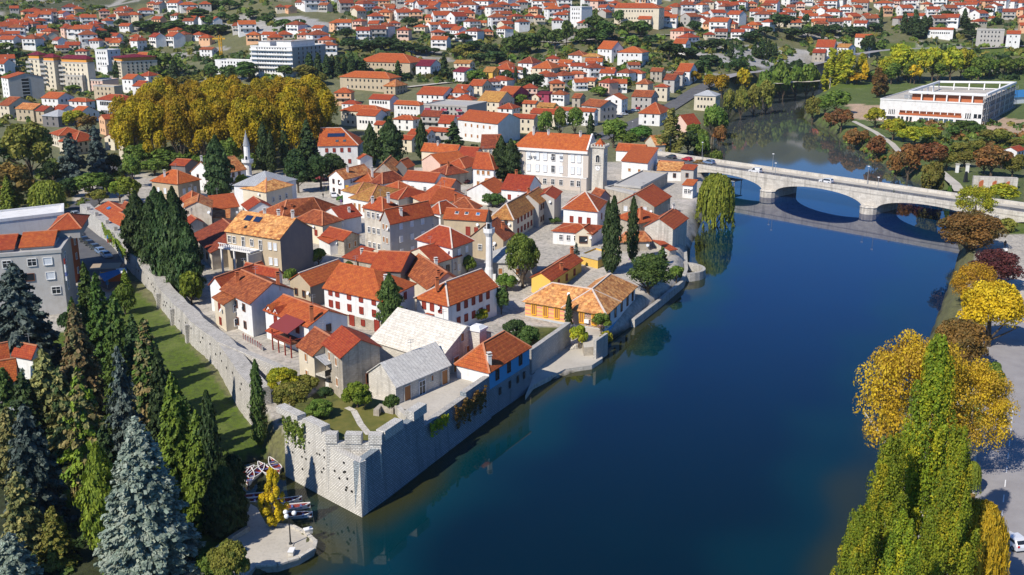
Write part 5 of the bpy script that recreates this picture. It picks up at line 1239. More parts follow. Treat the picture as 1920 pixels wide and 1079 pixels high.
mid(21, (765, 566), (886, 574), (972, 548), 6.5, 'roof_ochre', 'cream_stucco', 'gable', 'A', 'beside the grey apartment block', apex=(928, 517))
mid(21, (875, 512), (966, 532), (1053, 520), 6.5, O_, 'magenta_stucco', 'gable', 'A', 'behind the straw coloured roof', apex=(1010, 488))
mid(21, (70, 350), (385, 354), (462, 334), 7, O_, 'tan_stucco', 'hip', 'A', 'among the barracks on the wooded rise', fl=2)
mid(21, (-30, 447), (270, 442), (322, 414), 7, O_, 'tan_stucco', 'hip', 'A', 'shaded by cypresses below the barracks', fl=2)
mid(21, (235, 476), (302, 486), (358, 470), 4.5, 'roof_old', 'tan_stucco', 'hip', 'A', 'standing free like a pavilion')
mid(21, (415, 366), (500, 373), (556, 354), 5.5, 'roof_magenta', W_, 'gable', 'A', 'left of the tall dark cedar')
mid(21, (625, 401), (690, 406), (762, 386), 5.5, 'roof_magenta', W_, 'gable', 'A', 'right of the tall dark cedar')
mid(21, (630, 350), (722, 358), (748, 344), 4.5, 'roof_ochre', 'cream_stucco', 'gable', 'A', 'above the magenta roofs')
mid(21, (795, 400), (850, 406), (892, 376), 5.5, 'roof_ochre', 'yellow_stucco', 'gable', 'A', 'right of the domed green tree')
mid(21, (858, 372), (946, 391), (1002, 376), 6, O_, W_, 'hip', 'A', 'left of the small cypress pair')
mid(21, (993, 350), (1072, 356), (1128, 344), 6, 'roof_brown', W_, 'hip', 'A', 'on the rise above the small cypress pair')
mid(21, (1070, 380), (1180, 386), (1247, 364), 5.5, O_, 'cream_stucco', 'hip', 'A', 'with overgrown garden on the rise')
mid(21, (1218, 346), (1290, 356), (1318, 340), 5, O_, W_, 'gable', 'A', 'on the stony rise')
mid(21, (1278, 302), (1362, 312), (1402, 294), 5, 'roof_brown', W_, 'hip', 'A', 'under the pine grove')
mid(21, (1355, 312), (1452, 320), (1477, 300), 6.5, 'roof_ochre', 'house_stone', 'hip', 'A', 'beside the ruined stone houses')
mid(21, (1448, 262), (1520, 276), (1592, 260), 7, O_, W_, 'gable', 'A', 'at the top of the ruined quarter', apex=(1556, 234))
mid(21, (1558, 292), (1690, 297), (1742, 288), 7, O_, W_, 'hip', 'A', 'standing over ruined walls')
mid(21, (1384, 350), (1422, 358), (1446, 350), 5, R_, 'grey_stucco', 'gable', 'A', 'narrow and tall among the ruins')
mid(21, (1274, 412), (1362, 416), (1378, 398), 5.5, R_, 'pink_stucco', 'hip', 'A', 'beside the overgrown ruins')
mid(21, (1578, 410), (1690, 413), (1718, 404), 5, O_, W_, 'hip', 'A', 'above the green shrubbery')
mid(21, (1740, 412), (1802, 403), (1832, 388), 5.5, 'roof_brown', 'house_stone', 'gable', 'A', 'on the street bend')
mid(21, (1660, 472), (1722, 473), (1764, 455), 8, 'roof_brown', 'cream_stucco', 'hip', 'A', 'tall by the riverside street')
mid(21, (1765, 490), (1832, 490), (1854, 474), 7, R_, 'cream_stucco', 'hip', 'A', 'next to the tall brown roof')
mid(21, (1637, 540), (1742, 546), (1795, 520), 6.5, 'roof_brown', 'grey_stucco', 'gable', 'A', 'with a row of white windows on the street', fl=2)
mid(21, (1484, 548), (1576, 560), (1620, 550), 7.5, O_, W_, 'gable', 'C', 'facing the parked cars', apex=(1512, 532))
mid(21, (1358, 592), (1456, 602), (1556, 590), 6.5, 'roof_brown', 'grey_stucco', 'gable', 'A', 'in the terrace by the parked cars')
mid(21, (958, 656), (1082, 667), (1112, 638), 6.5, O_, 'cream_stucco', 'gable', 'A', 'left end of the long orange terrace')
mid(21, (1062, 640), (1202, 642), (1242, 614), 6.5, O_, 'cream_stucco', 'gable', 'A', 'middle of the long orange terrace')
mid(21, (1202, 620), (1422, 629), (1432, 590), 6.5, R_, W_, 'gable', 'A', 'right end of the long orange terrace')
mid(21, (418, 522), (572, 536), (642, 510), 5.5, O_, W_, 'gable', 'A', 'behind the grey apartment block', apex=(600, 492))
mid(21, (630, 496), (700, 506), (742, 490), 5, O_, W_, 'gable', 'A', 'below the magenta roofs')
mid(21, (715, 478), (792, 483), (842, 470), 5, R_, 'cream_stucco', 'gable', 'A', 'near the domed green tree')
mid(21, (148, 547), (272, 561), (312, 530), 7, O_, W_, 'gable', 'A', 'in the long white street front', fl=2, win=((6, 'dark'), 0))
mid(21, (288, 562), (440, 592), (470, 548), 7, O_, W_, 'hip1', 'A', 'ending the long white street front', fl=2, win=((6, 'dark'), 0))
mid(21, (-20, 620), (212, 632), (262, 570), 7, R_, 'cream_stucco', 'hip', 'A', 'with dormers above the twin cedars')
mid(21, (78, 642), (192, 652), (244, 636), 6.5, O_, W_, 'gable', 'A', 'with arched windows above the twin cedars', fl=1, win=((5, 'dark'), 0), apex=(215, 618))
mid(21, (288, 662), (402, 674), (434, 640), 5, O_, W_, 'hip', 'A', 'under the small olive tree')
mid(21, (543, 682), (622, 693), (655, 666), 5, R_, W_, 'gable', 'A', 'crouching beside the school', apex=(640, 650))
mid(21, (468, 642), (532, 657), (575, 645), 5, O_, 'cream_stucco', 'gable', 'A', 'left of the school')
mid(21, (368, 722), (482, 760), (522, 730), 5, O_, W_, 'gable', 'A', 'with white gable behind the slim cypress')
mid(21, (478, 722), (602, 742), (618, 690), 5.5, O_, 'grey_stucco', 'gable', 'A', 'behind the slim cypress')
mid(21, (182, 692), (232, 702), (256, 680), 5, O_, 'cream_stucco', 'gable', 'A', 'peeping over the twin cedars')
mid(21, (325, 770), (395, 785), (415, 745), 5, O_, 'cream_stucco', 'gable', 'A', 'between the cedars and the slim cypress')
mid(21, (1678, 626), (1790, 641), (1882, 606), 5.5, R_, W_, 'hip', 'A', 'by the street and the pale poplar')
mid(21, (1100, 582), (1192, 602), (1222, 570), 5, 'roof_ochre', 'yellow_stucco', 'gable', 'A', 'left of the parked cars')
mid(21, (1018, 577), (1090, 584), (1114, 560), 5, O_, 'cream_stucco', 'gable', 'A', 'behind the round hedge tree')
mid(21, (878, 592), (960, 612), (1004, 600), 4.5, O_, W_, 'hip', 'A', 'under the straw coloured gable')
mid(21, (1298, 540), (1342, 552), (1378, 536), 5, 'roof_brown', 'house_stone', 'gable', 'A', 'in the overgrown ruins')
mid(21, (1100, 526), (1166, 531), (1174, 510), 5, 'roof_magenta', 'magenta_stucco', 'shed', 'A', 'right of the cypress pair', rise=.8)
mid(21, (1184, 535), (1230, 540), (1246, 522), 4.5, 'roof_ochre', W_, 'gable', 'A', 'tiny beside the ruins')
mid(21, (1475, 392), (1532, 394), (1550, 380), 5, O_, 'cream_stucco', 'gable', 'A', 'small above the shrubbery')
mid(21, (1815, 442), (1872, 450), (1920, 430), 6.5, 'roof_brown', 'grey_stucco', 'gable', 'A', 'in the row along the riverside street')
mid(21, (1870, 425), (1918, 420), (1940, 408), 6.5, 'roof_brown', 'grey_stucco', 'gable', 'A', 'at the head of the riverside street row')
mid(21, (1860, 168), (1925, 176), (1990, 160), 6, R_, 'pink_stucco', 'hip', 'A', 'above the dark green pines')
mid(21, (1870, 240), (1935, 246), (1980, 228), 6, R_, W_, 'gable', 'A', 'below the pink house on the slope')
M(21, (1545, 42), (1786, 46), (1830, 38), 10, O_, 'cream_stucco', 'hip1', 'A', fl=2, win=((12, 'dark'), (2, 'dark')), label='long cream fortress barracks on the hill with orange roof', name='barracks', cat='barracks')
M(21, (1290, 40), (1350, 42), (1415, 30), 9, 'concrete', W_, 'flat', 'A', fl=3, win=((4, 'glass'), (0, 'glass')), label='white flat roofed villa block on the crest left of the barracks', name='villa', cat='house')
# left side
for k, (A, B, C) in enumerate((((332, 168), (502, 152), (560, 130)), ((522, 200), (690, 180), (742, 155)), ((702, 228), (1120, 203), (1170, 175)))):
 hh = M(24, A, B, C, 15, 'roof_magenta', 'cream_stucco', 'flat', 'A', fl=6, win=((2, 'glass'), 0) if k < 2 else ((5, 'glass'), 0), label=['cream apartment slab with magenta roof, farthest left of three joined slabs', 'cream apartment slab with magenta roof, middle of three joined slabs', 'cream apartment slab with magenta roof, broad front of three joined slabs'][k], name='apartment_block', cat='apartments')
 m, r0, r1, s = roof_build([hh['a'], hh['b'], hh['c'], hh['d']], hh['ze'] + 2.6, 1.6, 1, 1, 'roof_magenta', .4, .14, None)
 q = [hh['a'], hh['b'], hh['c'], hh['d']]; q = q if (q[1] - q[0]).cross(q[2] - q[1]).z > 0 else q[::-1]
 cen_ = sum(q, Vector()) / 4; q = [p + (cen_ - p) * .06 for p in q]
 m2 = MB(); m2.hull([Vector((p.x, p.y, hh['ze'])) for p in q], [Vector((p.x, p.y, hh['ze'] + 2.6)) for p in q], 'orange_stucco'); m2.build('attic', hh['root'])
 m.build('upper_roof', hh['root'])
 balconies(hh, (.04,) if k else (.1,), 5, 2.5, 'concrete', 3.5)
hh = M(24, (1370, 142), (1556, 186), (1915, 172), 9.5, 'roof_magenta', 'cream_stucco', 'flat', 'A', fl=5, win=((7, 'glass'), (6, 'glass')), label='cream apartment building with orange top storey and magenta roof behind three cypresses', name='apartment_block', cat='apartments')
m, r0, r1, s = roof_build([hh['a'], hh['b'], hh['c'], hh['d']], hh['ze'] + 2.6, 1.6, 1, 1, 'roof_magenta', .4, .14, None); m.build('upper_roof', hh['root'])
q = [hh['a'], hh['b'], hh['c'], hh['d']]; q = q if (q[1] - q[0]).cross(q[2] - q[1]).z > 0 else q[::-1]
cen_ = sum(q, Vector()) / 4; q = [p + (cen_ - p) * .06 for p in q]
m2 = MB(); m2.hull([Vector((p.x, p.y, hh['ze'])) for p in q], [Vector((p.x, p.y, hh['ze'] + 2.6)) for p in q], 'orange_stucco'); m2.build('attic', hh['root'])
gb = M(24, (-90, 388), (100, 394), (430, 398), 12, R_, W_, 'gable', 'A', fl=5, win=((2, 'glass'), 0), apex=(255, 325), wallB='grey_stucco', cap=None, label='white apartment block with red roof and blank gable in painted grey shade with glass stairwell', name='apartment_block', cat='apartments')  # right gable greyer than the walls, shade put into its colour
m = MB(); d_ = (gb['c'] - gb['b']); c = gb['b'].lerp(gb['c'], .47) + gb['nBC'] * .06; m.box((c.x, c.y, gb['ze'] - 5.5), (d_.length * .2, .12, 11), 'window_glass', math.atan2(d_.y, d_.x)); st_ = m.build('stair_window', gb['root'])
m = MB()
for k in range(6): m.box((c.x, c.y, gb['ze'] - 1.8 * k - .3), (d_.length * .2 + .1, .2, .22), 'white_paint', math.atan2(d_.y, d_.x))
m.build('frame', st_)
mu = M(24, (1165, 648), (1588, 678), (1690, 612), 8.5, O_, W_, 'hip', 'A', fl=2, win=((12, 'dark'), (2, 'dark')), wh=1.9, label='white municipal building with red hip roof and two rows of tall windows', name='town_hall', cat='town hall')
mid(24, (835, 660), (1105, 692), (1165, 620), 5, O_, W_, 'hip', 'A', 'left of the municipal building')
mid(24, (480, 612), (740, 652), (852, 580), 6, O_, W_, 'gable', 'A', 'with pointed dormer in front of the cream slabs')
mid(24, (140, 757), (426, 792), (530, 690), 6, 'roof_old', 'tan_stucco', 'gable', 'A', 'with many chimneys at the left edge')
mid(24, (430, 792), (562, 812), (650, 722), 6, R_, 'tan_stucco', 'gable', 'A', 'adjoining the roof with many chimneys')
mid(24, (640, 780), (800, 800), (890, 700), 6, R_, W_, 'gable', 'A', 'with white zigzag gables')
mid(24, (-60, 682), (112, 742), (270, 662), 6, 'roof_brown', 'cream_stucco', 'gable', 'A', 'leftmost behind the big olive green tree')
mid(24, (1210, 900), (1345, 918), (1590, 860), 7, R_, 'peach_stucco', 'gable', 'C', 'with white gables left of the plane trees', fl=2)
mid(24, (1540, 392), (1702, 402), (1792, 352), 7.5, O_, W_, 'gable', 'A', 'upper of two beside the plane trees', fl=2)
mid(24, (1680, 472), (1812, 492), (1912, 430), 7.5, O_, W_, 'gable', 'A', 'lower of two beside the plane trees', fl=2)
mid(24, (1760, 350), (1905, 362), (1990, 330), 7, O_, W_, 'hip', 'A', 'behind the two beside the plane trees')
mid(24, (2000, 470), (2100, 480), (2180, 450), 5, R_, W_, 'hip', 'A', 'low at the far edge of the plane trees')
mid(24, (855, 832), (1010, 852), (1152, 780), 5, O_, W_, 'gable', 'A', 'in front of the municipal building')
M(24, (490, 862), (742, 882), (862, 840), 5, 'roof_metal', 'dark_stucco_and_shade', 'hip', 'A', cap=None, label='dark house with low grey metal roof below the roof with chimneys')
mid(22, (238, 747), (332, 762), (442, 738), 5, R_, 'cream_stucco', 'hip', 'A', 'behind the big olive green tree')
mid(22, (310, 790), (420, 800), (500, 768), 5, R_, 'cream_stucco', 'hip', 'A', 'behind the two dark cedars')
M(22, (640, 742), (735, 732), (770, 700), 11, 'concrete', 'cream_stucco', 'flat', 'A', win=(0, 0), label='tall cream windowless building at the left edge of the plane trees')
mid(22, (575, 768), (640, 775), (700, 730), 5, R_, 'cream_stucco', 'gable', 'C', 'left of the tall cream windowless building')
# white hotel on the wooded rise
ht = M(22, (1380, 278), (1640, 268), (1800, 262), 15, 'concrete', W_, 'flat', 'A', fl=6, win=((12, 'dark'), (6, 'glass')), wallB='grey_stucco', wh=1.5, label='large white modern hotel with many balconies on the wooded rise', name='hotel', cat='hotel')  # right face greyer than the front: its shade is painted in
balconies(ht, (.1, .3, .5, .7, .9), 5, 2.5, W_, 5.5)
HT = ht
M(22, (1170, 330), (1480, 350), (1520, 322), 6, 'concrete', W_, 'flat', 'A', fl=3, win=((12, 'dark'), 0), label='lower white wing in front of the white hotel', name='hotel_wing', cat='hotel')
M(22, (518, 272), (602, 286), (642, 262), 13, 'concrete', W_, 'flat', 'A', fl=4, win=((4, 'dark'), (2, 'dark')), label='white four storey block behind the cream slabs', name='apartment_block', cat='apartments')
M(22, (560, 335), (602, 372), (640, 350), 5, 'roof_metal', W_, 'flat', 'A', win=(0, 0), label='white shed with pale roof between the apartment buildings')
for k, (A, B, C, h) in enumerate((((340, 425), (460, 430), (490, 400), 9), ((470, 430), (575, 455), (625, 430), 7), ((500, 480), (640, 490), (665, 455), 8))):
 M(22, A, B, C, h, 'concrete', ['old_stucco', 'pink_stucco', 'tan_stucco'][k], 'flat', 'A', fl=3, win=((4, 'glass'), 0), label=['weathered block with crooked balconies under the cream slabs', 'pinkish block with balconies below the cream slabs', 'tan flat roofed block above the municipal building'][k], name='apartment_block', cat='apartments')
mid(22, (725, 225), (770, 230), (800, 218), 6, R_, W_, 'hip', 'A', 'on the low slope by the apartment buildings')
mid(22, (750, 300), (860, 310), (880, 290), 5, O_, 'tan_stucco', 'gable', 'A', 'right of the orange and magenta apartment building')
mid(22, (1110, 275), (1190, 280), (1210, 268), 5, 'roof_brown', W_, 'gable', 'A', 'under the yellow crane')
# modern grey building at the left edge
lf = house((-75, 487), (113.4, 473), (132, 445), 11.5, 'concrete', 'concrete', 'flat', 'A', zg=4, win=(0, 0), fl=4, label='grey concrete apartment building at the street with orange roofed penthouses', name='apartment_block', cat='apartments', key='left')
e_ = (lf['b'] - lf['a']).normalized()
for t_, z_, st_ in ((.86, 1.0, 'blind'), (.87, 3.9, 'blind'), (.91, 6.9, 'glass'), (.66, 3.9, 'dark'), (.7, 1.0, 'glass'), (.58, 6.8, 'blind'), (.45, 3.9, 'glass'), (.45, 1.0, 'glass')):
 c = lf['a'].lerp(lf['b'], t_) + lf['nAB'] * .03; c.z = lf['ze'] - z_ - .6; add_window(lf['root'], c, lf['nAB'], 1.5, 1.35, st_)
for t_, z_ in ((.3, 1.2), (.3, 4.2), (.3, 7.0)):
 c = lf['b'].lerp(lf['c'], t_) + lf['nBC'] * .03; c.z = lf['ze'] - z_ - .6; add_window(lf['root'], c, lf['nBC'], 1.6, 1.6, 'glass')
def pent(hh, t0, t1, s0, s1, hgt, typ, rise, roof=O_, wall='concrete', nm='penthouse'):
 a, b, c = hh['a'], hh['b'], hh['c']; e1 = b - a; e2 = c - b
 q = [a + e1 * t0 + e2 * s0, a + e1 * t1 + e2 * s0, a + e1 * t1 + e2 * s1, a + e1 * t0 + e2 * s1]
 q = q if (q[1] - q[0]).cross(q[2] - q[1]).z > 0 else q[::-1]
 m = MB(); z = hh['ze']; m.hull([Vector((p.x, p.y, z)) for p in q], [Vector((p.x, p.y, z + hgt)) for p in q], wall); w = m.build(nm, hh['root'])
 m, r0, r1, s = roof_build(q, z + hgt, rise, typ, typ, roof, .4, .14, 'roof_cap'); m.build('roof', w)
pent(HT, .55, .9, .1, .8, 3.2, 1, .3, 'concrete', W_, 'roof_storey'); pent(HT, .02, .3, .2, .8, 2.6, 1, .3, 'concrete', W_, 'roof_storey'); pent(lf, .56, .9, .25, 1.1, .8, 0, 1.6); pent(lf, .12, .5, .2, 1.0, .8, 0, 1.6); pent(lf, .8, 1.12, .9, 1.9, 2.0, 1, 1.9)
cp = house((-70, 424), (118, 402), (140, 385), 13.5, 'white_stucco', 'white_stucco', 'flat', 'A', zg=4, win=(0, 0), label='modern building with wide white canopy roof behind the grey concrete building', name='modern_building', cat='building')
ob = house((112, 430), (132, 446), (144, 437), 9.5, 'concrete', 'brick_orange', 'flat', 'A', raw=True, zg=4, win=((1, 'glass'), (1, 'glass')), fl=3, label='narrow orange clad bay building at the street corner', name='modern_building', cat='building')
# houses at the lower left edge
M(27, (-60, 985), (50, 962), (130, 905), 5.5, O_, 'house_stone', 'gable', 'A', zg=2.6, rise=2.6, win=(0, 0), cap='roof_cap', frame=True, label='shaded stone house with dark orange roof at the left edge of the park')
M(27, (75, 905), (180, 925), (240, 900), 4.2, O_, W_, 'gable', 'A', zg=2.6, rise=1.4, win=(0, 0), label='low red roof behind the shaded stone house')
M(27, (-120, 1075), (85, 1040), (110, 1000), 4.6, O_, 'house_stone', 'gable', 'A', zg=2.4, rise=2.4, win=(0, 0), label='bright orange roof corner at the very left edge')
house((7, 757), (33, 770), (46, 748), 2.6, 'roof_metal', W_, 'shed', 'A', zg=2.0, rise=.4, win=(0, (1, 'dark')), label='small white shed with grey roof in the park trees', name='shed', cat='shed')
# the new school across the river
ns = M(25, (75, 390), (1397, 455), (1800, 272), 9.6, 'paving', W_, 'flat', 'A', raw=True, zg=4, win=(0, 0), label='long white modern school with open concrete frame under construction', name='school', cat='school', key='school')
def school(hh):
 a, b, c, d, n, root, ze, zg = hh['a'], hh['b'], hh['c'], hh['d'], hh['nAB'], hh['root'], hh['ze'], hh['zg']
 e = b - a; rz = math.atan2(e.y, e.x); L = e.length
 def panel(t0, t1, z0, z1, mat, nm, div=0):
  m = MB(); cc = a.lerp(b, (t0 + t1) / 2) + n * .05; m.box((cc.x, cc.y, (z0 + z1) / 2), (L * (t1 - t0), .16, z1 - z0), mat, rz); o = m.build(nm, root)
  if div:
   m = MB()
   for i in range(div + 1): q = a.lerp(b, t0 + (t1 - t0) * i / div) + n * .12; m.box((q.x, q.y, (z0 + z1) / 2), (.35, .16, z1 - z0), 'white_paint', rz)
   m.build('frame', o)
 panel(.03, .055, 8.2 - 1, 9.3 - .3, 'window_glass', 'window'); panel(.09, .16, 7.0, 9.2, 'window_glass', 'window', 4)
 panel(.2, .81, 6.9, 9.0, 'brick_orange', 'window_band'); panel(.2, .81, 7.9, 9.0, 'window_glass', 'window_band', 9)
 panel(.84, .9, 6.8, 9.2, 'window_glass', 'window', 3); panel(.92, 1.0, 7.1, 9.0, 'window_glass', 'window', 2)
 panel(.08, .165, 4.2, 6.0, 'window_glass', 'window')
 for t0 in (.19, .225, .275, .31): panel(t0, t0 + .022, 3.9, 6.1, 'window_glass', 'window')
 panel(.4, .74, 3.8, 6.0, 'skylight_glass', 'window_band', 7); panel(.76, .82, 3.8, 6.0, 'window_glass', 'window')
 panel(.83, .92, 4.4, 5.4, 'window_glass', 'window')
 # right side: open scaffolded frame
 n2 = hh['nBC']; e2 = c - b; r2 = math.atan2(e2.y, e2.x); L2 = e2.length
 ring = [TK(25, (450, 292)), TK(25, (1490, 257)), TK(25, (1808, 106)), TK(25, (832, 162))]
 Z = zg + 13.8
 rp = [P(*q, Z) for q in ring]
 rp[1] = b + n2 * .3 + e2 * .03; rp[2] = b + n2 * .3 + e2 * .97; rp[1].z = rp[2].z = Z
 m = MB()
 for p, q, w in ((rp[0], rp[1], 1.0), (rp[1], rp[2], 1.3), (rp[2], rp[3], 1.0), (rp[3], rp[0], .9)): m.bar(p, q, w, 'white_paint', 1.0)
 m.build('ring_beam', root)
 m = MB()
 for p, q, k in ((rp[0], rp[1], 6), (rp[3], rp[2], 5), (rp[1], rp[2], 6), (rp[0], rp[3], 5)):
  for i in range(k + 1):
   c_ = p.lerp(q, i / k); m.box((c_.x, c_.y, (Z + zg) / 2 + (2 if p is not rp[1] else 0)), (.55, .55, Z - zg - (4 if p is not rp[1] else 0)), 'white_paint', rz)
 m.build('column', root)
 off = Vector((.8, 1.6, 0)); m = MB(); p, q = rp[0] + off, rp[1] + off; dq = q - p; cc = (p + q) / 2; m.box((cc.x, cc.y, Z - 2.8), (dq.length * .93, .5, 3.6), 'brick_orange', math.atan2(dq.y, dq.x)); m.build('brick_infill', root)
 m = MB()
 for k in range(4):
  z = zg + 1.0 + k * 3.2; m.bar(b + n2 * .6 + Vector((0, 0, z - ze)), c + n2 * .6 + Vector((0, 0, z - ze)), .35, 'concrete', .4)
  m.bar(b + n2 * 1.6 + Vector((0, 0, z - ze)), c + n2 * 1.6 + Vector((0, 0, z - ze)), .14, 'grey_metal')
 for i in range(19): q = b.lerp(c, i / 18) + n2 * 1.6; m.box((q.x, q.y, zg + 6), (.14, .14, 12.5), 'grey_metal', r2)
 m.build('scaffold', root)
 m = MB(); cc = b.lerp(c, .5) + n2 * .2; m.box((cc.x, cc.y, zg + 6.2), (L2 * .98, .3, 11.5), 'dark_stucco_and_shade', r2); m.build('dark_facade', root)
 m = MB(); q = a.lerp(b, .22) + (d - a) * .12; m.box((q.x, q.y, ze + 1.0), (3, 2.4, 1.6), 'grey_metal', rz)
 for i in range(4): q = a.lerp(b, .4 + .16 * i) + (d - a) * .07; m.box((q.x, q.y, ze + .8), (9, .6, 1.0), 'white_paint', rz)
 m.build('roof_equipment', root)
school(ns)
m = MB(); p = P(1900, 190, 6); prism(m, (p.x + 2, p.y, 0), 22, 12, 2, 9, 'white_stucco', .5); prism(m, (p.x + 2, p.y, 0), 23, 13, 9, 12, 'awning_blue', .5, 22, 1); tag(m.build('blue_shed'), 'building site shed with bright blue roof at the right edge', 'shed')
M(23, (75, 532), (186, 540), (232, 522), 7.5, 'roof_metal', 'cream_stucco', 'hip', 'A', rise=2.2, cap=None, fl=2, win=((5, 'dark'), (3, 'dark')), label='cream pavilion with grey domed roof on the river bank', name='pavilion', cat='pavilion')
mid(23, (-45, 690), (25, 702), (112, 676), 6, O_, 'pink_stucco', 'gable', 'C', 'at the riverside garden', zg=4, apex=(45, 648), win=((0), (2, 'dark')))
mid(23, (760, 256), (850, 266), (898, 250), 7, R_, W_, 'gable', 'A', 'near the riverside trees', apex=(868, 226), fl=2)
mid(23, (878, 256), (932, 268), (988, 256), 6.5, 'roof_ochre', W_, 'gable', 'A', 'near the riverside trees')
mid(23, (738, 286), (800, 298), (832, 280), 5.5, R_, 'house_stone', 'gable', 'A', 'right above the river road')
mid(23, (980, 205), (1060, 212), (1090, 198), 6, O_, W_, 'gable', 'A', 'at the bend of the valley road')
mid(23, (-30, 390), (40, 402), (108, 388), 7, O_, W_, 'gable', 'A', 'at the upper end of the riverside street', fl=2)
mid(23, (1400, 166), (1522, 167), (1530, 154), 6, O_, W_, 'gable', 'A', 'long and low above the valley road', fl=1, win=((9, 'dark'), 0))
M(23, (1688, 207), (1822, 207), (1842, 190), 4.5, 'concrete', 'magenta_stucco', 'flat', 'A', label='flat shop with magenta pink front beside the valley road', name='shop', cat='shop')
M(23, (1680, 170), (1810, 172), (1870, 150), 9, 'concrete', 'grey_stucco', 'flat', 'A', fl=3, win=((6, 'glass'), 0), label='grey unfinished block above the pink shop front', name='apartment_block', cat='apartments')
mid(23, (1835, 188), (1900, 192), (1930, 176), 8, R_, W_, 'gable', 'A', 'at the right edge above the pink shop', fl=2)
mid(23, (1830, 812), (1880, 850), (1960, 830), 5.5, O_, W_, 'gable', 'C', 'white gable at the right edge among brown trees', zg=4)
# --- houses on the slopes: a few kinds, each built once with its parts and then copied
HK = []
def kind(w, d, h, rise, typ, roof, wall, fl):
 root = link(bpy.data.objects.new('hill_house', None)); root['_w'] = (0, 0, 0); root['category'] = 'house'; root['group'] = 'houses on the hillsides'
 q = [Vector((-w / 2, -d / 2, 0)), Vector((w / 2, -d / 2, 0)), Vector((w / 2, d / 2, 0)), Vector((-w / 2, d / 2, 0))]
 m = MB(); m.hull([Vector((p.x, p.y, -3)) for p in q], [Vector((p.x, p.y, h)) for p in q], wall)
 if not typ:
  for s in (-1, 1): m.face([Vector((s * w / 2, -d / 2 * s, h)), Vector((s * w / 2, d / 2 * s, h)), Vector((s * w / 2, 0, h + rise))], wall)
 m.build('wall', root)
 mm, a, b, s = roof_build(q, h, rise, typ, typ, roof, .5, .16, None); r = mm.build('roof', root)
 m = MB(); m.box((w * .2, d * .1, h + rise + .2), (.6, .6, 1.4), 'chimney_white'); m.build('chimney', r)
 for k in range(fl):
  for i in range(3):
   c = Vector((-w / 2 + w * (i + .5) / 3, -d / 2 - .03, h - 1.6 - 2.8 * k)); add_window(root, c, (0, -1), 1.3, 1.3, 'dark', False)
  add_window(root, Vector((-w / 2 - .03, 0, h - 1.6 - 2.8 * k)), (-1, 0), 1.2, 1.3, 'dark', False)
 m = MB(); m.box((0, -d / 2 - .8, h - 3.1), (w * .8, 1.6, .2), 'concrete'); m.box((0, -d / 2 - 1.55, h - 2.6), (w * .8, .1, .9), wall); m.build('balcony', root)
 HK.append((root, CN[wall], RN[roof], 'hip' if typ else 'gable', 'two-storey' if fl > 1 else 'single-storey'))
kind(11, 9, 6.5, 2.4, 1, O_, W_, 2); kind(12, 9, 6.2, 2.6, 0, R_, W_, 2); kind(9, 8, 4.2, 2.0, 1, R_, 'cream_stucco', 1); kind(13, 9, 6.6, 2.4, 0, O_, W_, 2)
kind(10, 8, 6.4, 2.2, 1, O_, 'peach_stucco', 2); kind(10, 7, 4.0, 2.0, 0, O_, 'cream_stucco', 1); kind(12, 10, 7.4, 2.6, 1, 'roof_brown', W_, 2); kind(11, 9, 6.4, 2.4, 0, 'roof_brown', 'grey_stucco', 2)
kind(9, 8, 6.2, 2.0, 1, R_, 'pink_stucco', 2); kind(14, 9, 4.4, 2.2, 1, O_, W_, 1)
SPOTS = []
def spots(n, off, txt):
 ox, oy = off
 for q in txt.split():
  x, y = q.split(','); SPOTS.append((ox + float(x) / 2.997, oy + float(y) / 2.997))
spots(23, (1280, 0), '40,130 92,118 150,90 60,20 20,60 110,45 190,100 220,40 250,55 300,112 330,30 385,40 410,85 450,120 390,170 310,200 215,205 150,205 210,165 270,165 350,170 30,250 500,40 495,75 580,65 600,20 660,40 690,90 745,70 790,25 830,30 840,80 920,60 660,115 760,140 800,120 850,150 940,105 1000,150 1035,90 1010,40 1040,130 1080,110 1140,70 1130,30 1200,20 1245,70 1270,25 1370,35 1400,75 1440,20 1520,20 1550,45 1600,80 1620,20 1660,100 1700,30 1740,110 1760,50 1830,95 1790,25 1850,30 1900,80 1900,30 1500,130 1430,130 560,110 620,140 720,110 470,10 700,10 890,10 960,20 1330,10 1490,75')
spots(21, (640, 0), '25,50 90,60 135,55 200,60 105,145 195,125 125,200 205,200 15,160 270,60 250,100 300,70 345,100 300,155 250,185 355,70 355,205 400,35 455,20 500,15 420,100 450,165 470,65 525,60 520,160 545,210 580,25 560,120 600,65 600,185 560,255 640,60 650,130 680,50 715,110 720,70 735,150 790,135 800,25 850,25 860,80 875,140 820,200 750,215 905,60 930,20 970,55 980,105 920,105 1020,35 1090,70 1110,115 1120,40 1170,60 1190,90 1180,20 1250,35 1260,80 1240,10 1440,40 1480,20 1500,50 1860,65 1840,130 920,190 700,210 660,200 340,15 30,15 180,15 240,30 1060,10 720,15 630,20 1000,10 890,5 780,60')
spots(22, (0, 0), '75,130 120,145 155,145 185,160 40,165 100,190 30,185 75,215 20,225 110,240 60,250 190,260 215,240 290,210 340,250 350,280 285,95 250,110 350,75 400,75 440,80 350,115 410,115 500,125 540,155 390,190 440,200 480,205 500,240 520,190 415,270 465,300 690,90 710,75 770,220 780,250 820,70 890,25 990,40 860,35 905,50 890,240 990,240 1350,170 1390,175 1430,225 1520,220 1550,245 1670,175 1710,185 1800,180 1790,245 1840,265 1850,290 1750,45 1790,15 1830,50 1900,160 1710,225 1600,215 30,365 20,395 230,215 130,165 590,85 640,245 660,250 700,60 930,15 1060,40')
hx, hy = 0, 0
seen = []
hr = random.Random(11)
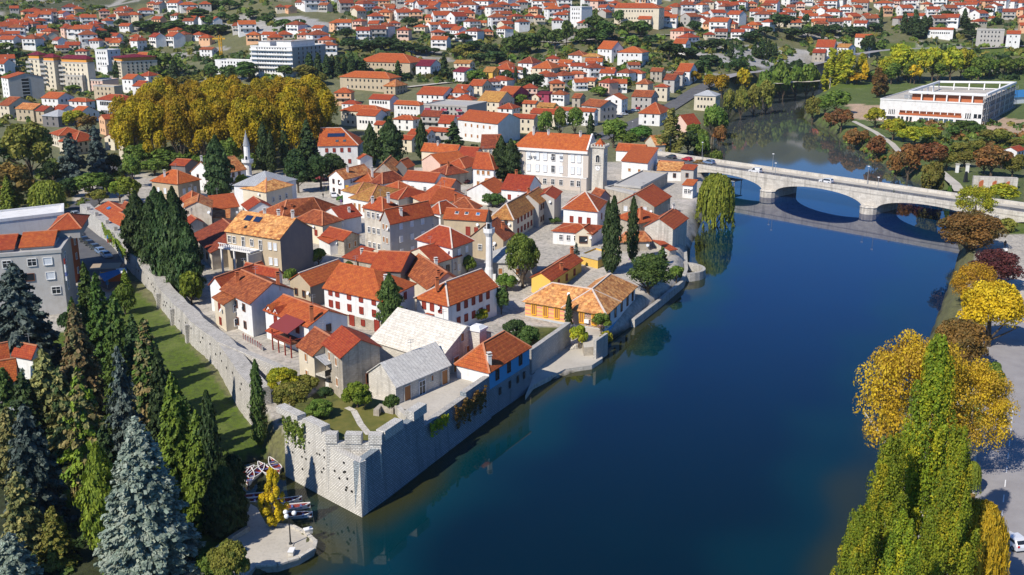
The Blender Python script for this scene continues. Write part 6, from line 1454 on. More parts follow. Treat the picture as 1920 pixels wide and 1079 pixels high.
LM = [(0, 330, 'left hillside'), (330, 620, 'slope left of knoll'), (620, 860, 'slope above barracks'), (860, 1080, 'middle hillside'), (1080, 1290, 'slope below fortress'), (1290, 1480, 'hillside above rock face'), (1480, 1680, 'hillside above valley road'), (1680, 2000, 'far right hillside')]
def place_hill(px_, py_, i, where=None, sc=1.0):
 p = G(px_, py_ + 6)
 k = HK[hr.randrange(len(HK))]; src = k[0]
 if 'used' in src: r = src.copy(); link(r); kids = True
 else: r = src; kids = False; src['used'] = 1
 r.location = (p.x, p.y, p.z + .4); r['_w'] = tuple(r.location)
 r.rotation_euler = (0, 0, hr.choice([-.5, -.3, -.1, .15, .4, -.8, .7]) + hr.uniform(-.1, .1)); s = hr.uniform(.72, 1.06) * sc; r.scale = (s, s, s * hr.uniform(.9, 1.1))
 if kids:
  for ch in src.children:
   c2 = link(ch.copy()); c2.parent = r
   for g2 in ch.children: g3 = link(g2.copy()); g3.parent = c2
 where = where or next(w for a, b, w in LM if a <= px_ < b) if 0 <= px_ < 2000 else LM[0][2]
 THINGS.append((r, '%s %s house, %s %s roof, %s' % (k[1], k[4], k[2], k[3], where), 'rank', tuple(r.location)))
 return r
for i, (x_, y_) in enumerate(SPOTS): place_hill(x_, y_, i)
SPOTS = []
spots(21, (640, 0), '930,395 1000,420 1100,410 1150,430 1180,470 1210,505 1250,470 1320,450 1400,470 1420,430 1500,440 1230,570 1060,540 1120,560 850,490 600,570 350,620 560,620 60,600 20,570 520,705 700,610 660,560 1500,510 1560,500 1600,450 1640,390 1330,400 1240,400 1190,360 1420,380 1340,490 950,440 900,470')
for i, (x_, y_) in enumerate(SPOTS): place_hill(x_, y_, i, 'crowded quarter' if x_ < 960 else 'ruined quarter', .82)
for r, *_ in HK:
 if 'used' not in r:
  for ch in list(r.children_recursive): bpy.data.objects.remove(ch)
  bpy.data.objects.remove(r)
def distant_houses():
 """small houses past the nearest few hundred, as one object"""
 m = MB(); g = random.Random(21)
 polys = [(1280, 1930, -4, 62, 62), (640, 1280, -6, 60, 62), (0, 420, 22, 92, 40), (430, 640, -5, 24, 8)]
 for x0, x1, y0, y1, n in polys:
  for _ in range(n):
   p = G(g.uniform(x0, x1), g.uniform(y0, y1)); w, d, h = g.uniform(6.5, 10), g.uniform(6, 8), g.uniform(3.5, 6.5); a = g.uniform(-.9, .9); co, si = math.cos(a), math.sin(a)
   q = [Vector((p.x + x * co - y * si, p.y + x * si + y * co, 0)) for x, y in ((-w / 2, -d / 2), (w / 2, -d / 2), (w / 2, d / 2), (-w / 2, d / 2))]; ze = p.z + h
   wl_ = g.choice([W_, W_, 'cream_stucco', 'grey_stucco', 'peach_stucco']); m.hull([Vector((v.x, v.y, p.z - 3)) for v in q], [Vector((v.x, v.y, ze)) for v in q], wl_)
   hip = g.random() < .6; mm, r0, r1, s_ = roof_build(q, ze, 1.9, hip, hip, g.choice([O_, R_, O_, 'roof_brown']), .45, .15, None)
   for f, k in zip(mm.f, mm.m): m.face([mm.v[i] for i in f], mm.mats[k])
   if not hip:
    for i, j in ((0, 3), (2, 1)): m.face([Vector((q[i].x, q[i].y, ze)), Vector((q[j].x, q[j].y, ze)), (q[i] + q[j]) / 2 + Vector((0, 0, ze + 1.9))], wl_)
   for k in (-.3, 0, .3): c = Vector((p.x + k * w * co + (d / 2 + .02) * si, p.y + k * w * si - (d / 2 + .02) * co, ze - 1.5)); m.box(c, (1.1, .1, 1.2), 'window_glass', a)
 o = m.build('distant_houses'); struct(o, 'stuff'); o['label'] = 'scattered small houses filling the far hillsides'; o['category'] = 'houses'
distant_houses()
# ---------------------------------------------------------------- trees and shrubs
PAL = {
 'green': [(.112, .180, .027), (.150, .225, .033), (.083, .143, .024), (.195, .255, .045)],
 'dark': [(.036, .069, .021), (.054, .094, .029), (.073, .116, .033), (.029, .054, .018)],
 'cypress': [(.035, .062, .019), (.049, .081, .024), (.068, .103, .030), (.027, .049, .016)],
 'pine': [(.056, .101, .025), (.077, .126, .028), (.105, .161, .035)],
 'olive': [(.174, .174, .032), (.217, .203, .036), (.145, .167, .029), (.246, .217, .043)],
 'gold': [(0.351, 0.256, .012), (0.406, 0.256, .012), (0.270, 0.218, .012), (0.445, 0.297, .012), (0.326, 0.205, .012)],
 'golden_plane': [(.34, .19, .03), (.44, .27, .03), (.56, .36, .02), (.48, .29, .018), (.62, .42, .025), (.42, .25, .02)],
 'yellow': [(.624, .408, .014), (.552, .336, .014), (.480, .348, .024), (.672, .456, .024)],
 'yellowgreen': [(.297, .324, .024), (.378, .365, .024), (.230, .277, .024), (.459, .392, .024)],
 'poplar': [(.20, .26, .018), (.27, .31, .02), (.16, .21, .018), (.42, .36, .02), (.125, .18, .017)],
 'brown': [(.238, .140, .035), (.182, .119, .035), (.294, .161, .035), (.140, .119, .035)],
 'rust': [(.250, .106, .037), (.200, .100, .037), (.150, .106, .037), (.300, .138, .037)],
 'maroon': [(.111, .029, .031), (.085, .023, .029), (.143, .039, .039), (.065, .026, .026)],
 'blue': [(.20, .25, .195), (.26, .305, .24), (.155, .20, .155), (.31, .34, .27)],
 'darkblue': [(.075, .105, .088), (.10, .135, .115), (.055, .08, .068), (.14, .17, .145)],
 'spruce': [(.074, .128, .024), (.108, .169, .027), (.054, .097, .022)],
 'brightspruce': [(.130, .202, .023), (.169, .240, .026), (.091, .156, .021)],
 'rustspruce': [(.221, .169, .065), (.169, .156, .065), (.117, .143, .052), (.260, .182, .072)],
 'paleconifer': [(.264, .242, .083), (.187, .193, .066), (.132, .154, .055), (.330, .286, .099)],
 'thuja': [(.176, .230, .024), (.223, .270, .027), (.128, .182, .022)],
 'willow': [(.21, .26, .03), (.165, .215, .028), (.27, .30, .035)],
 'yellowwillow': [(.552, .408, .022), (.456, .372, .030), (.624, .456, .024)],
 'palepoplar': [(.280, .280, .063), (.224, .238, .056), (.350, .336, .084), (.168, .196, .049)],
 'reed': [(.090, .210, .030), (.075, .165, .030)],
}
def unit(v): return v / np.maximum(np.linalg.norm(v, axis=1, keepdims=True), 1e-9)
def quads(c, n, size, g, jit=.7, aspect=1., axis=None):
 k = len(c); n = unit(n + jit * g.normal(size=(k, 3)))
 ref = g.normal(size=(k, 3)) if axis is None else np.asarray(axis, float) + .18 * g.normal(size=(k, 3))
 if axis is None: t = unit(np.cross(n, ref)); b = np.cross(n, t)
 else: b = unit(ref - n * (ref * n).sum(1, keepdims=True)); t = np.cross(b, n)
 s = (size * g.uniform(.6, 1.4, size=(k, 1))) if np.isscalar(size) else size[:, None] * g.uniform(.7, 1.3, size=(k, 1))
 t = t * s * .5; b = b * s * .5 * aspect
 return np.stack([c - t - b * .7, c + t * .7 - b, c + t + b * .8, c - t * .8 + b], 1).reshape(-1, 3)
def colours(g, pal, lob, k, var=.22):
 p = np.array(PAL[pal]); base = p[lob % len(p)]; other = p[g.integers(0, len(p), k)]
 w = g.uniform(0, .75, (k, 1)); c = base * (1 - w) + other * w
 return np.repeat(c * g.uniform(1 - var, 1 + var, (k, 1)), 4, 0)
def sphere_pts(g, k):
 v = g.normal(size=(k, 3)); return unit(v)
def crown_broad(g, n, size, pal, rho=2.6, base=.25, lobes=34, openness=0., shape='round', lr=(.26, .42)):
 """lobed crown: clumps of leaves set over an egg; rho = height over crown radius"""
 H = rho; cz = H * (base + 1) / 2; hz_ = H * (1 - base) / 2
 d = sphere_pts(g, lobes); d[:, 2] = np.where(d[:, 2] < -.55, -d[:, 2], d[:, 2])
 r = g.uniform(.50, .80, (lobes, 1)) if shape == 'round' else g.uniform(.35, .8, (lobes, 1))
 C = d * r; R_l = g.uniform(*lr, lobes)
 C = C * np.array([1, 1, hz_]) + np.array([0, 0, cz])
 lob = g.integers(0, lobes, n); v = sphere_pts(g, n)
 v[:, 2] = np.where((v[:, 2] < -.2) & (g.random(n) < .6), -v[:, 2], v[:, 2])
 rad = R_l[lob] * (1 - .35 * g.random(n) ** 2 * (1 + openness)); rr = rad[:, None] * np.array([1, 1, min(1.2, max(.75, hz_))])
 c = C[lob] + v * rr
 return quads(c, v, size, g, .55), colours(g, pal, lob, n)
def crown_column(g, n, size, pal, rho=8., base=.03, flare=.0, lumps=9):
 """cypress: a spindle of tight upright sprays"""
 z = g.random(n) ** .85; a = g.uniform(0, 2 * math.pi, n)
 prof = np.minimum(1, (z / .16) ** .6) * np.where(z > .45, np.cos((z - .45) / .55 * math.pi / 2 * .97) ** (.75 + flare), 1)
 lump = 1 + .20 * np.sin(a * 3 + z * 11) * np.sin(z * lumps * 3.1 + a * 2) + .14 * np.sin(a * 5 + z * 37 + 2 * np.sin(a * 2)) + .08 * g.normal(size=n)
 r = np.maximum(prof * lump, .03) * (1 - .22 * g.random(n) ** 2)
 cell = (np.floor(z * rho * 2.6 + np.sin(a * 2)) * 13 + np.floor(a * 1.75)).astype(int); hsh = np.abs(np.sin(cell * 12.9898) * 43758.5453) % 1
 r = r * (.70 + .42 * hsh) * (1 - .12 * g.random(n))
 c = np.stack([r * np.cos(a), r * np.sin(a), rho * (base + (1 - base) * z)], 1)
 nn = np.stack([np.cos(a), np.sin(a), .25 + 0 * a], 1)
 lob = cell
 return quads(c, nn, size, g, .5, 1.7, (0, 0, 1)), colours(g, pal, lob, n)
def crown_spruce(g, n, size, pal, rho=2.7, tiers=26, per=11, droop=.25, base=.03, ragged=.25, pal2=None, power=.95):
 """whorls of drooping boughs, each a flat spray of needles"""
 B = tiers * per; t = (np.arange(B) // per + g.random(B)) / tiers            # 0 top ... 1 bottom
 a = g.uniform(0, 2 * math.pi, B); L = (t ** power) * g.uniform(1 - ragged, 1.05, B) + .03
 z0 = rho * (1 - (1 - base) * t)
 b = g.choice(B, n, p=L ** 1.25 / (L ** 1.25).sum()); s = g.random(n) ** .6
 wdt = (.22 * L[b] + .03) * (1 - s * .7); off = g.uniform(-1, 1, n) * wdt
 r = L[b] * s; dz = -droop * r - .10 * r * r + .12 * L[b] * np.maximum(0, s - .75) * 2 + g.normal(0, .018, n)
 ca, sa = np.cos(a[b]), np.sin(a[b])
 c = np.stack([r * ca - off * sa, r * sa + off * ca, z0[b] + dz - np.abs(off) * .22], 1)
 nn = np.stack([ca * .55, sa * .55, .75 + 0 * ca], 1)
 ax = np.stack([ca, sa, -.2 + 0 * ca], 1)
 cl = colours(g, pal, b, n)
 if pal2 is not None:
  cl2 = colours(g, pal2, b, n); m = np.repeat(((b * 7919) % 100) < 40, 4)[:, None]; cl = np.where(m, cl2, cl)
 return quads(c, nn, size, g, .45, 1.5, ax), cl
def crown_poplar(g, n, size, pal, rho=7., plumes=70, base=.03):
 """upright plumes packed round the axis, tapering to a point"""
 zb = np.concatenate([g.random(plumes - 6) ** 1.1 * .84, g.uniform(.8, .88, 6)]); a = g.uniform(0, 2 * math.pi, plumes)
 pr = np.minimum(1, .45 + 3.5 * zb) * np.clip((1 - zb) / .72, 0, 1) ** .85
 rr = pr * g.uniform(.15, .98, plumes) ** .8 * .92; len_ = g.uniform(.09, .17, plumes) * rho
 pw = len_ ** 1.0; pl = g.choice(plumes, n, p=pw / pw.sum()); h = g.random(n); v = sphere_pts(g, n)
 w = (.20 * np.sin(np.clip(h, .05, .97) * math.pi) ** .6 + .02) * (.42 + .6 * pr[pl]) * (.8 + .4 * ((pl * 37) % 10) / 10)
 c = np.stack([np.cos(a[pl]) * rr[pl] * (1 + .12 * h) + v[:, 0] * w, np.sin(a[pl]) * rr[pl] * (1 + .12 * h) + v[:, 1] * w, base * rho + zb[pl] * rho * (1 - base) + h * len_[pl]], 1)
 c[:, 2] = np.minimum(c[:, 2], rho * (1 - .03 * g.random(n)))
 nn = np.stack([v[:, 0] + .35 * np.cos(a[pl]), v[:, 1] + .35 * np.sin(a[pl]), v[:, 2] * .3 + .2], 1)
 return quads(c, nn, size, g, .5, 1.1), colours(g, pal, pl, n)
def crown_willow(g, n, size, pal, rho=1.9, strands=420):
 """a dome of hanging strands"""
 v = sphere_pts(g, strands); v[:, 2] = np.abs(v[:, 2]); lob = g.integers(0, 16, strands); ld = sphere_pts(g, 16); ld[:, 2] = abs(ld[:, 2]) * .7
 r = g.uniform(.45, 1.0, strands); top = np.stack([v[:, 0] * r * .95, v[:, 1] * r * .95, rho * (.50 + .48 * np.sqrt(np.maximum(0, 1 - (v[:, 0] ** 2 + v[:, 1] ** 2) * r * r * .96)))], 1)
 ln = g.uniform(.25, .75, strands) * rho * (.45 + .55 * r)
 st = g.integers(0, strands, n); h = g.random(n)
 c = top[st] + np.stack([.10 * h * v[st, 0] + g.normal(0, .03, n), .10 * h * v[st, 1] + g.normal(0, .03, n), -h * ln[st]], 1)
 c[:, 2] = np.maximum(c[:, 2], .06 * rho)
 nn = v[st] + np.array([0, 0, .15])
 return quads(c, nn, size, g, .5, 2.6, (0, 0, -1)), colours(g, pal, st // 3, n)
def limb_mesh(g, rho, base, mat, kind):
 m = MB(); rr = random.Random(int(g.integers(1e6)))
 top = rho * (.9 if kind in ('spruce', 'column', 'poplar') else base + (1 - base) * .55); w = .055 if kind != 'broad' else .075
 lean = rr.uniform(-.05, .05)
 m.tube([(0, 0, -.15), (lean * .3, 0, rho * .15), (lean, lean * .5, top * .6), (lean * .6, 0, top)], [w * 1.25, w, w * .7, w * .15], mat, 7)
 if kind in ('broad', 'willow'):
  for k in range(7):
   a = k * 2.4 + rr.random(); z = rho * max(base, .15) * rr.uniform(.7, 1.15); r = rr.uniform(.45, .8); z2 = z + rho * rr.uniform(.22, .5) * (1 - base)
   m.tube([(lean * .5, 0, z), (math.cos(a) * r * .5, math.sin(a) * r * .5, (z + z2) / 2), (math.cos(a) * r, math.sin(a) * r, z2)], [w * .5, w * .33, w * .08], mat, 5)
 return m
# kind: (crown function, arguments, height over radius, trunk mesh kind, base of crown, leaves n at level 1, leaf size, material)
SPEC = {
 'broad': (crown_broad, dict(), 2.6, 'broad', .22, 900, .24, 'leaves'),
 'plane': (crown_broad, dict(lobes=50, lr=(.25, .38)), 3.2, 'broad', .04, 3200, .12, 'leaves'),
 'open': (crown_broad, dict(lobes=50, openness=.8, lr=(.2, .34)), 2.0, 'broad', .1, 900, .11, 'leaves'),
 'shrub': (crown_broad, dict(lobes=24), 1.5, 'broad', .02, 800, .24, 'leaves'),
 'dome': (crown_broad, dict(lobes=34, lr=(.3, .42)), 2.0, 'broad', .16, 1300, .17, 'leaves'),
 'pine': (crown_broad, dict(lobes=26, lr=(.28, .44)), 3.0, 'broad', .25, 800, .26, 'needles'),
 'cypress': (crown_column, dict(), 8.0, 'column', .03, 700, .34, 'needles'),
 'fat_cypress': (crown_column, dict(flare=.25, lumps=14), 4.6, 'column', .04, 1200, .26, 'needles'),
 'spruce': (crown_spruce, dict(power=.74), 3.0, 'spruce', .03, 1500, .20, 'needles'),
 'cedar': (crown_spruce, dict(tiers=15, per=9, droop=.12, ragged=.4, power=.64), 2.6, 'spruce', .05, 1300, .22, 'needles'),
 'ragged': (crown_spruce, dict(tiers=14, per=7, droop=.16, ragged=.55, power=.75), 2.5, 'spruce', .08, 800, .20, 'needles'),
 'poplar': (crown_poplar, dict(), 6.0, 'poplar', .05, 1200, .24, 'leaves'),
 'willow': (crown_willow, dict(), 1.9, 'willow', .1, 1500, .13, 'leaves'),
}
_TM = {}
def tree_mesh(kind, pal, lod, var, pal2=None, barkm='bark'):
 key = (kind, pal, lod, var, pal2)
 if key not in _TM:
  fn, kw, rho, tk, base, n, size, mat = SPEC[kind]
  g = np.random.default_rng(abs(hash((kind, lod, var))) % 10 ** 6 if False else (sum(map(ord, kind)) * 131 + lod * 17 + var * 7))
  kk = dict(kw)
  if 'base' not in kk and fn is crown_broad: kk['base'] = base
  if fn is crown_poplar and lod > 15: kk['plumes'] = 230
  if fn is crown_broad and lod > 6: kk['lobes'] = int(kk.get('lobes', 34) * 2.0); kk['lr'] = tuple(x * .78 for x in kk.get('lr', (.26, .42)))
  if fn is crown_spruce and lod > 6: kk['tiers'] = int(kk.get('tiers', 26) * 1.6); kk['per'] = int(kk.get('per', 11) * 1.3)
  if pal2: kk['pal2'] = pal2
  v, c = fn(g, int(n * lod), size / math.sqrt(lod) * 1.1, pal, rho=rho, **kk)
  me = fast_mesh('crown', v, np.arange(len(v)).reshape(-1, 4), [mat], c)
  tm = limb_mesh(g, rho, base, barkm, tk).mesh('trunk')
  _TM[key] = (me, tm, rho)
 return _TM[key]
TR = random.Random(5); TREES = []
def put_tree(p, r, H, kind, pal, label, lod=1, name='tree', var=None, pal2=None, tail='rank', group=None, rz=None, barkm='bark', cat=None, lean=None):
 me, tm, rho = tree_mesh(kind, pal, lod, TR.randrange(3) if var is None else var, pal2, barkm)
 root = thing(name, label, cat or ('shrub' if kind == 'shrub' else 'tree'), (p[0], p[1], p[2]), group, tail)
 root.rotation_euler = (lean[0] if lean else 0, lean[1] if lean else 0, TR.uniform(0, 6.28) if rz is None else rz); root.scale = (r, r, H / rho)
 for nm, q in (('crown', me), ('trunk', tm)):
  o = link(bpy.data.objects.new(nm, q)); o.parent = root
 TREES.append((p[0], p[1], r)); return root
def tree(bx, by, tip, hw, kind, pal, label, z=None, **k):
 """bx, by: foot on the ground; tip: picture row of the tip; hw: half width of the crown, in picture pixels"""
 p = G(bx, by) if z is None else P(bx, by, z)
 if z is None: p.z = float(zt(p.x, p.y))
 H = max(.6, z_for(p.x, p.y, tip) - p.z); dep = p.y * CP + (CAM_H - p.z - H / 2) * SP
 r = hw * dep / FPX
 if 'lod' not in k:
  pxm = FPX / dep; k['lod'] = 1 if pxm < 3.3 else 2 if pxm < 5 else 3 if pxm < 7 else 5 if pxm < 9.5 else 8 if pxm < 12 else 14
  if hw > 60: k['lod'] = int(k['lod'] * 1.7)
 return put_tree((p.x, p.y, p.z), r, H, kind, pal, label, **k)
def many(txt, off, kind, pal, label, group=None, name='tree', **k):
 for q in txt.split():
  x, y, h, w = [float(v) for v in q.split(',')]
  x, y, h, w = off[0] + x / 2.997, off[1] + y / 2.997, h / 2.997, w / 2.997
  tree(x, y, y - h, w, kind, pal, label, name=name, group=group, **k)
A_, B_, C_ = (0, 0), (640, 0), (1280, 0)
# --- the park, bottom left
tree(284, 1072, 783, 112, 'spruce', 'blue', 'large silvery blue spruce at the front of the park', tail=None, lod=26, name='blue_spruce')
tree(75, 990, 762, 70, 'cedar', 'darkblue', 'dark blue spruce left of the silvery spruce', tail=None, lod=12, name='blue_spruce')
tree(48, 690, 495, 80, 'cedar', 'darkblue', 'broad blue cedar in front of the grey concrete building', tail=None, lod=14, name='blue_cedar')
tree(345, 965, 700, 62, 'spruce', 'brightspruce', 'bright green spruce behind the silvery spruce', tail=None, lod=12, name='spruce')
tree(408, 985, 735, 21, 'cypress', 'cypress', 'slim dark cypress at the foot of the lawn', tail=None, lod=8, name='cypress')
for q in ((174, 648, 493, 34), (195, 668, 512, 36), (232, 735, 552, 44), (150, 700, 560, 34), (235, 800, 620, 42)):
 tree(*q, 'spruce', 'spruce', 'slender green spruce in the row beside the lawn', lod=6, name='spruce')
tree(162, 785, 572, 56, 'spruce', 'rustspruce', 'rusty brown spruce left of the slender green spruces', tail=None, lod=8, name='spruce')
tree(290, 805, 598, 58, 'spruce', 'rustspruce', 'spruce with orange brown boughs beside the shadowed lawn', tail=None, lod=8, name='spruce', pal2='spruce')
tree(240, 850, 650, 48, 'ragged', 'darkblue', 'grey green ragged spruce in front of the orange brown one', tail=None, lod=8, name='spruce')
tree(98, 815, 655, 54, 'cedar', 'paleconifer', 'pale yellowish conifer beside the white shed', tail=None, lod=9, name='conifer')
tree(30, 900, 765, 48, 'cedar', 'paleconifer', 'pale yellowish conifer at the left edge below the orange roof corner', tail=None, lod=9, name='conifer')
tree(170, 910, 690, 66, 'ragged', 'thuja', 'ragged pine with bare grey branches and yellow green sprays', tail=None, lod=9, name='pine', pal2='rustspruce')
tree(130, 860, 690, 56, 'ragged', 'paleconifer', 'straggly conifer with dark interior behind the dark blue spruce', tail=None, lod=9, name='conifer', pal2='dark')
tree(204, 1040, 832, 36, 'fat_cypress', 'thuja', 'olive green thuja just left of the silvery spruce', tail=None, lod=9, name='thuja')
tree(116, 965, 905, 26, 'shrub', 'green', 'ball shaped green bush in the shaded park', tail=None, lod=5, name='bush')
tree(50, 1030, 885, 52, 'cedar', 'paleconifer', 'spreading yellow tipped conifer in the shaded park', tail=None, lod=9, name='conifer')
tree(110, 1060, 950, 40, 'cedar', 'olive', 'low olive conifer behind the silvery spruce', tail=None, lod=9, name='conifer')
tree(30, 1100, 1000, 55, 'cedar', 'blue', 'blue spruce cut by the lower left corner', tail=None, lod=10, name='blue_spruce')
for q in ((430, 1005, 862, 27), (452, 995, 900, 15), (412, 1012, 890, 24)):
 tree(*q, 'fat_cypress', 'cypress', 'dark clipped thuja with bright tips beside the boats', lod=6, name='thuja')
tree(385, 985, 770, 48, 'spruce', 'brightspruce', 'green spruce right behind the silvery spruce, beside the slim cypress', tail=None, lod=10, name='spruce')
tree(515, 990, 877, 27, 'poplar', 'yellow', 'golden yellow column tree among the rowing boats', tail=None, lod=12, name='yellow_tree')
tree(432, 1100, 1018, 42, 'shrub', 'olive', 'olive bush at the bottom edge by the promenade', tail=None, lod=14, name='bush')
tree(395, 1075, 1040, 28, 'shrub', 'green', 'dark bush behind the promenade wall', tail=None, lod=6, name='bush')
tree(235, 590, 535, 22, 'shrub', 'green', 'bush by the kiosk at the top of the lawn', tail=None, lod=4, name='bush')
tree(237, 548, 505, 15, 'spruce', 'thuja', 'small yellow green conifer beside the blue kiosk', tail=None, lod=4, name='conifer')
tree(130, 620, 585, 18, 'shrub', 'dark', 'dark bush between blue cedar and green spruces', tail=None, lod=4, name='bush')
tree(318, 905, 655, 48, 'spruce', 'dark', 'dark spruce between the orange brown boughs and the bright green spruce', tail=None, lod=9, name='spruce')
tree(355, 860, 745, 36, 'cedar', 'pine', 'green conifer at the edge of the shadowed lawn', tail=None, lod=8, name='conifer')
tree(60, 850, 700, 50, 'cedar', 'dark', 'dark conifer above the dark blue spruce', tail=None, lod=8, name='conifer')
tree(210, 960, 800, 44, 'cedar', 'dark', 'shadowy conifer behind the olive green thuja', tail=None, lod=8, name='conifer')
tree(20, 800, 690, 34, 'cedar', 'pine', 'green conifer beside the bright orange roof corner', tail=None, lod=7, name='conifer')
tree(262, 745, 590, 40, 'spruce', 'dark', 'dark spruce leaning towards the lawn left of the orange brown boughs', tail=None, lod=8, name='spruce')
tree(338, 850, 700, 40, 'ragged', 'spruce', 'open branched conifer on the shadowed lawn edge', tail=None, lod=8, name='conifer')
tree(440, 960, 850, 30, 'broad', 'dark', 'dark leafy tree at the top of the boat harbour', tail=None, lod=8)
# --- dense grove behind the wall, the cypress beside the hall and others in town
for q in ((266, 500, 360, 26), (292, 520, 372, 26), (318, 540, 362, 28), (340, 552, 374, 28), (362, 562, 420, 24), (250, 478, 398, 18), (300, 470, 352, 22), (335, 500, 352, 24)):
 tree(*q, 'fat_cypress', 'dark', 'dark evergreen in the dense grove behind the town wall', lod=7, name='cypress', group='evergreens behind the town wall')
tree(360, 572, 512, 22, 'shrub', 'thuja', 'yellow green bush at the foot of the dark grove', tail=None, lod=4, name='bush')
tree(412, 470, 448, 12, 'shrub', 'green', 'bush beside the dilapidated house in the shade', tail=None, name='bush')
tree(412, 378, 256, 24, 'fat_cypress', 'cypress', 'dark cypress hiding the white gabled house', tail=None, lod=5, name='cypress')
for q in ((497, 325, 232, 12), (511, 328, 248, 9), (536, 318, 226, 9)):
 tree(*q, 'cypress', 'cypress', 'tall slim cypress in front of the golden planes', lod=3, name='cypress')
tree(580, 338, 226, 34, 'spruce', 'dark', 'broad dark cedar beside the tall white house', tail=None, lod=6, name='cedar')
tree(556, 342, 280, 22, 'pine', 'dark', 'dark shade tree at the edge of the square', tail=None, lod=4, name='tree')
tree(696, 312, 232, 14, 'fat_cypress', 'cypress', 'left of the twin tall cedars behind the low roofs', tail=None, lod=4, name='cedar')
tree(732, 312, 225, 24, 'fat_cypress', 'dark', 'right of the twin tall cedars behind the low roofs', tail=None, lod=5, name='cedar')
tree(791, 300, 226, 11, 'fat_cypress', 'cypress', 'slim cypress between white gable and red roofs', tail=None, lod=3, name='cypress')
tree(850, 282, 228, 26, 'cedar', 'dark', 'round topped dark cedar below the white school', tail=None, lod=4, name='cedar')
for q in ((940, 348, 256, 16), (958, 350, 262, 17), (930, 352, 290, 20)):
 tree(*q, 'fat_cypress', 'cypress', 'big cypress crowding the left end of the cream hall', lod=5, name='cypress')
for q in ((1022, 262, 208, 15), (1050, 258, 205, 14), (1078, 256, 204, 15)):
 tree(*q, 'dome', 'green', 'round dark green street tree above the cream hall', lod=3, name='tree')
tree(1107, 262, 213, 7, 'cypress', 'cypress', 'small cypress right of the round street trees', tail=None, name='cypress')
tree(1150, 278, 226, 26, 'broad', 'green', 'wide green tree right above the clock tower', tail=None, name='tree', lod=3)
tree(1200, 265, 238, 26, 'shrub', 'reed', 'green thicket below the street behind the clock tower', tail=None, lod=3, name='thicket')
tree(1175, 280, 248, 22, 'broad', 'green', 'green tree behind the long low red roof', tail=None, lod=3)
tree(1256, 296, 203, 30, 'poplar', 'palepoplar', 'tall pale poplar with visible white trunk at the bridge head', tail=None, lod=4, name='poplar', barkm='pale_bark')
tree(1290, 292, 248, 20, 'broad', 'dark', 'dark tree at the bridge head', tail=None, lod=3)
tree(1315, 290, 262, 16, 'shrub', 'green', 'green bush on the bank above the bridge', tail=None, lod=3, name='bush')
tree(1310, 318, 300, 12, 'shrub', 'brown', 'brownish bush beside the bridge abutment', tail=None, lod=3, name='bush')
tree(1342, 396, 324, 38, 'willow', 'willow', 'weeping willow on the bank below the bridge', tail=None, lod=8, name='willow')
tree(1138, 512, 378, 10, 'cypress', 'cypress', 'left of the two tall joined cypresses', tail=None, lod=5, name='cypress')
tree(1148, 515, 369, 14, 'cypress', 'cypress', 'tallest of the joined cypresses on the river side of the square', tail=None, lod=6, name='cypress')
tree(1185, 492, 370, 11, 'cypress', 'cypress', 'single tall cypress in front of the grey stone gable', tail=None, lod=6, name='cypress')
tree(1215, 556, 478, 44, 'dome', 'pine', 'broad dark green tree hanging over the river wall', tail=None, lod=8, name='tree', z=2.0)
tree(1240, 512, 462, 22, 'ragged', 'pine', 'young pine behind the broad tree on the river wall', tail=None, lod=5, name='pine', z=2.0)
tree(1268, 528, 500, 14, 'shrub', 'green', 'bush on the curved parapet', tail=None, lod=4, name='bush', z=1.5)
tree(980, 540, 437, 33, 'dome', 'green', 'ball shaped bright green tree in front of the mosque', tail=None, lod=9, name='tree')
tree(950, 545, 515, 20, 'shrub', 'green', 'shrubs in the walled mosque garden', tail=None, lod=5, name='bush')
tree(733, 622, 514, 23, 'fat_cypress', 'pine', 'shaggy dark evergreen against the long white house', tail=None, lod=7, name='cypress')
tree(877, 512, 480, 15, 'shrub', 'green', 'bush in the lane beside the stone house', tail=None, lod=4, name='bush')
tree(940, 590, 540, 16, 'broad', 'pine', 'small tree at the lane corner', tail=None, lod=5)
tree(892, 600, 572, 24, 'shrub', 'yellowgreen', 'yellowing vine bush beside the lane house porch', tail=None, lod=6, name='bush')
tree(1066, 618, 553, 7, 'cypress', 'cypress', 'thin young cypress against the striped house', tail=None, lod=4, name='cypress', z=2.2)
tree(965, 645, 598, 26, 'shrub', 'dark', 'large dark bush in the garden of the striped house', tail=None, lod=8, name='bush', z=2.6)
tree(992, 655, 612, 22, 'shrub', 'pine', 'dark green bush at the edge of the small lawn', tail=None, lod=7, name='bush', z=2.6)
tree(1085, 648, 610, 17, 'shrub', 'yellowgreen', 'yellow bush beside the landing steps', tail=None, lod=6, name='bush', z=1.5)
tree(1127, 628, 588, 17, 'broad', 'green', 'small green tree at the corner of the striped house', tail=None, lod=5, name='tree', z=2.4)
tree(1136, 645, 622, 13, 'shrub', 'yellowgreen', 'yellow green bush over the water at the striped house', tail=None, lod=5, name='bush', z=1.5)
tree(598, 498, 466, 18, 'shrub', 'green', 'bright bush right of the dark gable wall', tail=None, lod=5, name='bush')
tree(545, 530, 505, 14, 'shrub', 'green', 'bush below the dark gable wall', tail=None, lod=4, name='bush')
tree(660, 508, 488, 16, 'shrub', 'pine', 'bush among the crumbling red roofs', tail=None, lod=4, name='bush')
tree(925, 388, 364, 22, 'shrub', 'pine', 'bushy tree in the yard behind the skylight roof', tail=None, lod=4, name='bush')
tree(872, 345, 336, 10, 'shrub', 'maroon', 'small purple leaved bush between low roofs', tail=None, lod=2, name='bush')
tree(645, 378, 366, 14, 'shrub', 'reed', 'green terrace plants behind the ochre hip roof', tail=None, lod=3, name='bush')
tree(1040, 420, 408, 12, 'shrub', 'pine', 'bush at the end of the alley', tail=None, lod=3, name='bush')
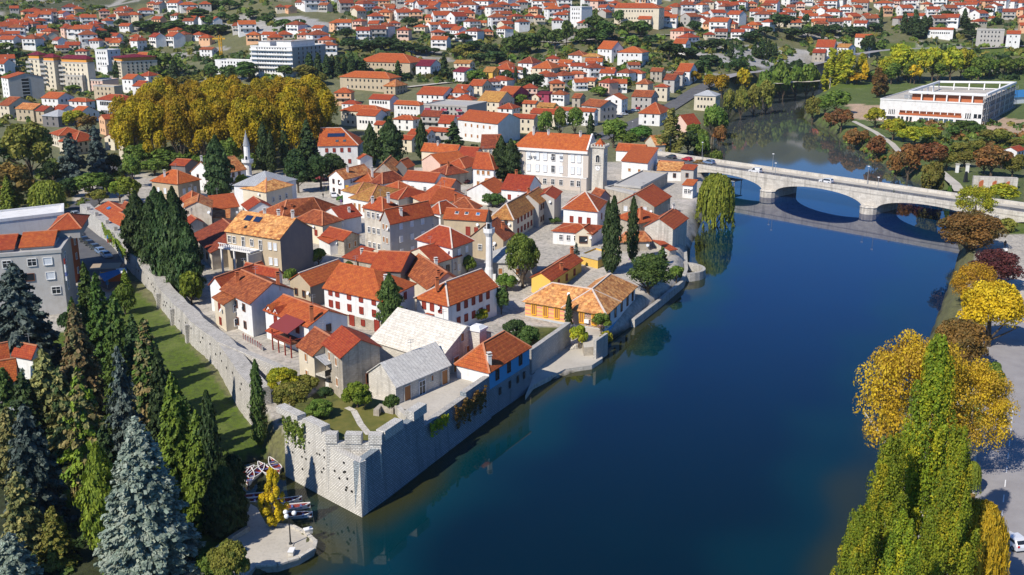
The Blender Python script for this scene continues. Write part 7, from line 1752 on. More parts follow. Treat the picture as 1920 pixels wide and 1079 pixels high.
tree(1080, 478, 455, 9, 'ragged', 'darkblue', 'small blue spruce in front of the low restaurant', tail=None, lod=4, name='blue_spruce')
tree(455, 368, 330, 14, 'broad', 'yellowgreen', 'light green tree behind the dark cypress', tail=None, lod=3)
tree(695, 312, 302, 9, 'shrub', 'reed', 'green bush under the twin cedars', tail=None, lod=2, name='bush')
for q in ((602, 356, 292, 26), (622, 338, 288, 24), (560, 362, 300, 24), (640, 352, 300, 16)):
 tree(*q, 'broad', 'dark', 'dark shade tree over the cafe square below the golden planes', lod=4)
# bastion garden
tree(548, 762, 718, 40, 'shrub', 'olive', 'big ivy covered bush in the corner of the bastion garden', tail=None, lod=12, name='bush', z=7.2)
tree(597, 782, 752, 30, 'shrub', 'green', 'hedge of flowering bushes in the bastion garden', tail=None, lod=10, name='bush', z=7.2)
tree(670, 765, 718, 29, 'shrub', 'thuja', 'loose green bush in front of the rubble stone house', tail=None, lod=10, name='bush', z=7.2)
tree(735, 772, 740, 16, 'shrub', 'pine', 'spiky bush by the low wall at the terrace', tail=None, lod=7, name='bush', z=7.2)
tree(530, 738, 690, 34, 'shrub', 'yellowgreen', 'creeper mass draped over the inner wall', tail=None, lod=12, name='creeper', z=5)
tree(575, 735, 705, 26, 'shrub', 'olive', 'creepers at the foot of the balcony house', tail=None, lod=9, name='creeper', z=5)
tree(489, 842, 676, 14, 'cypress', 'pine', 'narrow ivy clad column at the end of the town wall', tail=None, lod=9, name='cypress')
tree(610, 745, 728, 16, 'shrub', 'dark', 'dark shrub under the glazed balcony', tail=None, lod=5, name='bush', z=6)
# ivy patches hang on the walls
def ivy(label, pts, z0, z1, n, pal, nrm, size=.3):
 g = np.random.default_rng(len(label)); a, b = Vector(pts[0]), Vector(pts[1]); u = g.random(n); h = g.random(n) ** 1.3
 top = z1 - (z1 - z0) * (.25 * np.sin(u * 9) ** 2); c = np.stack([a.x + (b.x - a.x) * u, a.y + (b.y - a.y) * u, top - h * (top - z0) * (.5 + .5 * np.sin(u * 17) ** 2)], 1)
 nn = np.array([nrm[0], nrm[1], .2]); c += nn * (.12 + .25 * g.random((n, 1)))
 v = quads(c, np.repeat(nn[None], n, 0), size, g, .7); me = fast_mesh('ivy', v, np.arange(len(v)).reshape(-1, 4), ['leaves'], colours(g, pal, (u * 9).astype(int), n))
 o = link(bpy.data.objects.new('ivy', me)); o['_w'] = tuple(c.mean(0)); tag(o, label, 'ivy')
nr = Vector((ux.y, -ux.x, 0)); nr = nr if nr.dot(vx) < 0 else -nr
ivy('brownish creepers hanging over the river wall below the terrace', (kp(uN + 8, -.3, 0), kp(RL - 2, -.3, 0)), 2.2, 6.4, 900, 'brown', nr)
ivy('green creepers near the bastion end of the river wall', (kp(uN + 1, -.3, 0), kp(uN + 6, -.3, 0)), 4.0, 6.3, 350, 'yellowgreen', nr)
nl = Vector((vx.y, -vx.x, 0)); nl = nl if nl.dot(ux) < 0 else -nl
ivy('green ivy spilling over the left corner of the bastion', (kp(-.1, VL - 5, 0), kp(-.1, VL, 0)), 5.0, 9.2, 420, 'green', nl)
p0, p1 = WALL_LINE[3], WALL_LINE[6]
ivy('bright yellow green creeper covering the top of the town wall', (Vector((p0.x - .3, p0.y, 0)), Vector((p1.x - .3, p1.y, 0))), 5.0, 8.4, 900, 'thuja', Vector((-.7, -.7, 0)))
# --- left middle
tree(60, 345, 232, 46, 'broad', 'olive', 'big round olive green tree at the left edge', tail=None, lod=6)
tree(12, 330, 262, 30, 'broad', 'dark', 'dark tree cut by the left edge beside the olive one', tail=None, lod=3)
tree(140, 345, 250, 36, 'cedar', 'darkblue', 'left of two dark bluish cedars by the street', tail=None, lod=6, name='cedar')
tree(186, 335, 236, 28, 'cedar', 'darkblue', 'right of two dark bluish cedars by the street', tail=None, lod=5, name='cedar')
tree(30, 395, 310, 40, 'broad', 'brown', 'brownish tree at the left edge below the olive tree', tail=None, lod=4)
tree(20, 402, 330, 22, 'spruce', 'thuja', 'yellow green conifer behind the white canopy roof', tail=None, lod=4, name='conifer')
tree(92, 402, 338, 34, 'willow', 'willow', 'pale drooping willow at the street', tail=None, lod=5, name='willow')
tree(175, 372, 325, 32, 'broad', 'green', 'green tree over the parked cars', tail=None, lod=4)
tree(92, 330, 318, 14, 'shrub', 'yellow', 'small yellow bush beside the dark cedars', tail=None, name='bush')
tree(145, 248, 208, 24, 'broad', 'yellowgreen', 'yellow green tree below the grey metal roof', tail=None, lod=2)
tree(165, 250, 218, 20, 'broad', 'brown', 'brown tree beside the peach house', tail=None, lod=2)
for q in ((250, 352, 292, 18), (262, 320, 268, 26), (320, 318, 276, 40), (372, 318, 290, 26), (432, 322, 262, 22), (470, 330, 288, 18), (290, 330, 300, 26), (245, 385, 330, 22), (225, 380, 340, 18)):
 tree(*q, 'broad', 'thuja' if q[0] % 2 else 'green', 'light green garden tree in front of the golden planes', lod=3)
tree(255, 395, 372, 14, 'shrub', 'reed', 'vine pergola bush behind the town wall', tail=None, lod=3, name='bush')
many('300,1040,130,60 180,1130,120,70 390,1110,110,60 600,1080,110,50 640,990,120,50 40,1060,150,80 700,1010,80,40', A_, 'broad', 'dark', 'dark street tree left of the market grove', lod=4)
many('90,1190,110,60 250,1200,90,60 480,1080,90,50 560,1150,80,50', A_, 'broad', 'olive', 'olive coloured street tree left of the market grove', lod=4)
# --- golden plane grove
gt = random.Random(9)
for row, (by, tips, x0, x1, step, hw) in enumerate(((318, 178, 258, 560, 42, 34), (300, 160, 252, 590, 42, 34), (282, 152, 262, 632, 44, 34), (266, 146, 285, 625, 44, 33), (250, 140, 310, 610, 46, 32))):
 x = x0
 while x < x1:
  e = 22 * max(0, (300 - x) / 50) + 14 * max(0, (x - 590) / 40)
  tree(x + gt.uniform(-8, 8), by + gt.uniform(-4, 4), tips + e + gt.uniform(-9, 9), hw * gt.uniform(.85, 1.15), 'plane', 'gold', 'golden autumn plane tree in the large grove by the market', lod=4, name='plane_tree', group='golden plane trees in the market grove')
  x += step
# --- trees beyond
many('1190,445,75,45 1290,460,90,55 1400,460,110,70 1450,430,80,50 1600,440,70,50', A_, 'pine', 'pine', 'green pine between hotel and golden planes')
many('1040,490,60,50 1100,480,55,55 1720,480,110,80 1800,480,70,45', A_, 'broad', 'olive', 'olive green tree along the rear of the golden planes')
many('660,440,95,22 700,425,75,14 730,425,70,18 900,420,80,14 985,470,130,26', A_, 'cypress', 'cypress', 'dark cypress near the apartment buildings', name='cypress')
many('930,420,120,60 870,400,110,45 880,440,70,40 1000,430,100,40 430,520,45,60 600,500,30,50 540,380,40,25', A_, 'broad', 'green', 'green tree near the apartment buildings')
many('1740,420,120,24 1790,430,130,22 1840,440,130,22 1870,430,120,18 1900,440,120,18 1640,400,70,30 1560,430,45,18 1680,390,150,12', A_, 'cypress', 'dark', 'dark cypress below the hotel', name='cypress')
many('1050,150,60,60 980,190,70,70 920,200,60,50 1120,110,60,60 1180,160,70,50 1250,130,60,40 1100,190,50,60 1230,200,60,60 860,190,70,60 790,170,50,50 1010,120,40,40 1320,150,70,30 1150,200,60,40 1040,230,60,40 950,240,50,40 1290,60,60,50 1200,50,50,50 1420,110,50,40 1500,140,50,40 1600,170,60,50 1680,150,40,40', A_, 'pine', 'pine', 'dark pine on the rocky knoll')
many('580,250,70,60 620,200,50,40 380,140,30,50 680,160,50,40 30,260,40,60 90,330,40,70 40,340,60,60 230,160,40,14', A_, 'broad', 'dark', 'dark tree on the left hillside')
many('30,290,50,50 220,270,40,40 470,110,40,40 340,180,40,50 560,60,30,40 700,130,40,40 160,110,30,40 430,150,30,30 100,270,30,40', A_, 'broad', 'green', 'green tree on the left hillside')
many('580,440,130,40 320,460,120,34', B_, 'cedar', 'dark', 'tall dark cedar by the magenta roofs', name='cedar')
many('760,470,75,62 1005,600,70,50', B_, 'dome', 'green', 'domed green tree among the orange roofs')
many('930,470,75,34 1085,530,110,60 1030,480,100,12 980,490,110,10', B_, 'broad', 'dark', 'dark green tree by the ruined quarter')
many('1000,310,120,50 1060,300,110,60 950,300,90,50 1140,270,110,44 1200,280,110,44 1265,260,140,30 1420,200,110,60 1480,230,110,60 1370,250,90,60 1440,260,80,60 1560,150,90,30 1610,200,80,50 1680,210,90,60 1720,130,60,30', B_, 'pine', 'pine', 'pine in the grove below the hilltop fortress')
many('1840,340,100,60 1880,330,80,50 1740,260,60,50', B_, 'pine', 'dark', 'dark pine left of the rock face')
many('50,290,70,60 150,290,60,60 230,290,80,70 290,280,60,50 340,300,60,60 420,310,60,60 470,300,40,40 300,330,40,60 520,310,40,40 30,220,60,50 600,240,50,40 690,240,50,40 380,150,50,50 560,220,40,50 750,290,60,60 830,310,60,50 870,360,70,60 780,360,60,50', B_, 'broad', 'dark', 'dark green tree on the slope above the barracks')
many('650,330,60,40 400,420,50,40 700,300,50,50 770,340,50,40 1650,380,40,40', B_, 'broad', 'olive', 'olive tree on the slope above the orange roofs')
many('1500,490,60,60 1580,480,50,50 1450,540,50,50 1640,250,50,40 1560,330,30,40 1700,500,40,30 1300,500,50,30', B_, 'shrub', 'green', 'green thicket in the ruined quarter', name='thicket')
many('60,430,130,20 20,430,120,14 110,420,90,40', B_, 'cypress', 'dark', 'dark cypress beside the tan barracks', name='cypress')
many('270,690,60,30 450,700,55,44 250,720,70,40', B_, 'broad', 'olive', 'olive coloured small tree among the orange roofs')
many('1310,90,60,20 1355,95,70,10 450,60,60,30', B_, 'cypress', 'dark', 'dark cypress on the crest', name='cypress')
# right part across the water
many('150,510,90,40 220,520,100,46 340,450,60,44 60,470,70,40', C_, 'broad', 'gold', 'golden tree behind the pavilion')
many('330,580,90,40 400,575,90,44 470,570,110,56 260,600,90,36', C_, 'broad', 'olive', 'olive tree on the left river bank')
many('550,470,105,50 460,470,70,44 640,455,80,40 700,450,90,50 570,440,60,40 740,445,60,30', C_, 'broad', 'green', 'green tree by the river road')
many('830,460,190,60 920,470,190,64 1000,460,160,44 880,430,150,50', C_, 'poplar', 'yellowgreen', 'tall yellowing poplar group by the valley road', lod=2, barkm='pale_bark', name='poplar')
many('1140,470,150,50 1210,460,210,70 1250,450,160,60 1330,460,180,60 1400,460,190,60 1500,460,190,70 1560,450,170,50 1600,440,150,50', C_, 'broad', 'yellowgreen', 'tall autumn tree behind the new school', lod=2)
many('1170,475,120,50 1280,470,120,50 1430,465,110,50 1660,450,130,60 1720,440,110,50 1800,430,100,60 1880,420,90,60 1620,470,90,50', C_, 'broad', 'green', 'dark green tree behind the new school', lod=2)
many('1300,475,110,40 1020,470,120,20 975,475,60,50', C_, 'broad', 'yellow', 'bright yellow tree at the river bend')
many('1090,550,170,50 1130,540,120,24', C_, 'poplar', 'brown', 'greyish brown bare poplar at the river bend', name='poplar')
many('860,640,130,70 800,650,110,56', C_, 'broad', 'green', 'bright green tree on the spit', lod=3)
many('730,650,100,44', C_, 'broad', 'olive', 'olive tree at the tip of the spit', lod=3)
many('890,720,110,60 830,690,60,40 950,790,60,50 1090,850,80,56 1010,790,60,40', C_, 'broad', 'rust', 'rusty tree on the right river bank', lod=3)
many('1080,720,110,60 1180,790,120,70 1300,820,110,80 1380,800,90,60 1240,800,70,44', C_, 'broad', 'yellowgreen', 'yellow green tree in front of the new school', lod=3)
many('1590,750,70,70 1660,760,60,50 1520,760,50,40', C_, 'shrub', 'pine', 'dark thicket in front of the building site', name='thicket')
many('1270,950,140,70 1400,960,150,84 1350,900,90,60 1200,930,80,50', C_, 'broad', 'rust', 'rusty brown tree by the riverside park', lod=4)
many('1730,1000,180,90 1790,950,100,60 1690,980,100,50', C_, 'broad', 'rust', 'brown red tree at the monument', lod=4)
many('1400,1050,140,70 1480,960,100,60 1580,940,90,60 1850,1000,110,60 1900,950,80,50 1790,820,90,60 1720,800,70,60 1560,880,80,60 1650,860,70,50 1870,840,60,50', C_, 'broad', 'olive', 'olive tree in the riverside park', lod=4)
many('1420,1040,30,20 1500,1070,25,16', C_, 'shrub', 'reed', 'small green bush on the park lawn', name='bush')
many('170,720,120,60 210,700,80,44 110,800,70,40 60,790,90,44 110,880,120,40 30,860,90,40 190,890,40,40', C_, 'broad', 'green', 'green tree on the left bank above the bridge', lod=3)
many('160,700,90,40 210,760,50,40', C_, 'broad', 'rust', 'reddish tree on the left bank above the bridge', lod=3)
many('540,180,100,60 600,150,60,44 690,150,70,20 620,230,70,60 700,220,60,60 760,200,60,50 850,200,60,50 950,220,70,50 1000,210,60,40 1080,180,50,40 460,210,60,50 380,240,60,60 180,290,70,60 110,290,60,50 60,180,60,40 1040,270,70,40 30,330,60,60 150,370,60,60 120,400,60,50 60,410,50,50 300,400,60,40 340,390,50,30 560,400,50,50 640,390,50,50 510,430,60,40', C_, 'broad', 'dark', 'dark tree on the slope above the river road')
many('270,330,100,16 240,300,70,10 440,330,110,18 480,325,100,16 400,320,80,14 520,320,70,12 460,300,90,14 420,330,60,16 500,330,80,14', C_, 'cypress', 'cypress', 'dark cypress on the rock face', name='cypress')
many('1110,140,100,12 1240,190,120,18 1300,200,140,20 1350,210,120,24 1270,200,100,20 1380,200,110,20 1320,220,90,30 1580,140,90,16 1580,150,70,20 785,230,90,10 1520,210,50,14', C_, 'cypress', 'cypress', 'dark cypress above the valley road', name='cypress')
many('1620,190,60,50 1640,230,60,60 1580,210,40,40 1480,110,50,40 1700,90,40,40 1760,140,40,30 1440,140,40,30', C_, 'broad', 'dark', 'dark tree on the far right slope')
# --- foreground on the right bank
tree(1825, 425, 345, 44, 'open', 'yellowgreen', 'spreading yellow green tree at the end of the bridge', tail=None, lod=9, z=4)
tree(1815, 482, 398, 62, 'dome', 'brown', 'broad brownish tree on the bank below the bridge', tail=None, lod=13, z=2)
tree(1880, 440, 410, 24, 'shrub', 'olive', 'olive bush beside the small bridge arch', tail=None, lod=5, name='bush', z=3)
tree(1880, 385, 345, 28, 'broad', 'yellowgreen', 'yellow green tree behind the bridge end', tail=None, lod=4, z=4)
tree(1862, 548, 470, 52, 'dome', 'maroon', 'dark maroon leaved tree beside the statue', tail=None, lod=12, z=3.5)
tree(1852, 655, 525, 62, 'dome', 'yellow', 'brilliant yellow tree at the roadside', tail=None, lod=16, z=3.5)
tree(1820, 590, 488, 48, 'open', 'golden_plane', 'smaller golden tree behind the brilliant yellow tree', tail=None, lod=12, z=2.5)
tree(1795, 710, 598, 52, 'dome', 'brown', 'brown leaved tree between the yellow tree and the golden plane', tail=None, lod=12, z=2.5)
tree(1850, 740, 680, 30, 'shrub', 'green', 'green shrubs at the kerb', tail=None, lod=9, name='bush', z=3.8)
tree(1690, 930, 612, 118, 'open', 'golden_plane', 'large golden plane tree leaning over the river', tail=None, lod=30, z=2, name='plane_tree', barkm='pale_bark')
tree(1808, 892, 668, 84, 'open', 'golden_plane', 'golden plane tree spreading over the road', tail=None, lod=26, z=3.8, name='plane_tree', barkm='pale_bark')
tree(1705, 1125, 622, 66, 'poplar', 'poplar', 'tallest green poplar in the right foreground', tail=None, lod=50, z=2.5, name='poplar', barkm='pale_bark')
tree(1636, 1180, 812, 56, 'poplar', 'poplar', 'yellow flecked poplar in front of the tallest poplar', tail=None, lod=50, z=2, name='poplar', barkm='pale_bark')
tree(1585, 1260, 942, 52, 'poplar', 'poplar', 'poplar cut by the bottom edge over the water', tail=None, lod=46, z=1.5, name='poplar', barkm='pale_bark')
tree(1752, 1200, 800, 56, 'poplar', 'poplar', 'poplar on the road side of the foreground group', tail=None, lod=48, z=3, name='poplar', barkm='pale_bark')
tree(1655, 1340, 960, 60, 'poplar', 'poplar', 'poplar at the bottom edge between its neighbours', tail=None, lod=46, z=2, name='poplar', barkm='pale_bark')
tree(1815, 1150, 935, 58, 'willow', 'yellowwillow', 'yellow weeping willow at the bottom right roadside', tail=None, lod=26, z=3.5, name='willow')
tree(1818, 925, 865, 18, 'willow', 'willow', 'small green willow at the kerb', tail=None, lod=8, z=3.8, name='willow')
tree(1660, 860, 760, 26, 'open', 'olive', 'thin olive sapling on the river edge', tail=None, lod=8, z=1.5)
# --- scrub that covers the slopes, nobody could count it
def scrub():
 g = np.random.default_rng(4); V = []; Cc = []
 K_ = 15000; u = g.uniform(-.60, .60, K_); y = 560 + 1500 * g.random(K_) ** 1.4; x = u * y
 z = zt(x, y); qx, qy = projn(x, y, z); k = (qy < 150) & (qy > -60) & (z > 6)
 x, y, z = x[k], y[k], z[k]
 dens = np.sin(x * .021 + 2) * np.sin(y * .018) + .5 * np.sin(x * .06 + y * .04)
 k = (dens > -.75) | (y > 1000); x, y, z = x[k], y[k], z[k]
 for i in range(len(x)):
  r = g.uniform(1.0, 3.4) * (1 if y[i] < 1000 else 1.6); n = 14
  v = sphere_pts(g, n); v[:, 2] = abs(v[:, 2]); c = np.array([x[i], y[i], z[i] - .2]) + v * r * np.array([1, 1, .95])
  V.append(quads(c, v, r * .85, g, .5)); Cc.append(colours(g, ['dark', 'pine', 'green', 'olive'][int(g.integers(0, 4))] if y[i] < 1000 else ['dark', 'pine'][int(g.integers(0, 2))], np.full(n, i), n))
 v = np.concatenate(V); o = link(bpy.data.objects.new('hillside_scrub', fast_mesh('hillside_scrub', v, np.arange(len(v)).reshape(-1, 4), ['leaves'], np.concatenate(Cc)))); struct(o, 'stuff')
 o['label'] = 'dark green scrub covering the stony hillsides'; o['category'] = 'scrub'
scrub()
def mass(name, label, poly, pals, n, rr, seed, zf=None, hh=.95):
 """bushes too many to count over a picture polygon"""
 g = np.random.default_rng(seed); xs = [q[0] for q in poly]; yz = [q[1] for q in poly]; V = []; Cc = []; k = 0
 while k < n:
  qx, qy = g.uniform(min(xs), max(xs)), g.uniform(min(yz), max(yz))
  if not bool(inpoly(np.array([qx]), np.array([qy]), poly)[0]): continue
  k += 1; p = G(qx, qy); r = g.uniform(*rr); m = 26; v = sphere_pts(g, m); v[:, 2] = abs(v[:, 2])
  c = np.array([p.x, p.y, float(zt(p.x, p.y)) - .15]) + v * r * np.array([1, 1, hh]); V.append(quads(c, v, r * .6, g, .5)); Cc.append(colours(g, pals[int(g.integers(0, len(pals)))], np.full(m, k), m))
 v = np.concatenate(V); o = link(bpy.data.objects.new(name, fast_mesh(name, v, np.arange(len(v)).reshape(-1, 4), ['leaves'], np.concatenate(Cc)))); struct(o, 'stuff'); o['label'] = label; o['category'] = 'undergrowth'
mass('undergrowth', 'mixed green undergrowth on the right bank behind the river path', [(1640, 235), (1800, 300), (1930, 300), (1930, 235), (1760, 225)], ['green', 'olive', 'pine', 'rust'], 160, (.9, 2.6), 3)
mass('bank_reeds', 'brown and green scrub along the right water edge', [(1560, 245), (1600, 272), (1720, 342), (1700, 300), (1620, 250)], ['rust', 'olive', 'green'], 70, (.8, 2.0), 5)
mass('park_undergrowth', 'dark undergrowth beneath the park conifers', [(10, 800), (130, 700), (180, 720), (330, 960), (400, 1000), (330, 1080), (20, 1080)], ['dark', 'pine', 'olive'], 160, (.5, 1.3), 6, hh=.7)
mass('bank_scrub', 'green scrub between the road kerb and the river', [(1848, 650), (1838, 860), (1800, 1000), (1700, 900), (1780, 620)], ['green', 'brown', 'olive'], 60, (.5, 1.4), 8)
mass('garden_scrub', 'gardens and bushes between the houses of the old town', [(330, 320), (640, 310), (1300, 250), (1300, 215), (900, 200), (640, 230), (200, 330)], ['green', 'pine', 'dark'], 120, (.7, 1.8), 12)
mass('street_gardens', 'hedges and bushes around the street left of the plane grove', [(-10, 300), (240, 290), (250, 350), (140, 390), (-10, 400)], ['dark', 'green', 'olive'], 110, (.9, 2.2), 14)
mass('suburb_gardens', 'trees and bushes between the apartment buildings', [(-10, 240), (230, 230), (480, 140), (480, 100), (-10, 150)], ['dark', 'green', 'pine', 'olive'], 230, (1.2, 3.2), 15)
mass('slope_gardens', 'gardens and bushes between the houses of the ruined quarter', [(640, 150), (1280, 180), (1290, 95), (900, 100), (640, 105)], ['green', 'pine', 'dark', 'olive'], 420, (1.0, 2.8), 13)
# ---------------------------------------------------------------- cars, boats, lamps, people, signs
_CM = {}
def car_parts(kind):
 if kind in _CM: return _CM[kind]
 L, Wd, H = {'hatch': (3.9, 1.68, 1.45), 'suv': (4.4, 1.82, 1.66), 'van': (4.4, 1.80, 1.84)}[kind]
 side = {'hatch': [(-1.92, .35), (-1.95, .75), (-1.86, .98), (-1.45, 1.40), (-1.0, H), (.15, H - .03), (.85, .98), (1.65, .82), (1.92, .62), (1.95, .32)],
   'suv': [(-2.15, .4), (-2.2, .8), (-2.1, 1.1), (-1.85, 1.58), (-1.3, H), (.35, H - .05), (1.05, 1.12), (1.95, 1.0), (2.18, .72), (2.2, .38)],
   'van': [(-2.18, .36), (-2.2, .8), (-2.18, 1.15), (-2.1, 1.72), (-1.9, H), (.35, H - .04), (1.1, 1.1), (1.95, .92), (2.15, .66), (2.2, .36)]}[kind]
 def ring(y, sh): return [Vector((x, y * (1 - sh * max(0, (z - .9) / H) * .35), z)) for x, z in side]
 b = MB(); rr = [(-Wd / 2, 1), (-Wd / 2 + .06, 1), (Wd / 2 - .06, 1), (Wd / 2, 1)]
 R4 = [[Vector((p.x * (.985 if i in (0, 3) else 1), p.y, p.z - (.03 if i in (0, 3) else 0))) for p in ring(y, s)] for i, (y, s) in enumerate(rr)]
 for a, c in zip(R4, R4[1:]):
  for i in range(len(side)): j = (i + 1) % len(side); b.face([a[i], c[i], c[j], a[j]], 'CAR')
 b.face(R4[0], 'CAR'); b.face(R4[-1][::-1], 'CAR')
 g = MB(); e = .012
 def sh(y, z): return y * (1 - max(0, (z - .9) / H) * .35)
 def strip(p, q, w):                # glass across the body between two profile points
  d = Vector((q[0] - p[0], 0, q[1] - p[1])).normalized(); n = Vector((-d.z, 0, d.x)); n = n if n.z > 0 else -n
  a = [Vector((p[0] + d.x * .08, -sh(w, p[1]), p[1] + d.z * .08)), Vector((p[0] + d.x * .08, sh(w, p[1]), p[1] + d.z * .08)), Vector((q[0] - d.x * .06, sh(w, q[1]), q[1] - d.z * .06)), Vector((q[0] - d.x * .06, -sh(w, q[1]), q[1] - d.z * .06))]
  return [x + n * e for x in a], [x - n * .03 for x in a]
 w = Wd / 2 - .12
 sc_ = MB(); t_, u_ = strip(side[6], side[5], w); sc_.hull(u_, t_, 'window_glass')
 rw_ = MB(); t_, u_ = strip(side[2], side[3] if kind != 'van' else side[3], w); rw_.hull(u_, t_, 'window_glass')
 sw = MB()
 x0, x1 = (-1.35, .55) if kind == 'hatch' else (-1.75, .75) if kind == 'suv' else (-.35, .8)
 for s in (-1, 1):
  y0, y1 = s * (sh(Wd / 2, 1.02) + e), s * (sh(Wd / 2, H - .14) + e)
  p = [Vector((x0 - .15, y0, 1.02)), Vector((x1 + .05, y0, 1.02)), Vector((x1 - .5, y1, H - .14)), Vector((x0 + .15, y1, H - .14))]
  q = [v - Vector((0, s * .04, 0)) for v in p]; sw.hull(q, p, 'window_glass')
 wh = MB(); wh.tube([(0, -.1, 0), (0, .1, 0)], [.31, .31], 'rubber', 12); wh.tube([(0, -.11, 0), (0, .11, 0)], [.18, .18], 'grey_metal', 10)
 tl = MB(); tl.box((0, 0, 0), (.1, .26, .2), 'tail_light'); hl = MB(); hl.box((0, 0, 0), (.1, .3, .16), 'white_paint'); mi = MB(); mi.box((0, 0, 0), (.14, .2, .14), 'rubber')
 _CM[kind] = dict(body=b, windscreen=sc_.mesh('windscreen'), rear=rw_.mesh('rear_window'), side=sw.mesh('side_window'), wheel=wh.mesh('wheel'), tl=tl.mesh('tail_light'), hl=hl.mesh('headlight'), mi=mi.mesh('mirror'), L=L, W=Wd, H=H, bodies={})
 return _CM[kind]
def car(p, rz, kind, paint, label, name='car'):
 cp_ = car_parts(kind); root = thing(name, label, 'van' if kind == 'van' else 'car', tuple(p)); root.rotation_euler = (0, 0, rz)
 if paint not in cp_['bodies']:
  bb = MB(); bb.v, bb.f, bb.m, bb.mats = cp_['body'].v, cp_['body'].f, cp_['body'].m, [paint]; cp_['bodies'][paint] = bb.mesh('body')
 L, W, H = cp_['L'], cp_['W'], cp_['H']
 def add(nm, me, loc=(0, 0, 0)):
  o = link(bpy.data.objects.new(nm, me)); o.parent = root; o.location = loc
 add('body', cp_['bodies'][paint]); add('windscreen', cp_['windscreen']); add('rear_window', cp_['rear']); add('side_window', cp_['side'])
 for x in (-L * .31, L * .31):
  for s in (-1, 1): add('wheel', cp_['wheel'], (x, s * (W / 2 - .08), .31))
 for s in (-1, 1):
  add('tail_light', cp_['tl'], (-L / 2 + .02, s * (W / 2 - .2), .86)); add('headlight', cp_['hl'], (L / 2 - .1, s * (W / 2 - .28), .68)); add('mirror', cp_['mi'], (L * .16, s * (W / 2 + .08), 1.0))
 return root
p = P(1897, 1022, 4.02); car(p, math.pi / 2 + .19, 'hatch', 'car_white', 'white hatchback driving up the road at the lower right')
brz = math.atan2(bu.y, bu.x)
def on_bridge(px_, lane):
 # station along the bridge where the lane shows at picture column px_
 lo, hi = -40., 120.
 for _ in range(40):
  md = (lo + hi) / 2
  if proj(bp(md, lane, DZ))[0] < px_: lo = md
  else: hi = md
 return bp(lo, lane, DZ + .02)
car(on_bridge(1258, 7.6), brz + math.pi, 'hatch', 'car_dark', 'dark green car queuing at the left end of the bridge')
car(on_bridge(1288, 7.6), brz + math.pi, 'hatch', 'car_red', 'red car at the left end of the bridge')
car(on_bridge(1329, 7.4), brz + math.pi, 'suv', 'car_blue', 'silver blue car behind the red car on the bridge')
car(on_bridge(1416, 4.2), brz + math.pi, 'van', 'car_white', 'white delivery van driving over the first bridge arch', 'van')
car(on_bridge(1549, 4.2), brz + math.pi, 'suv', 'car_white', 'white estate car driving over the middle bridge arch')
sp = [(136, 421, 'car_white', 'white car at the far end of the row below the town wall'), (141, 431, 'car_silver', 'silver car second in the sunny row below the town wall'), (145, 438, 'car_white', 'white car nearest the shadow in the sunny row below the town wall'), (143, 403, 'car_silver', 'silver car parked by the street bend left of the wall'), (160, 452, 'car_black', 'black car first in the shaded row below the town wall'), (170, 459, 'car_black', 'black car second in the shaded row below the town wall'), (180, 466, 'car_dark', 'dark car third in the shaded row below the town wall'), (190, 473, 'car_blue', 'dark blue car fourth in the shaded row below the town wall'), (200, 480, 'car_silver', 'grey car last in the shaded row below the town wall')]
for x, y, c, lb in sp: car(P(x, y + 3, 4.02), -.85, 'hatch', c, lb)
car(G(626, 370) + Vector((0, 0, .05)), -1.3, 'hatch', 'car_white', 'white car parked on the square by the house with yellow sign')
for i, (x, y, c) in enumerate(((1160, 221, 'car_silver'), (1170, 217, 'car_white'), (1180, 213, 'car_dark'), (1190, 210, 'car_white'), (1200, 206, 'car_red'))):
 car(G(x, y) + Vector((0, 0, .1)), .5, 'hatch', c, ['silver car parked lowest along the riverside street', 'white car parked second along the riverside street', 'dark car parked mid row along the riverside street', 'white car parked between dark and red cars on the riverside street', 'red car parked uppermost along the riverside street'][i])
# rowing boats in the little harbour
def boat_parts():
 hull = MB(); inn = MB(); rim = MB(); n = 9; L = 5.0
 rings = []; ir = []
 for i in range(n):
  t_ = i / (n - 1); x = -L / 2 + L * t_; w = .72 * math.sin(min(1, .12 + t_ * .95) * math.pi * .96) ** .6 if 0 < i < n - 1 else .06
  sh_ = .45 + .22 * (2 * t_ - 1) ** 2
  rings.append([Vector((x, -w, sh_)), Vector((x, -w * .6, -.12)), Vector((x, w * .6, -.12)), Vector((x, w, sh_))]); ir.append([Vector((x, -w * .86, sh_ - .04)), Vector((x, -w * .55, .05)), Vector((x, w * .55, .05)), Vector((x, w * .86, sh_ - .04))])
 for a, b in zip(rings, rings[1:]):
  for k in range(3): hull.face([a[k], b[k], b[k + 1], a[k + 1]][::-1], 'white_paint')
 for a, b in zip(ir, ir[1:]):
  for k in range(3): inn.face([a[k], b[k], b[k + 1], a[k + 1]], 'boat_red')
 for a, b, c, d in zip(rings, rings[1:], ir, ir[1:]):
  for k in (0, 3): rim.bar(a[k] + Vector((0, 0, .02)), b[k] + Vector((0, 0, .02)), .1, 'white_paint', .07)
 th = MB(); th.box((0, 0, 0), (.28, 1.15, .05), 'boat_blue')
 return hull.mesh('hull'), inn.mesh('inner_hull'), rim.mesh('gunwale'), th.mesh('thwart')
BP = boat_parts()
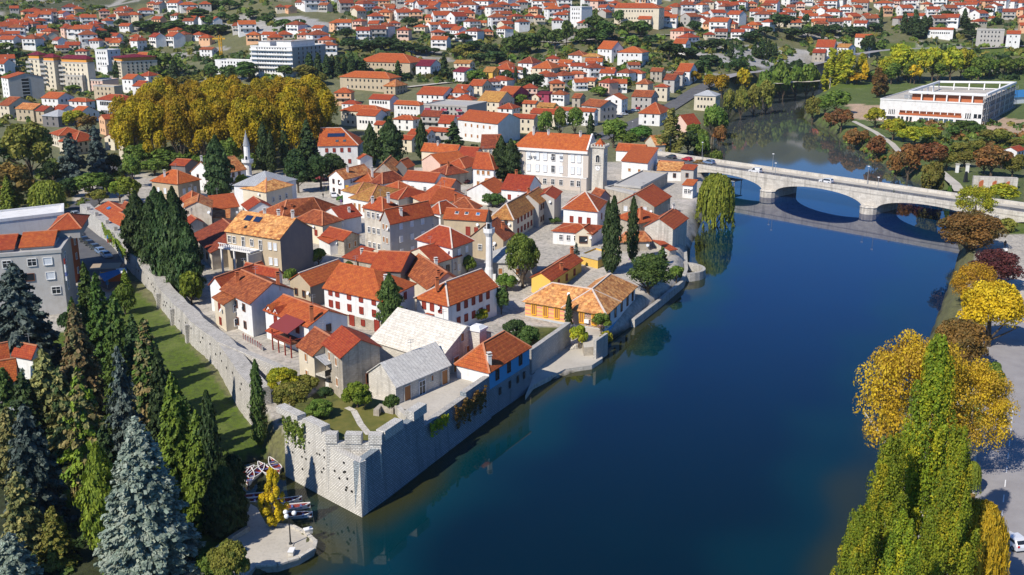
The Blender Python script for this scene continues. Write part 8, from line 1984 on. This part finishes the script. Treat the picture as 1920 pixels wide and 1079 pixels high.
bl = [(455, 892, 1.05, 'rowing boat with dark red inside, leftmost of the moored fan'), (468, 897, 1.75, 'rowing boat second in the moored fan, pointing to the shore'), (482, 890, 1.35, 'rowing boat third in the moored fan'), (497, 884, 2.2, 'rowing boat fourth in the moored fan behind the yellow tree'), (515, 876, 2.1, 'rowing boat closest to the bastion wall'),
      (476, 935, .25, 'rowing boat tied to the promenade left of the yellow tree'), (478, 942, .2, 'second rowing boat tied left of the yellow tree'), (533, 944, .35, 'rowing boat farther of three right of the yellow tree'), (548, 955, .25, 'rowing boat middle of three right of the yellow tree'), (552, 970, .1, 'small white rowing boat behind the globe lamp')]
for x, y, a, lb in bl:
 p = P(x, y, 0.06); root = thing('rowing_boat', lb, 'boat', tuple(p), 'rowing boats in the small harbour'); root.rotation_euler = (0, 0, a); s = .92; root.scale = (s, s, s)
 for nm, me in zip(('hull', 'inner_hull', 'gunwale'), BP): o = link(bpy.data.objects.new(nm, me)); o.parent = root
 for x_ in (-1.3, 0, 1.2): o = link(bpy.data.objects.new('thwart', BP[3])); o.parent = root; o.location = (x_, 0, .34)
m = MB(); m.bar(P(440, 880, .35), P(520, 868, .35), .06, 'rope_white'); tag(m.build('mooring_line'), 'mooring line strung in front of the boats', 'rope')
# globe lamp on the promenade
p = P(545, 1022, .9); root = thing('street_lamp', 'black lamp post with three white globes on the promenade', 'lamp', tuple(p))
m = MB(); m.lathe(tuple(p), [(.22, 0), (.2, .25), (.1, .4), (.085, 1.2), (.06, 3.6), (.05, 3.9)], 'dark_metal', 10); m.box((p.x, p.y, p.z + .05), (.7, .7, .12), 'pale_stone'); m.build('post', root)
m = MB()
for a in (.3, 2.4, 4.5): m.tube([(p.x, p.y, p.z + 3.5), (p.x + .4 * math.cos(a), p.y + .4 * math.sin(a), p.z + 3.55), (p.x + .62 * math.cos(a), p.y + .62 * math.sin(a), p.z + 3.8)], [.04, .04, .04], 'dark_metal', 6)
m.build('bracket', root)
for a in (.3, 2.4, 4.5):
 m = MB(); m.lathe((p.x + .62 * math.cos(a), p.y + .62 * math.sin(a), p.z + 4.08), [(.02, -.29)] + [(.29 * math.cos(t_), .29 * math.sin(t_)) for t_ in np.linspace(-1.3, 1.3, 9)] + [(.02, .29)], 'lamp_globe', 14); m.build('globe', root, None, True)
# bridge lamps
for px_, lane, H_, lb in ((1448, BW - .9, 5.6, 'tall grey lamp post over the first pier on the far side of the bridge'), (1453, 1.2, 4.6, 'shorter grey lamp post over the first pier on the near side'), (1626, BW - .9, 5.6, 'tall grey lamp post over the second pier on the far side of the bridge'), (1645, 1.2, 4.6, 'shorter grey lamp post right of the second pier'), (1316, BW - .9, 6.4, 'grey lamp post beside the cars at the left end of the bridge')):
 p = on_bridge(px_, lane); root = thing('street_lamp', lb, 'lamp', tuple(p))
 m = MB(); m.lathe(tuple(p), [(.16, 0), (.1, .5), (.06, H_)], 'grey_metal', 8); m.build('post', root)
 m = MB(); m.box((p.x - .1, p.y - .2, p.z + H_ + .1), (.5, .6, .22), 'white_paint'); m.build('lamp_head', root)
for i, (x, y, h) in enumerate(((1755, 92, 9), (1822, 95, 9), (1895, 97, 10), (200, 335, 6), (1185, 255, 6), (1164, 268, 6), (1088, 372, 6))):
 p = G(x, y); root = thing('street_lamp', ['thin lamp post on the valley road, left one', 'thin lamp post on the valley road, middle one', 'thin lamp post on the valley road, right one', 'street lamp at the street left of the golden planes', 'street lamp by the green thicket behind the clock tower', 'street lamp just right of the clock tower', 'lamp pole in front of the cream hall'][i], 'lamp', tuple(p))
 m = MB(); m.lathe(tuple(p), [(.14, -.3), (.1, .5), (.06, h)], 'grey_metal', 6); m.build('post', root); m = MB(); m.box((p.x, p.y - .3, p.z + h + .05), (.4, .9, .18), 'white_paint'); m.build('lamp_head', root)
# people: one grown skin per body
def person(p, label, rz, cloth, H_=1.75, stride=.0, name='person', cat='person', mat=None, legs=None):
 root = thing(name, label, cat, tuple(p)); root.rotation_euler = (0, 0, rz); s = H_ / 1.75
 V = [(0, 0, .95), (0, 0, 1.2), (0, 0, 1.42), (0, 0, 1.52), (0, -.01, 1.62), (0, -.01, 1.72), (-.10, 0, .90), (-.11, stride * .5, .50), (-.11, stride - .02, .08), (-.12, stride - .16, .04), (.10, 0, .90), (.11, -stride * .4, .50), (.11, -stride, .08), (.12, -stride - .14, .04),
         (-.20, 0, 1.40), (-.25, .02, 1.12), (-.25, -.08, .88), (-.25, -.1, .80), (.20, 0, 1.40), (.25, .02, 1.12), (.25, -.08, .88), (.25, -.1, .80)]
 E = [(0, 1), (1, 2), (2, 3), (3, 4), (4, 5), (0, 6), (6, 7), (7, 8), (8, 9), (0, 10), (10, 11), (11, 12), (12, 13), (2, 14), (14, 15), (15, 16), (16, 17), (2, 18), (18, 19), (19, 20), (20, 21)]
 Rr = [.15, .14, .15, .06, .10, .08, .09, .065, .045, .035, .09, .065, .045, .035, .07, .05, .038, .03, .07, .05, .038, .03]
 me = bpy.data.meshes.new('body'); me.from_pydata([Vector(v) * s for v in V], E, []); me.materials.append(MATS[mat or cloth])
 o = link(bpy.data.objects.new('body', me)); o.parent = root; md = o.modifiers.new('s', 'SKIN')
 for i, r in enumerate(Rr): me.skin_vertices[0].data[i].radius = (r * s, r * s * .9)
 me.skin_vertices[0].data[0].use_root = True; sb = o.modifiers.new('d', 'SUBSURF'); sb.levels = sb.render_levels = 1
 if mat is None:
  m = MB(); m.lathe((p[0], p[1], p[2]), [(.03, 1.64 * s), (.105 * s, 1.68 * s), (.10 * s, 1.75 * s), (.02, 1.80 * s)], 'rubber', 8); m.build('hair', root)
  m = MB(); c = Vector(p); m.box((c.x, c.y - .1 * s, c.z + 1.63 * s), (.12 * s, .04, .14 * s), 'skin'); m.build('face', root)
 return root
person(on_bridge(1675, 1.3), 'walker in green clothes on the near side of the bridge above the third arch', .6, 'cloth_green', 1.78, .18)
person(on_bridge(1542, 1.3), 'walker in dark clothes on the bridge beside the white estate car', .6, 'cloth_dark', 1.75, .15)
person(P(1180, 497, 2.6), 'person in purple standing at the cypresses above the river wall', .2, 'cloth_purple', 1.7)
p = P(1883, 470, 4.0); st_root = person(Vector((p.x, p.y, p.z + .5)), 'dark bronze statue of a standing man on a pale plinth', 0, 'bronze', 2.1, 0, 'statue', 'statue', 'bronze')
m = MB(); m.box((p.x, p.y, p.z + .25), (1.1, 1.1, .52), 'white_paint'); m.build('plinth', st_root)
for q, c_, lb in (((606, 372), 'cloth_dark', 'person in dark clothes walking on the cafe square, lower left of the parked white car'), ((612, 360), 'cloth_green', 'person in green beside the red parasols'), ((640, 384), 'cloth_purple', 'person in purple below the parked white car'), ((905, 590), 'cloth_dark', 'person in dark clothes on the lane beside the yellowing vine bush'), ((1000, 480), 'cloth_green', 'person in green crossing the main square behind the mosque')):
 p = G(*q); person(p, lb, q[0] * .3, c_, 1.72, .14)
for i, q in enumerate(((608, 352), (616, 349), (624, 352), (600, 347))):
 p = G(*q); root = thing('parasol', ['red parasol second from the left on the cafe square', 'red parasol third from the left on the cafe square', 'red parasol nearest the parked white car on the cafe square', 'red parasol farthest from the parked white car on the cafe square'][i], 'parasol', tuple(p)); m = MB(); m.lathe(tuple(p), [(.05, 0), (.05, 2.3)], 'grey_metal', 6); m.build('pole', root); m = MB(); m.lathe(tuple(p), [(1.5, 2.1), (1.5, 2.16), (.1, 2.8), (.02, 2.9)], 'awning_red', 8); m.build('canopy', root)
# kiosk and awnings on the street
root = thing('market_kiosk', 'street kiosk with blue and tan awning roofs at the foot of the town wall', 'kiosk', tuple(P(210, 540, 4)))
k0 = P(200, 515, 6.6); m = MB(); prism(m, (k0.x - 2.2, k0.y + 5.5, 0), 6, 4.6, 6.9, 7.05, 'awning_tan', .2); m.build('tan_awning', root)
m = MB(); q = [P(185, 514, 6.6), P(222, 505, 6.9), P(226, 512, 6.6), P(196, 528, 6.1)]; q = q if (q[1] - q[0]).cross(q[2] - q[1]).z > 0 else q[::-1]; m.hull([v - Vector((0, 0, .12)) for v in q], q, 'awning_blue'); m.build('blue_awning', root)
m = MB(); q = [P(215, 502, 6.9), P(234, 503, 6.9), P(238, 511, 6.6), P(226, 512, 6.6)]; q = q if (q[1] - q[0]).cross(q[2] - q[1]).z > 0 else q[::-1]; m.hull([v - Vector((0, 0, .12)) for v in q], q, 'white_paint'); m.build('white_awning', root)
m = MB()
for x, y in ((190, 530), (222, 527), (236, 523)): c = P(x, y, 4); m.box((c.x, c.y, 5.2), (.15, .15, 2.5), 'grey_metal')
m.build('post', root)
m = MB(); c = P(208, 532, 4); m.box((c.x, c.y + 2.5, 4.9), (4.5, 2.0, 1.8), 'brick_orange', .2); m.box((c.x, c.y + 1.2, 6.0), (4.6, .1, .5), 'frame_yellow', .2); m.build('stall', root)
for x, y, lb in ((202, 541, 'closed blue parasol beside the kiosk'), (238, 523, 'closed turquoise parasol right of the kiosk')):
 p = P(x, y, 4); root = thing('parasol', lb, 'parasol', tuple(p)); m = MB(); m.lathe(tuple(p), [(.05, 0), (.05, .9)], 'grey_metal', 6); m.build('pole', root); m = MB(); m.lathe(tuple(p), [(.32, .85), (.28, 1.6), (.12, 2.6), (.02, 2.8)], 'awning_blue', 8); m.build('canopy', root)
m = MB(); p = P(206, 462, 4); root = thing('notice_sign', 'red and blue sign standing in the shade below the wall', 'sign', tuple(p)); m.box((p.x, p.y, p.z + 1.4), (1.0, .15, 1.0), 'boat_red'); m.box((p.x, p.y, p.z + 2.3), (1.0, .16, .8), 'awning_blue'); m.build('panel', root); m = MB(); m.box((p.x, p.y + .12, p.z + 1.2), (.1, .08, 2.6), 'grey_metal'); m.build('post', root)
m = MB(); c = lf['b'] + lf['nBC'] * .5; root = lf['root']; m.box((c.x, c.y, lf['ze'] - 4.0), (.25, .8, 3.4), 'white_paint', .3); m.box((c.x + .02, c.y, lf['ze'] - 1.9), (.27, .82, 1.0), 'boat_red', .3); m.box((c.x + .02, c.y, lf['ze'] - 4.4), (.27, .82, .8), 'boat_blue', .3); m.build('vertical_sign', root)
# yellow sign on the white house, white mosque garden fence, tower crane
s_ = HOUSES['sign']; c = s_['b'].lerp(s_['c'], .06) + s_['nBC'] * .3; m = MB(); m.box((c.x, c.y, s_['ze'] - 2.3), (1.2, .2, .7), 'frame_yellow', .3); m.build('shop_sign', s_['root'])
fence = thing('garden_fence', 'white garden fence with square posts around the mosque garden', 'fence', tuple(P(935, 535, 4)))
fp = [T(6, q) for q in ((1480, 890), (1530, 935), (1640, 945), (1730, 935), (1780, 890), (1880, 840))]; fw = [P(*q, 4.0) for q in fp]
m = MB()
for a, b in zip(fw, fw[1:]): m.bar(a + Vector((0, 0, .35)), b + Vector((0, 0, .35)), .25, 'pale_stone', .7)
m.build('fence_base', fence); m = MB()
for a in fw: m.box((a.x, a.y, 4.8), (.55, .55, 1.7), 'white_paint')
m.build('fence_post', fence)
sf = thing('garden_fence', 'low fence with red posts along the lane inside the town wall', 'fence', tuple(P(480, 650, 3.6)))
fw = [P(*T(8, q), 3.9) for q in ((520, 940), (600, 985), (680, 1030), (740, 1075))]; m = MB()
for a, b in zip(fw, fw[1:]):
 m.bar(a + Vector((0, 0, .5)), b + Vector((0, 0, .5)), .06, 'grey_metal', .7)
m.build('mesh_panel', sf); m = MB()
for a, b in zip(fw, fw[1:]):
 for t_ in (0, .33, .66): c = a.lerp(b, t_); m.box((c.x, c.y, c.z + .5), (.14, .14, 1.3), 'boat_red')
m.build('fence_post', sf)
p = G(415, 108); root = thing('tower_crane', 'yellow tower crane behind the white hotel', 'crane', tuple(p)); zt_ = z_for(p.x, p.y, 68)
m = MB()
for sx in (-1, 1):
 for sy in (-1, 1): m.bar((p.x + sx * .8, p.y + sy * .8, p.z - 1), (p.x + sx * .8, p.y + sy * .8, zt_), .3, 'crane_yellow')
z = p.z
while z < zt_ - 2:
 m.bar((p.x - .8, p.y - .8, z), (p.x + .8, p.y - .8, z + 2), .2, 'crane_yellow'); m.bar((p.x - .8, p.y - .8, z + 2), (p.x + .8, p.y - .8, z + 2), .2, 'crane_yellow'); m.bar((p.x + .8, p.y - .8, z), (p.x + .8, p.y + .8, z + 2), .2, 'crane_yellow'); z += 2
m.build('mast', root); m = MB(); zj = z_for(p.x, p.y, 73); m.bar((p.x - 5, p.y, zj), (p.x + 3.5, p.y, zj), .9, 'crane_yellow', .8); m.bar((p.x - 5, p.y, zj), (p.x, p.y, zt_ + .8), .15, 'crane_yellow'); m.bar((p.x + 3.5, p.y, zj), (p.x, p.y, zt_ + .8), .15, 'crane_yellow'); m.build('jib', root)
for i, (x, y) in enumerate(((1794, 312), (1813, 312))):
 p = P(x, y + 12, 4); root = thing('monument_pillar', ['white pillar in the riverside park, left one', 'white pillar in the riverside park, right one'][i], 'pillar', tuple(p)); m = MB(); m.box((p.x, p.y, 5.4), (.9, .9, 2.9), 'white_paint'); m.box((p.x, p.y, 6.95), (1.3, 1.3, .25), 'pale_stone'); m.build('shaft', root)
p = P(1810, 342, 4); m = MB(); prism(m, p, 1.2, 1.0, 3.8, 7.5, 'dark_metal', .3, .6, .5); tag(m.build('monument'), 'dark slender monument in the riverside park', 'monument')
p = P(1864, 352, 4); root = thing('memorial_arcade', 'low memorial wall with small arches behind the bridge end', 'memorial', tuple(p)); m = MB(); prism(m, p, 13, 2.0, 3.5, 7.4, 'bridge_stone', -.25); m.build('wall', root)
for k in (-1, 0, 1):
 m = MB(); c = Vector((p.x + k * 3.8, p.y - 1.0 - k * .95, 0)); ring = [Vector((c.x - 1.1, c.y - .06, 4)), Vector((c.x + 1.1, c.y - .06, 4)), Vector((c.x + 1.1, c.y - .06, 5.4))] + [Vector((c.x + 1.1 * math.cos(t_), c.y - .06, 5.4 + 1.0 * math.sin(t_))) for t_ in np.linspace(.3, 2.84, 6)] + [Vector((c.x - 1.1, c.y - .06, 5.4))]
 m.hull([v + Vector((0, .3, 0)) for v in ring], ring, 'brick_orange'); m.build('arch_niche', root)
p = P(1862, 714, 4); m = MB(); m.lathe((p.x - .4, p.y, 4), [(.35, 0), (.42, 1.1), (.44, 1.15), (.1, 1.3)], 'awning_blue', 10); tag(m.build('rubbish_bin'), 'blue bin at the roadside near the green shrubs', 'bin')
# green canopy raft by the bridge
p = P(1366, 340, 2.0); m = MB(); prism(m, (p.x, p.y, 0), 8.5, 5, 2.6, 2.8, 'roof_metal', brz); root = thing('pontoon_shelter', 'pale green roofed shelter under the first bridge arch', 'shelter', (p.x, p.y, 0)); m.build('roof', root); m = MB()
for sx in (-3.8, 3.8):
 for sy in (-2, 2): m.box((p.x + sx * math.cos(brz) - sy * math.sin(brz), p.y + sx * math.sin(brz) + sy * math.cos(brz), 1.0), (.25, .25, 3.4), 'grey_metal')
m.build('post', root)
# ---------------------------------------------------------------- labels: one thing each
ORD = ['first', 'second', 'third', 'fourth', 'fifth', 'sixth', 'seventh', 'eighth', 'ninth', 'tenth', 'eleventh', 'twelfth', 'thirteenth', 'fourteenth', 'fifteenth', 'sixteenth', 'seventeenth', 'eighteenth', 'nineteenth', 'twentieth']
def ordinal(i):
 if i < 20: return ORD[i]
 t_ = ['twenty', 'thirty', 'forty', 'fifty'][(i + 1) // 10 - 2]
 return {20: 'twentieth', 30: 'thirtieth', 40: 'fortieth'}.get(i + 1, t_ + '-' + ORD[(i + 1) % 10 - 1])
by = {}
for o, lb, tail, pos in THINGS: by.setdefault(lb, []).append((o, pos))
for lb, L_ in by.items():
 if len(L_) == 1: L_[0][0]['label'] = lb; continue
 L_.sort(key=lambda q: proj(q[1])[0]); n = len(L_)
 for i, (o, pos) in enumerate(L_):
  o['label'] = lb + (', leftmost' if i == 0 else ', rightmost' if i == n - 1 else ', %s from left of %d' % (ordinal(i), n))
for o in bpy.data.objects:
 if '_w' in o: del o['_w']
 if 'used' in o: del o['used']
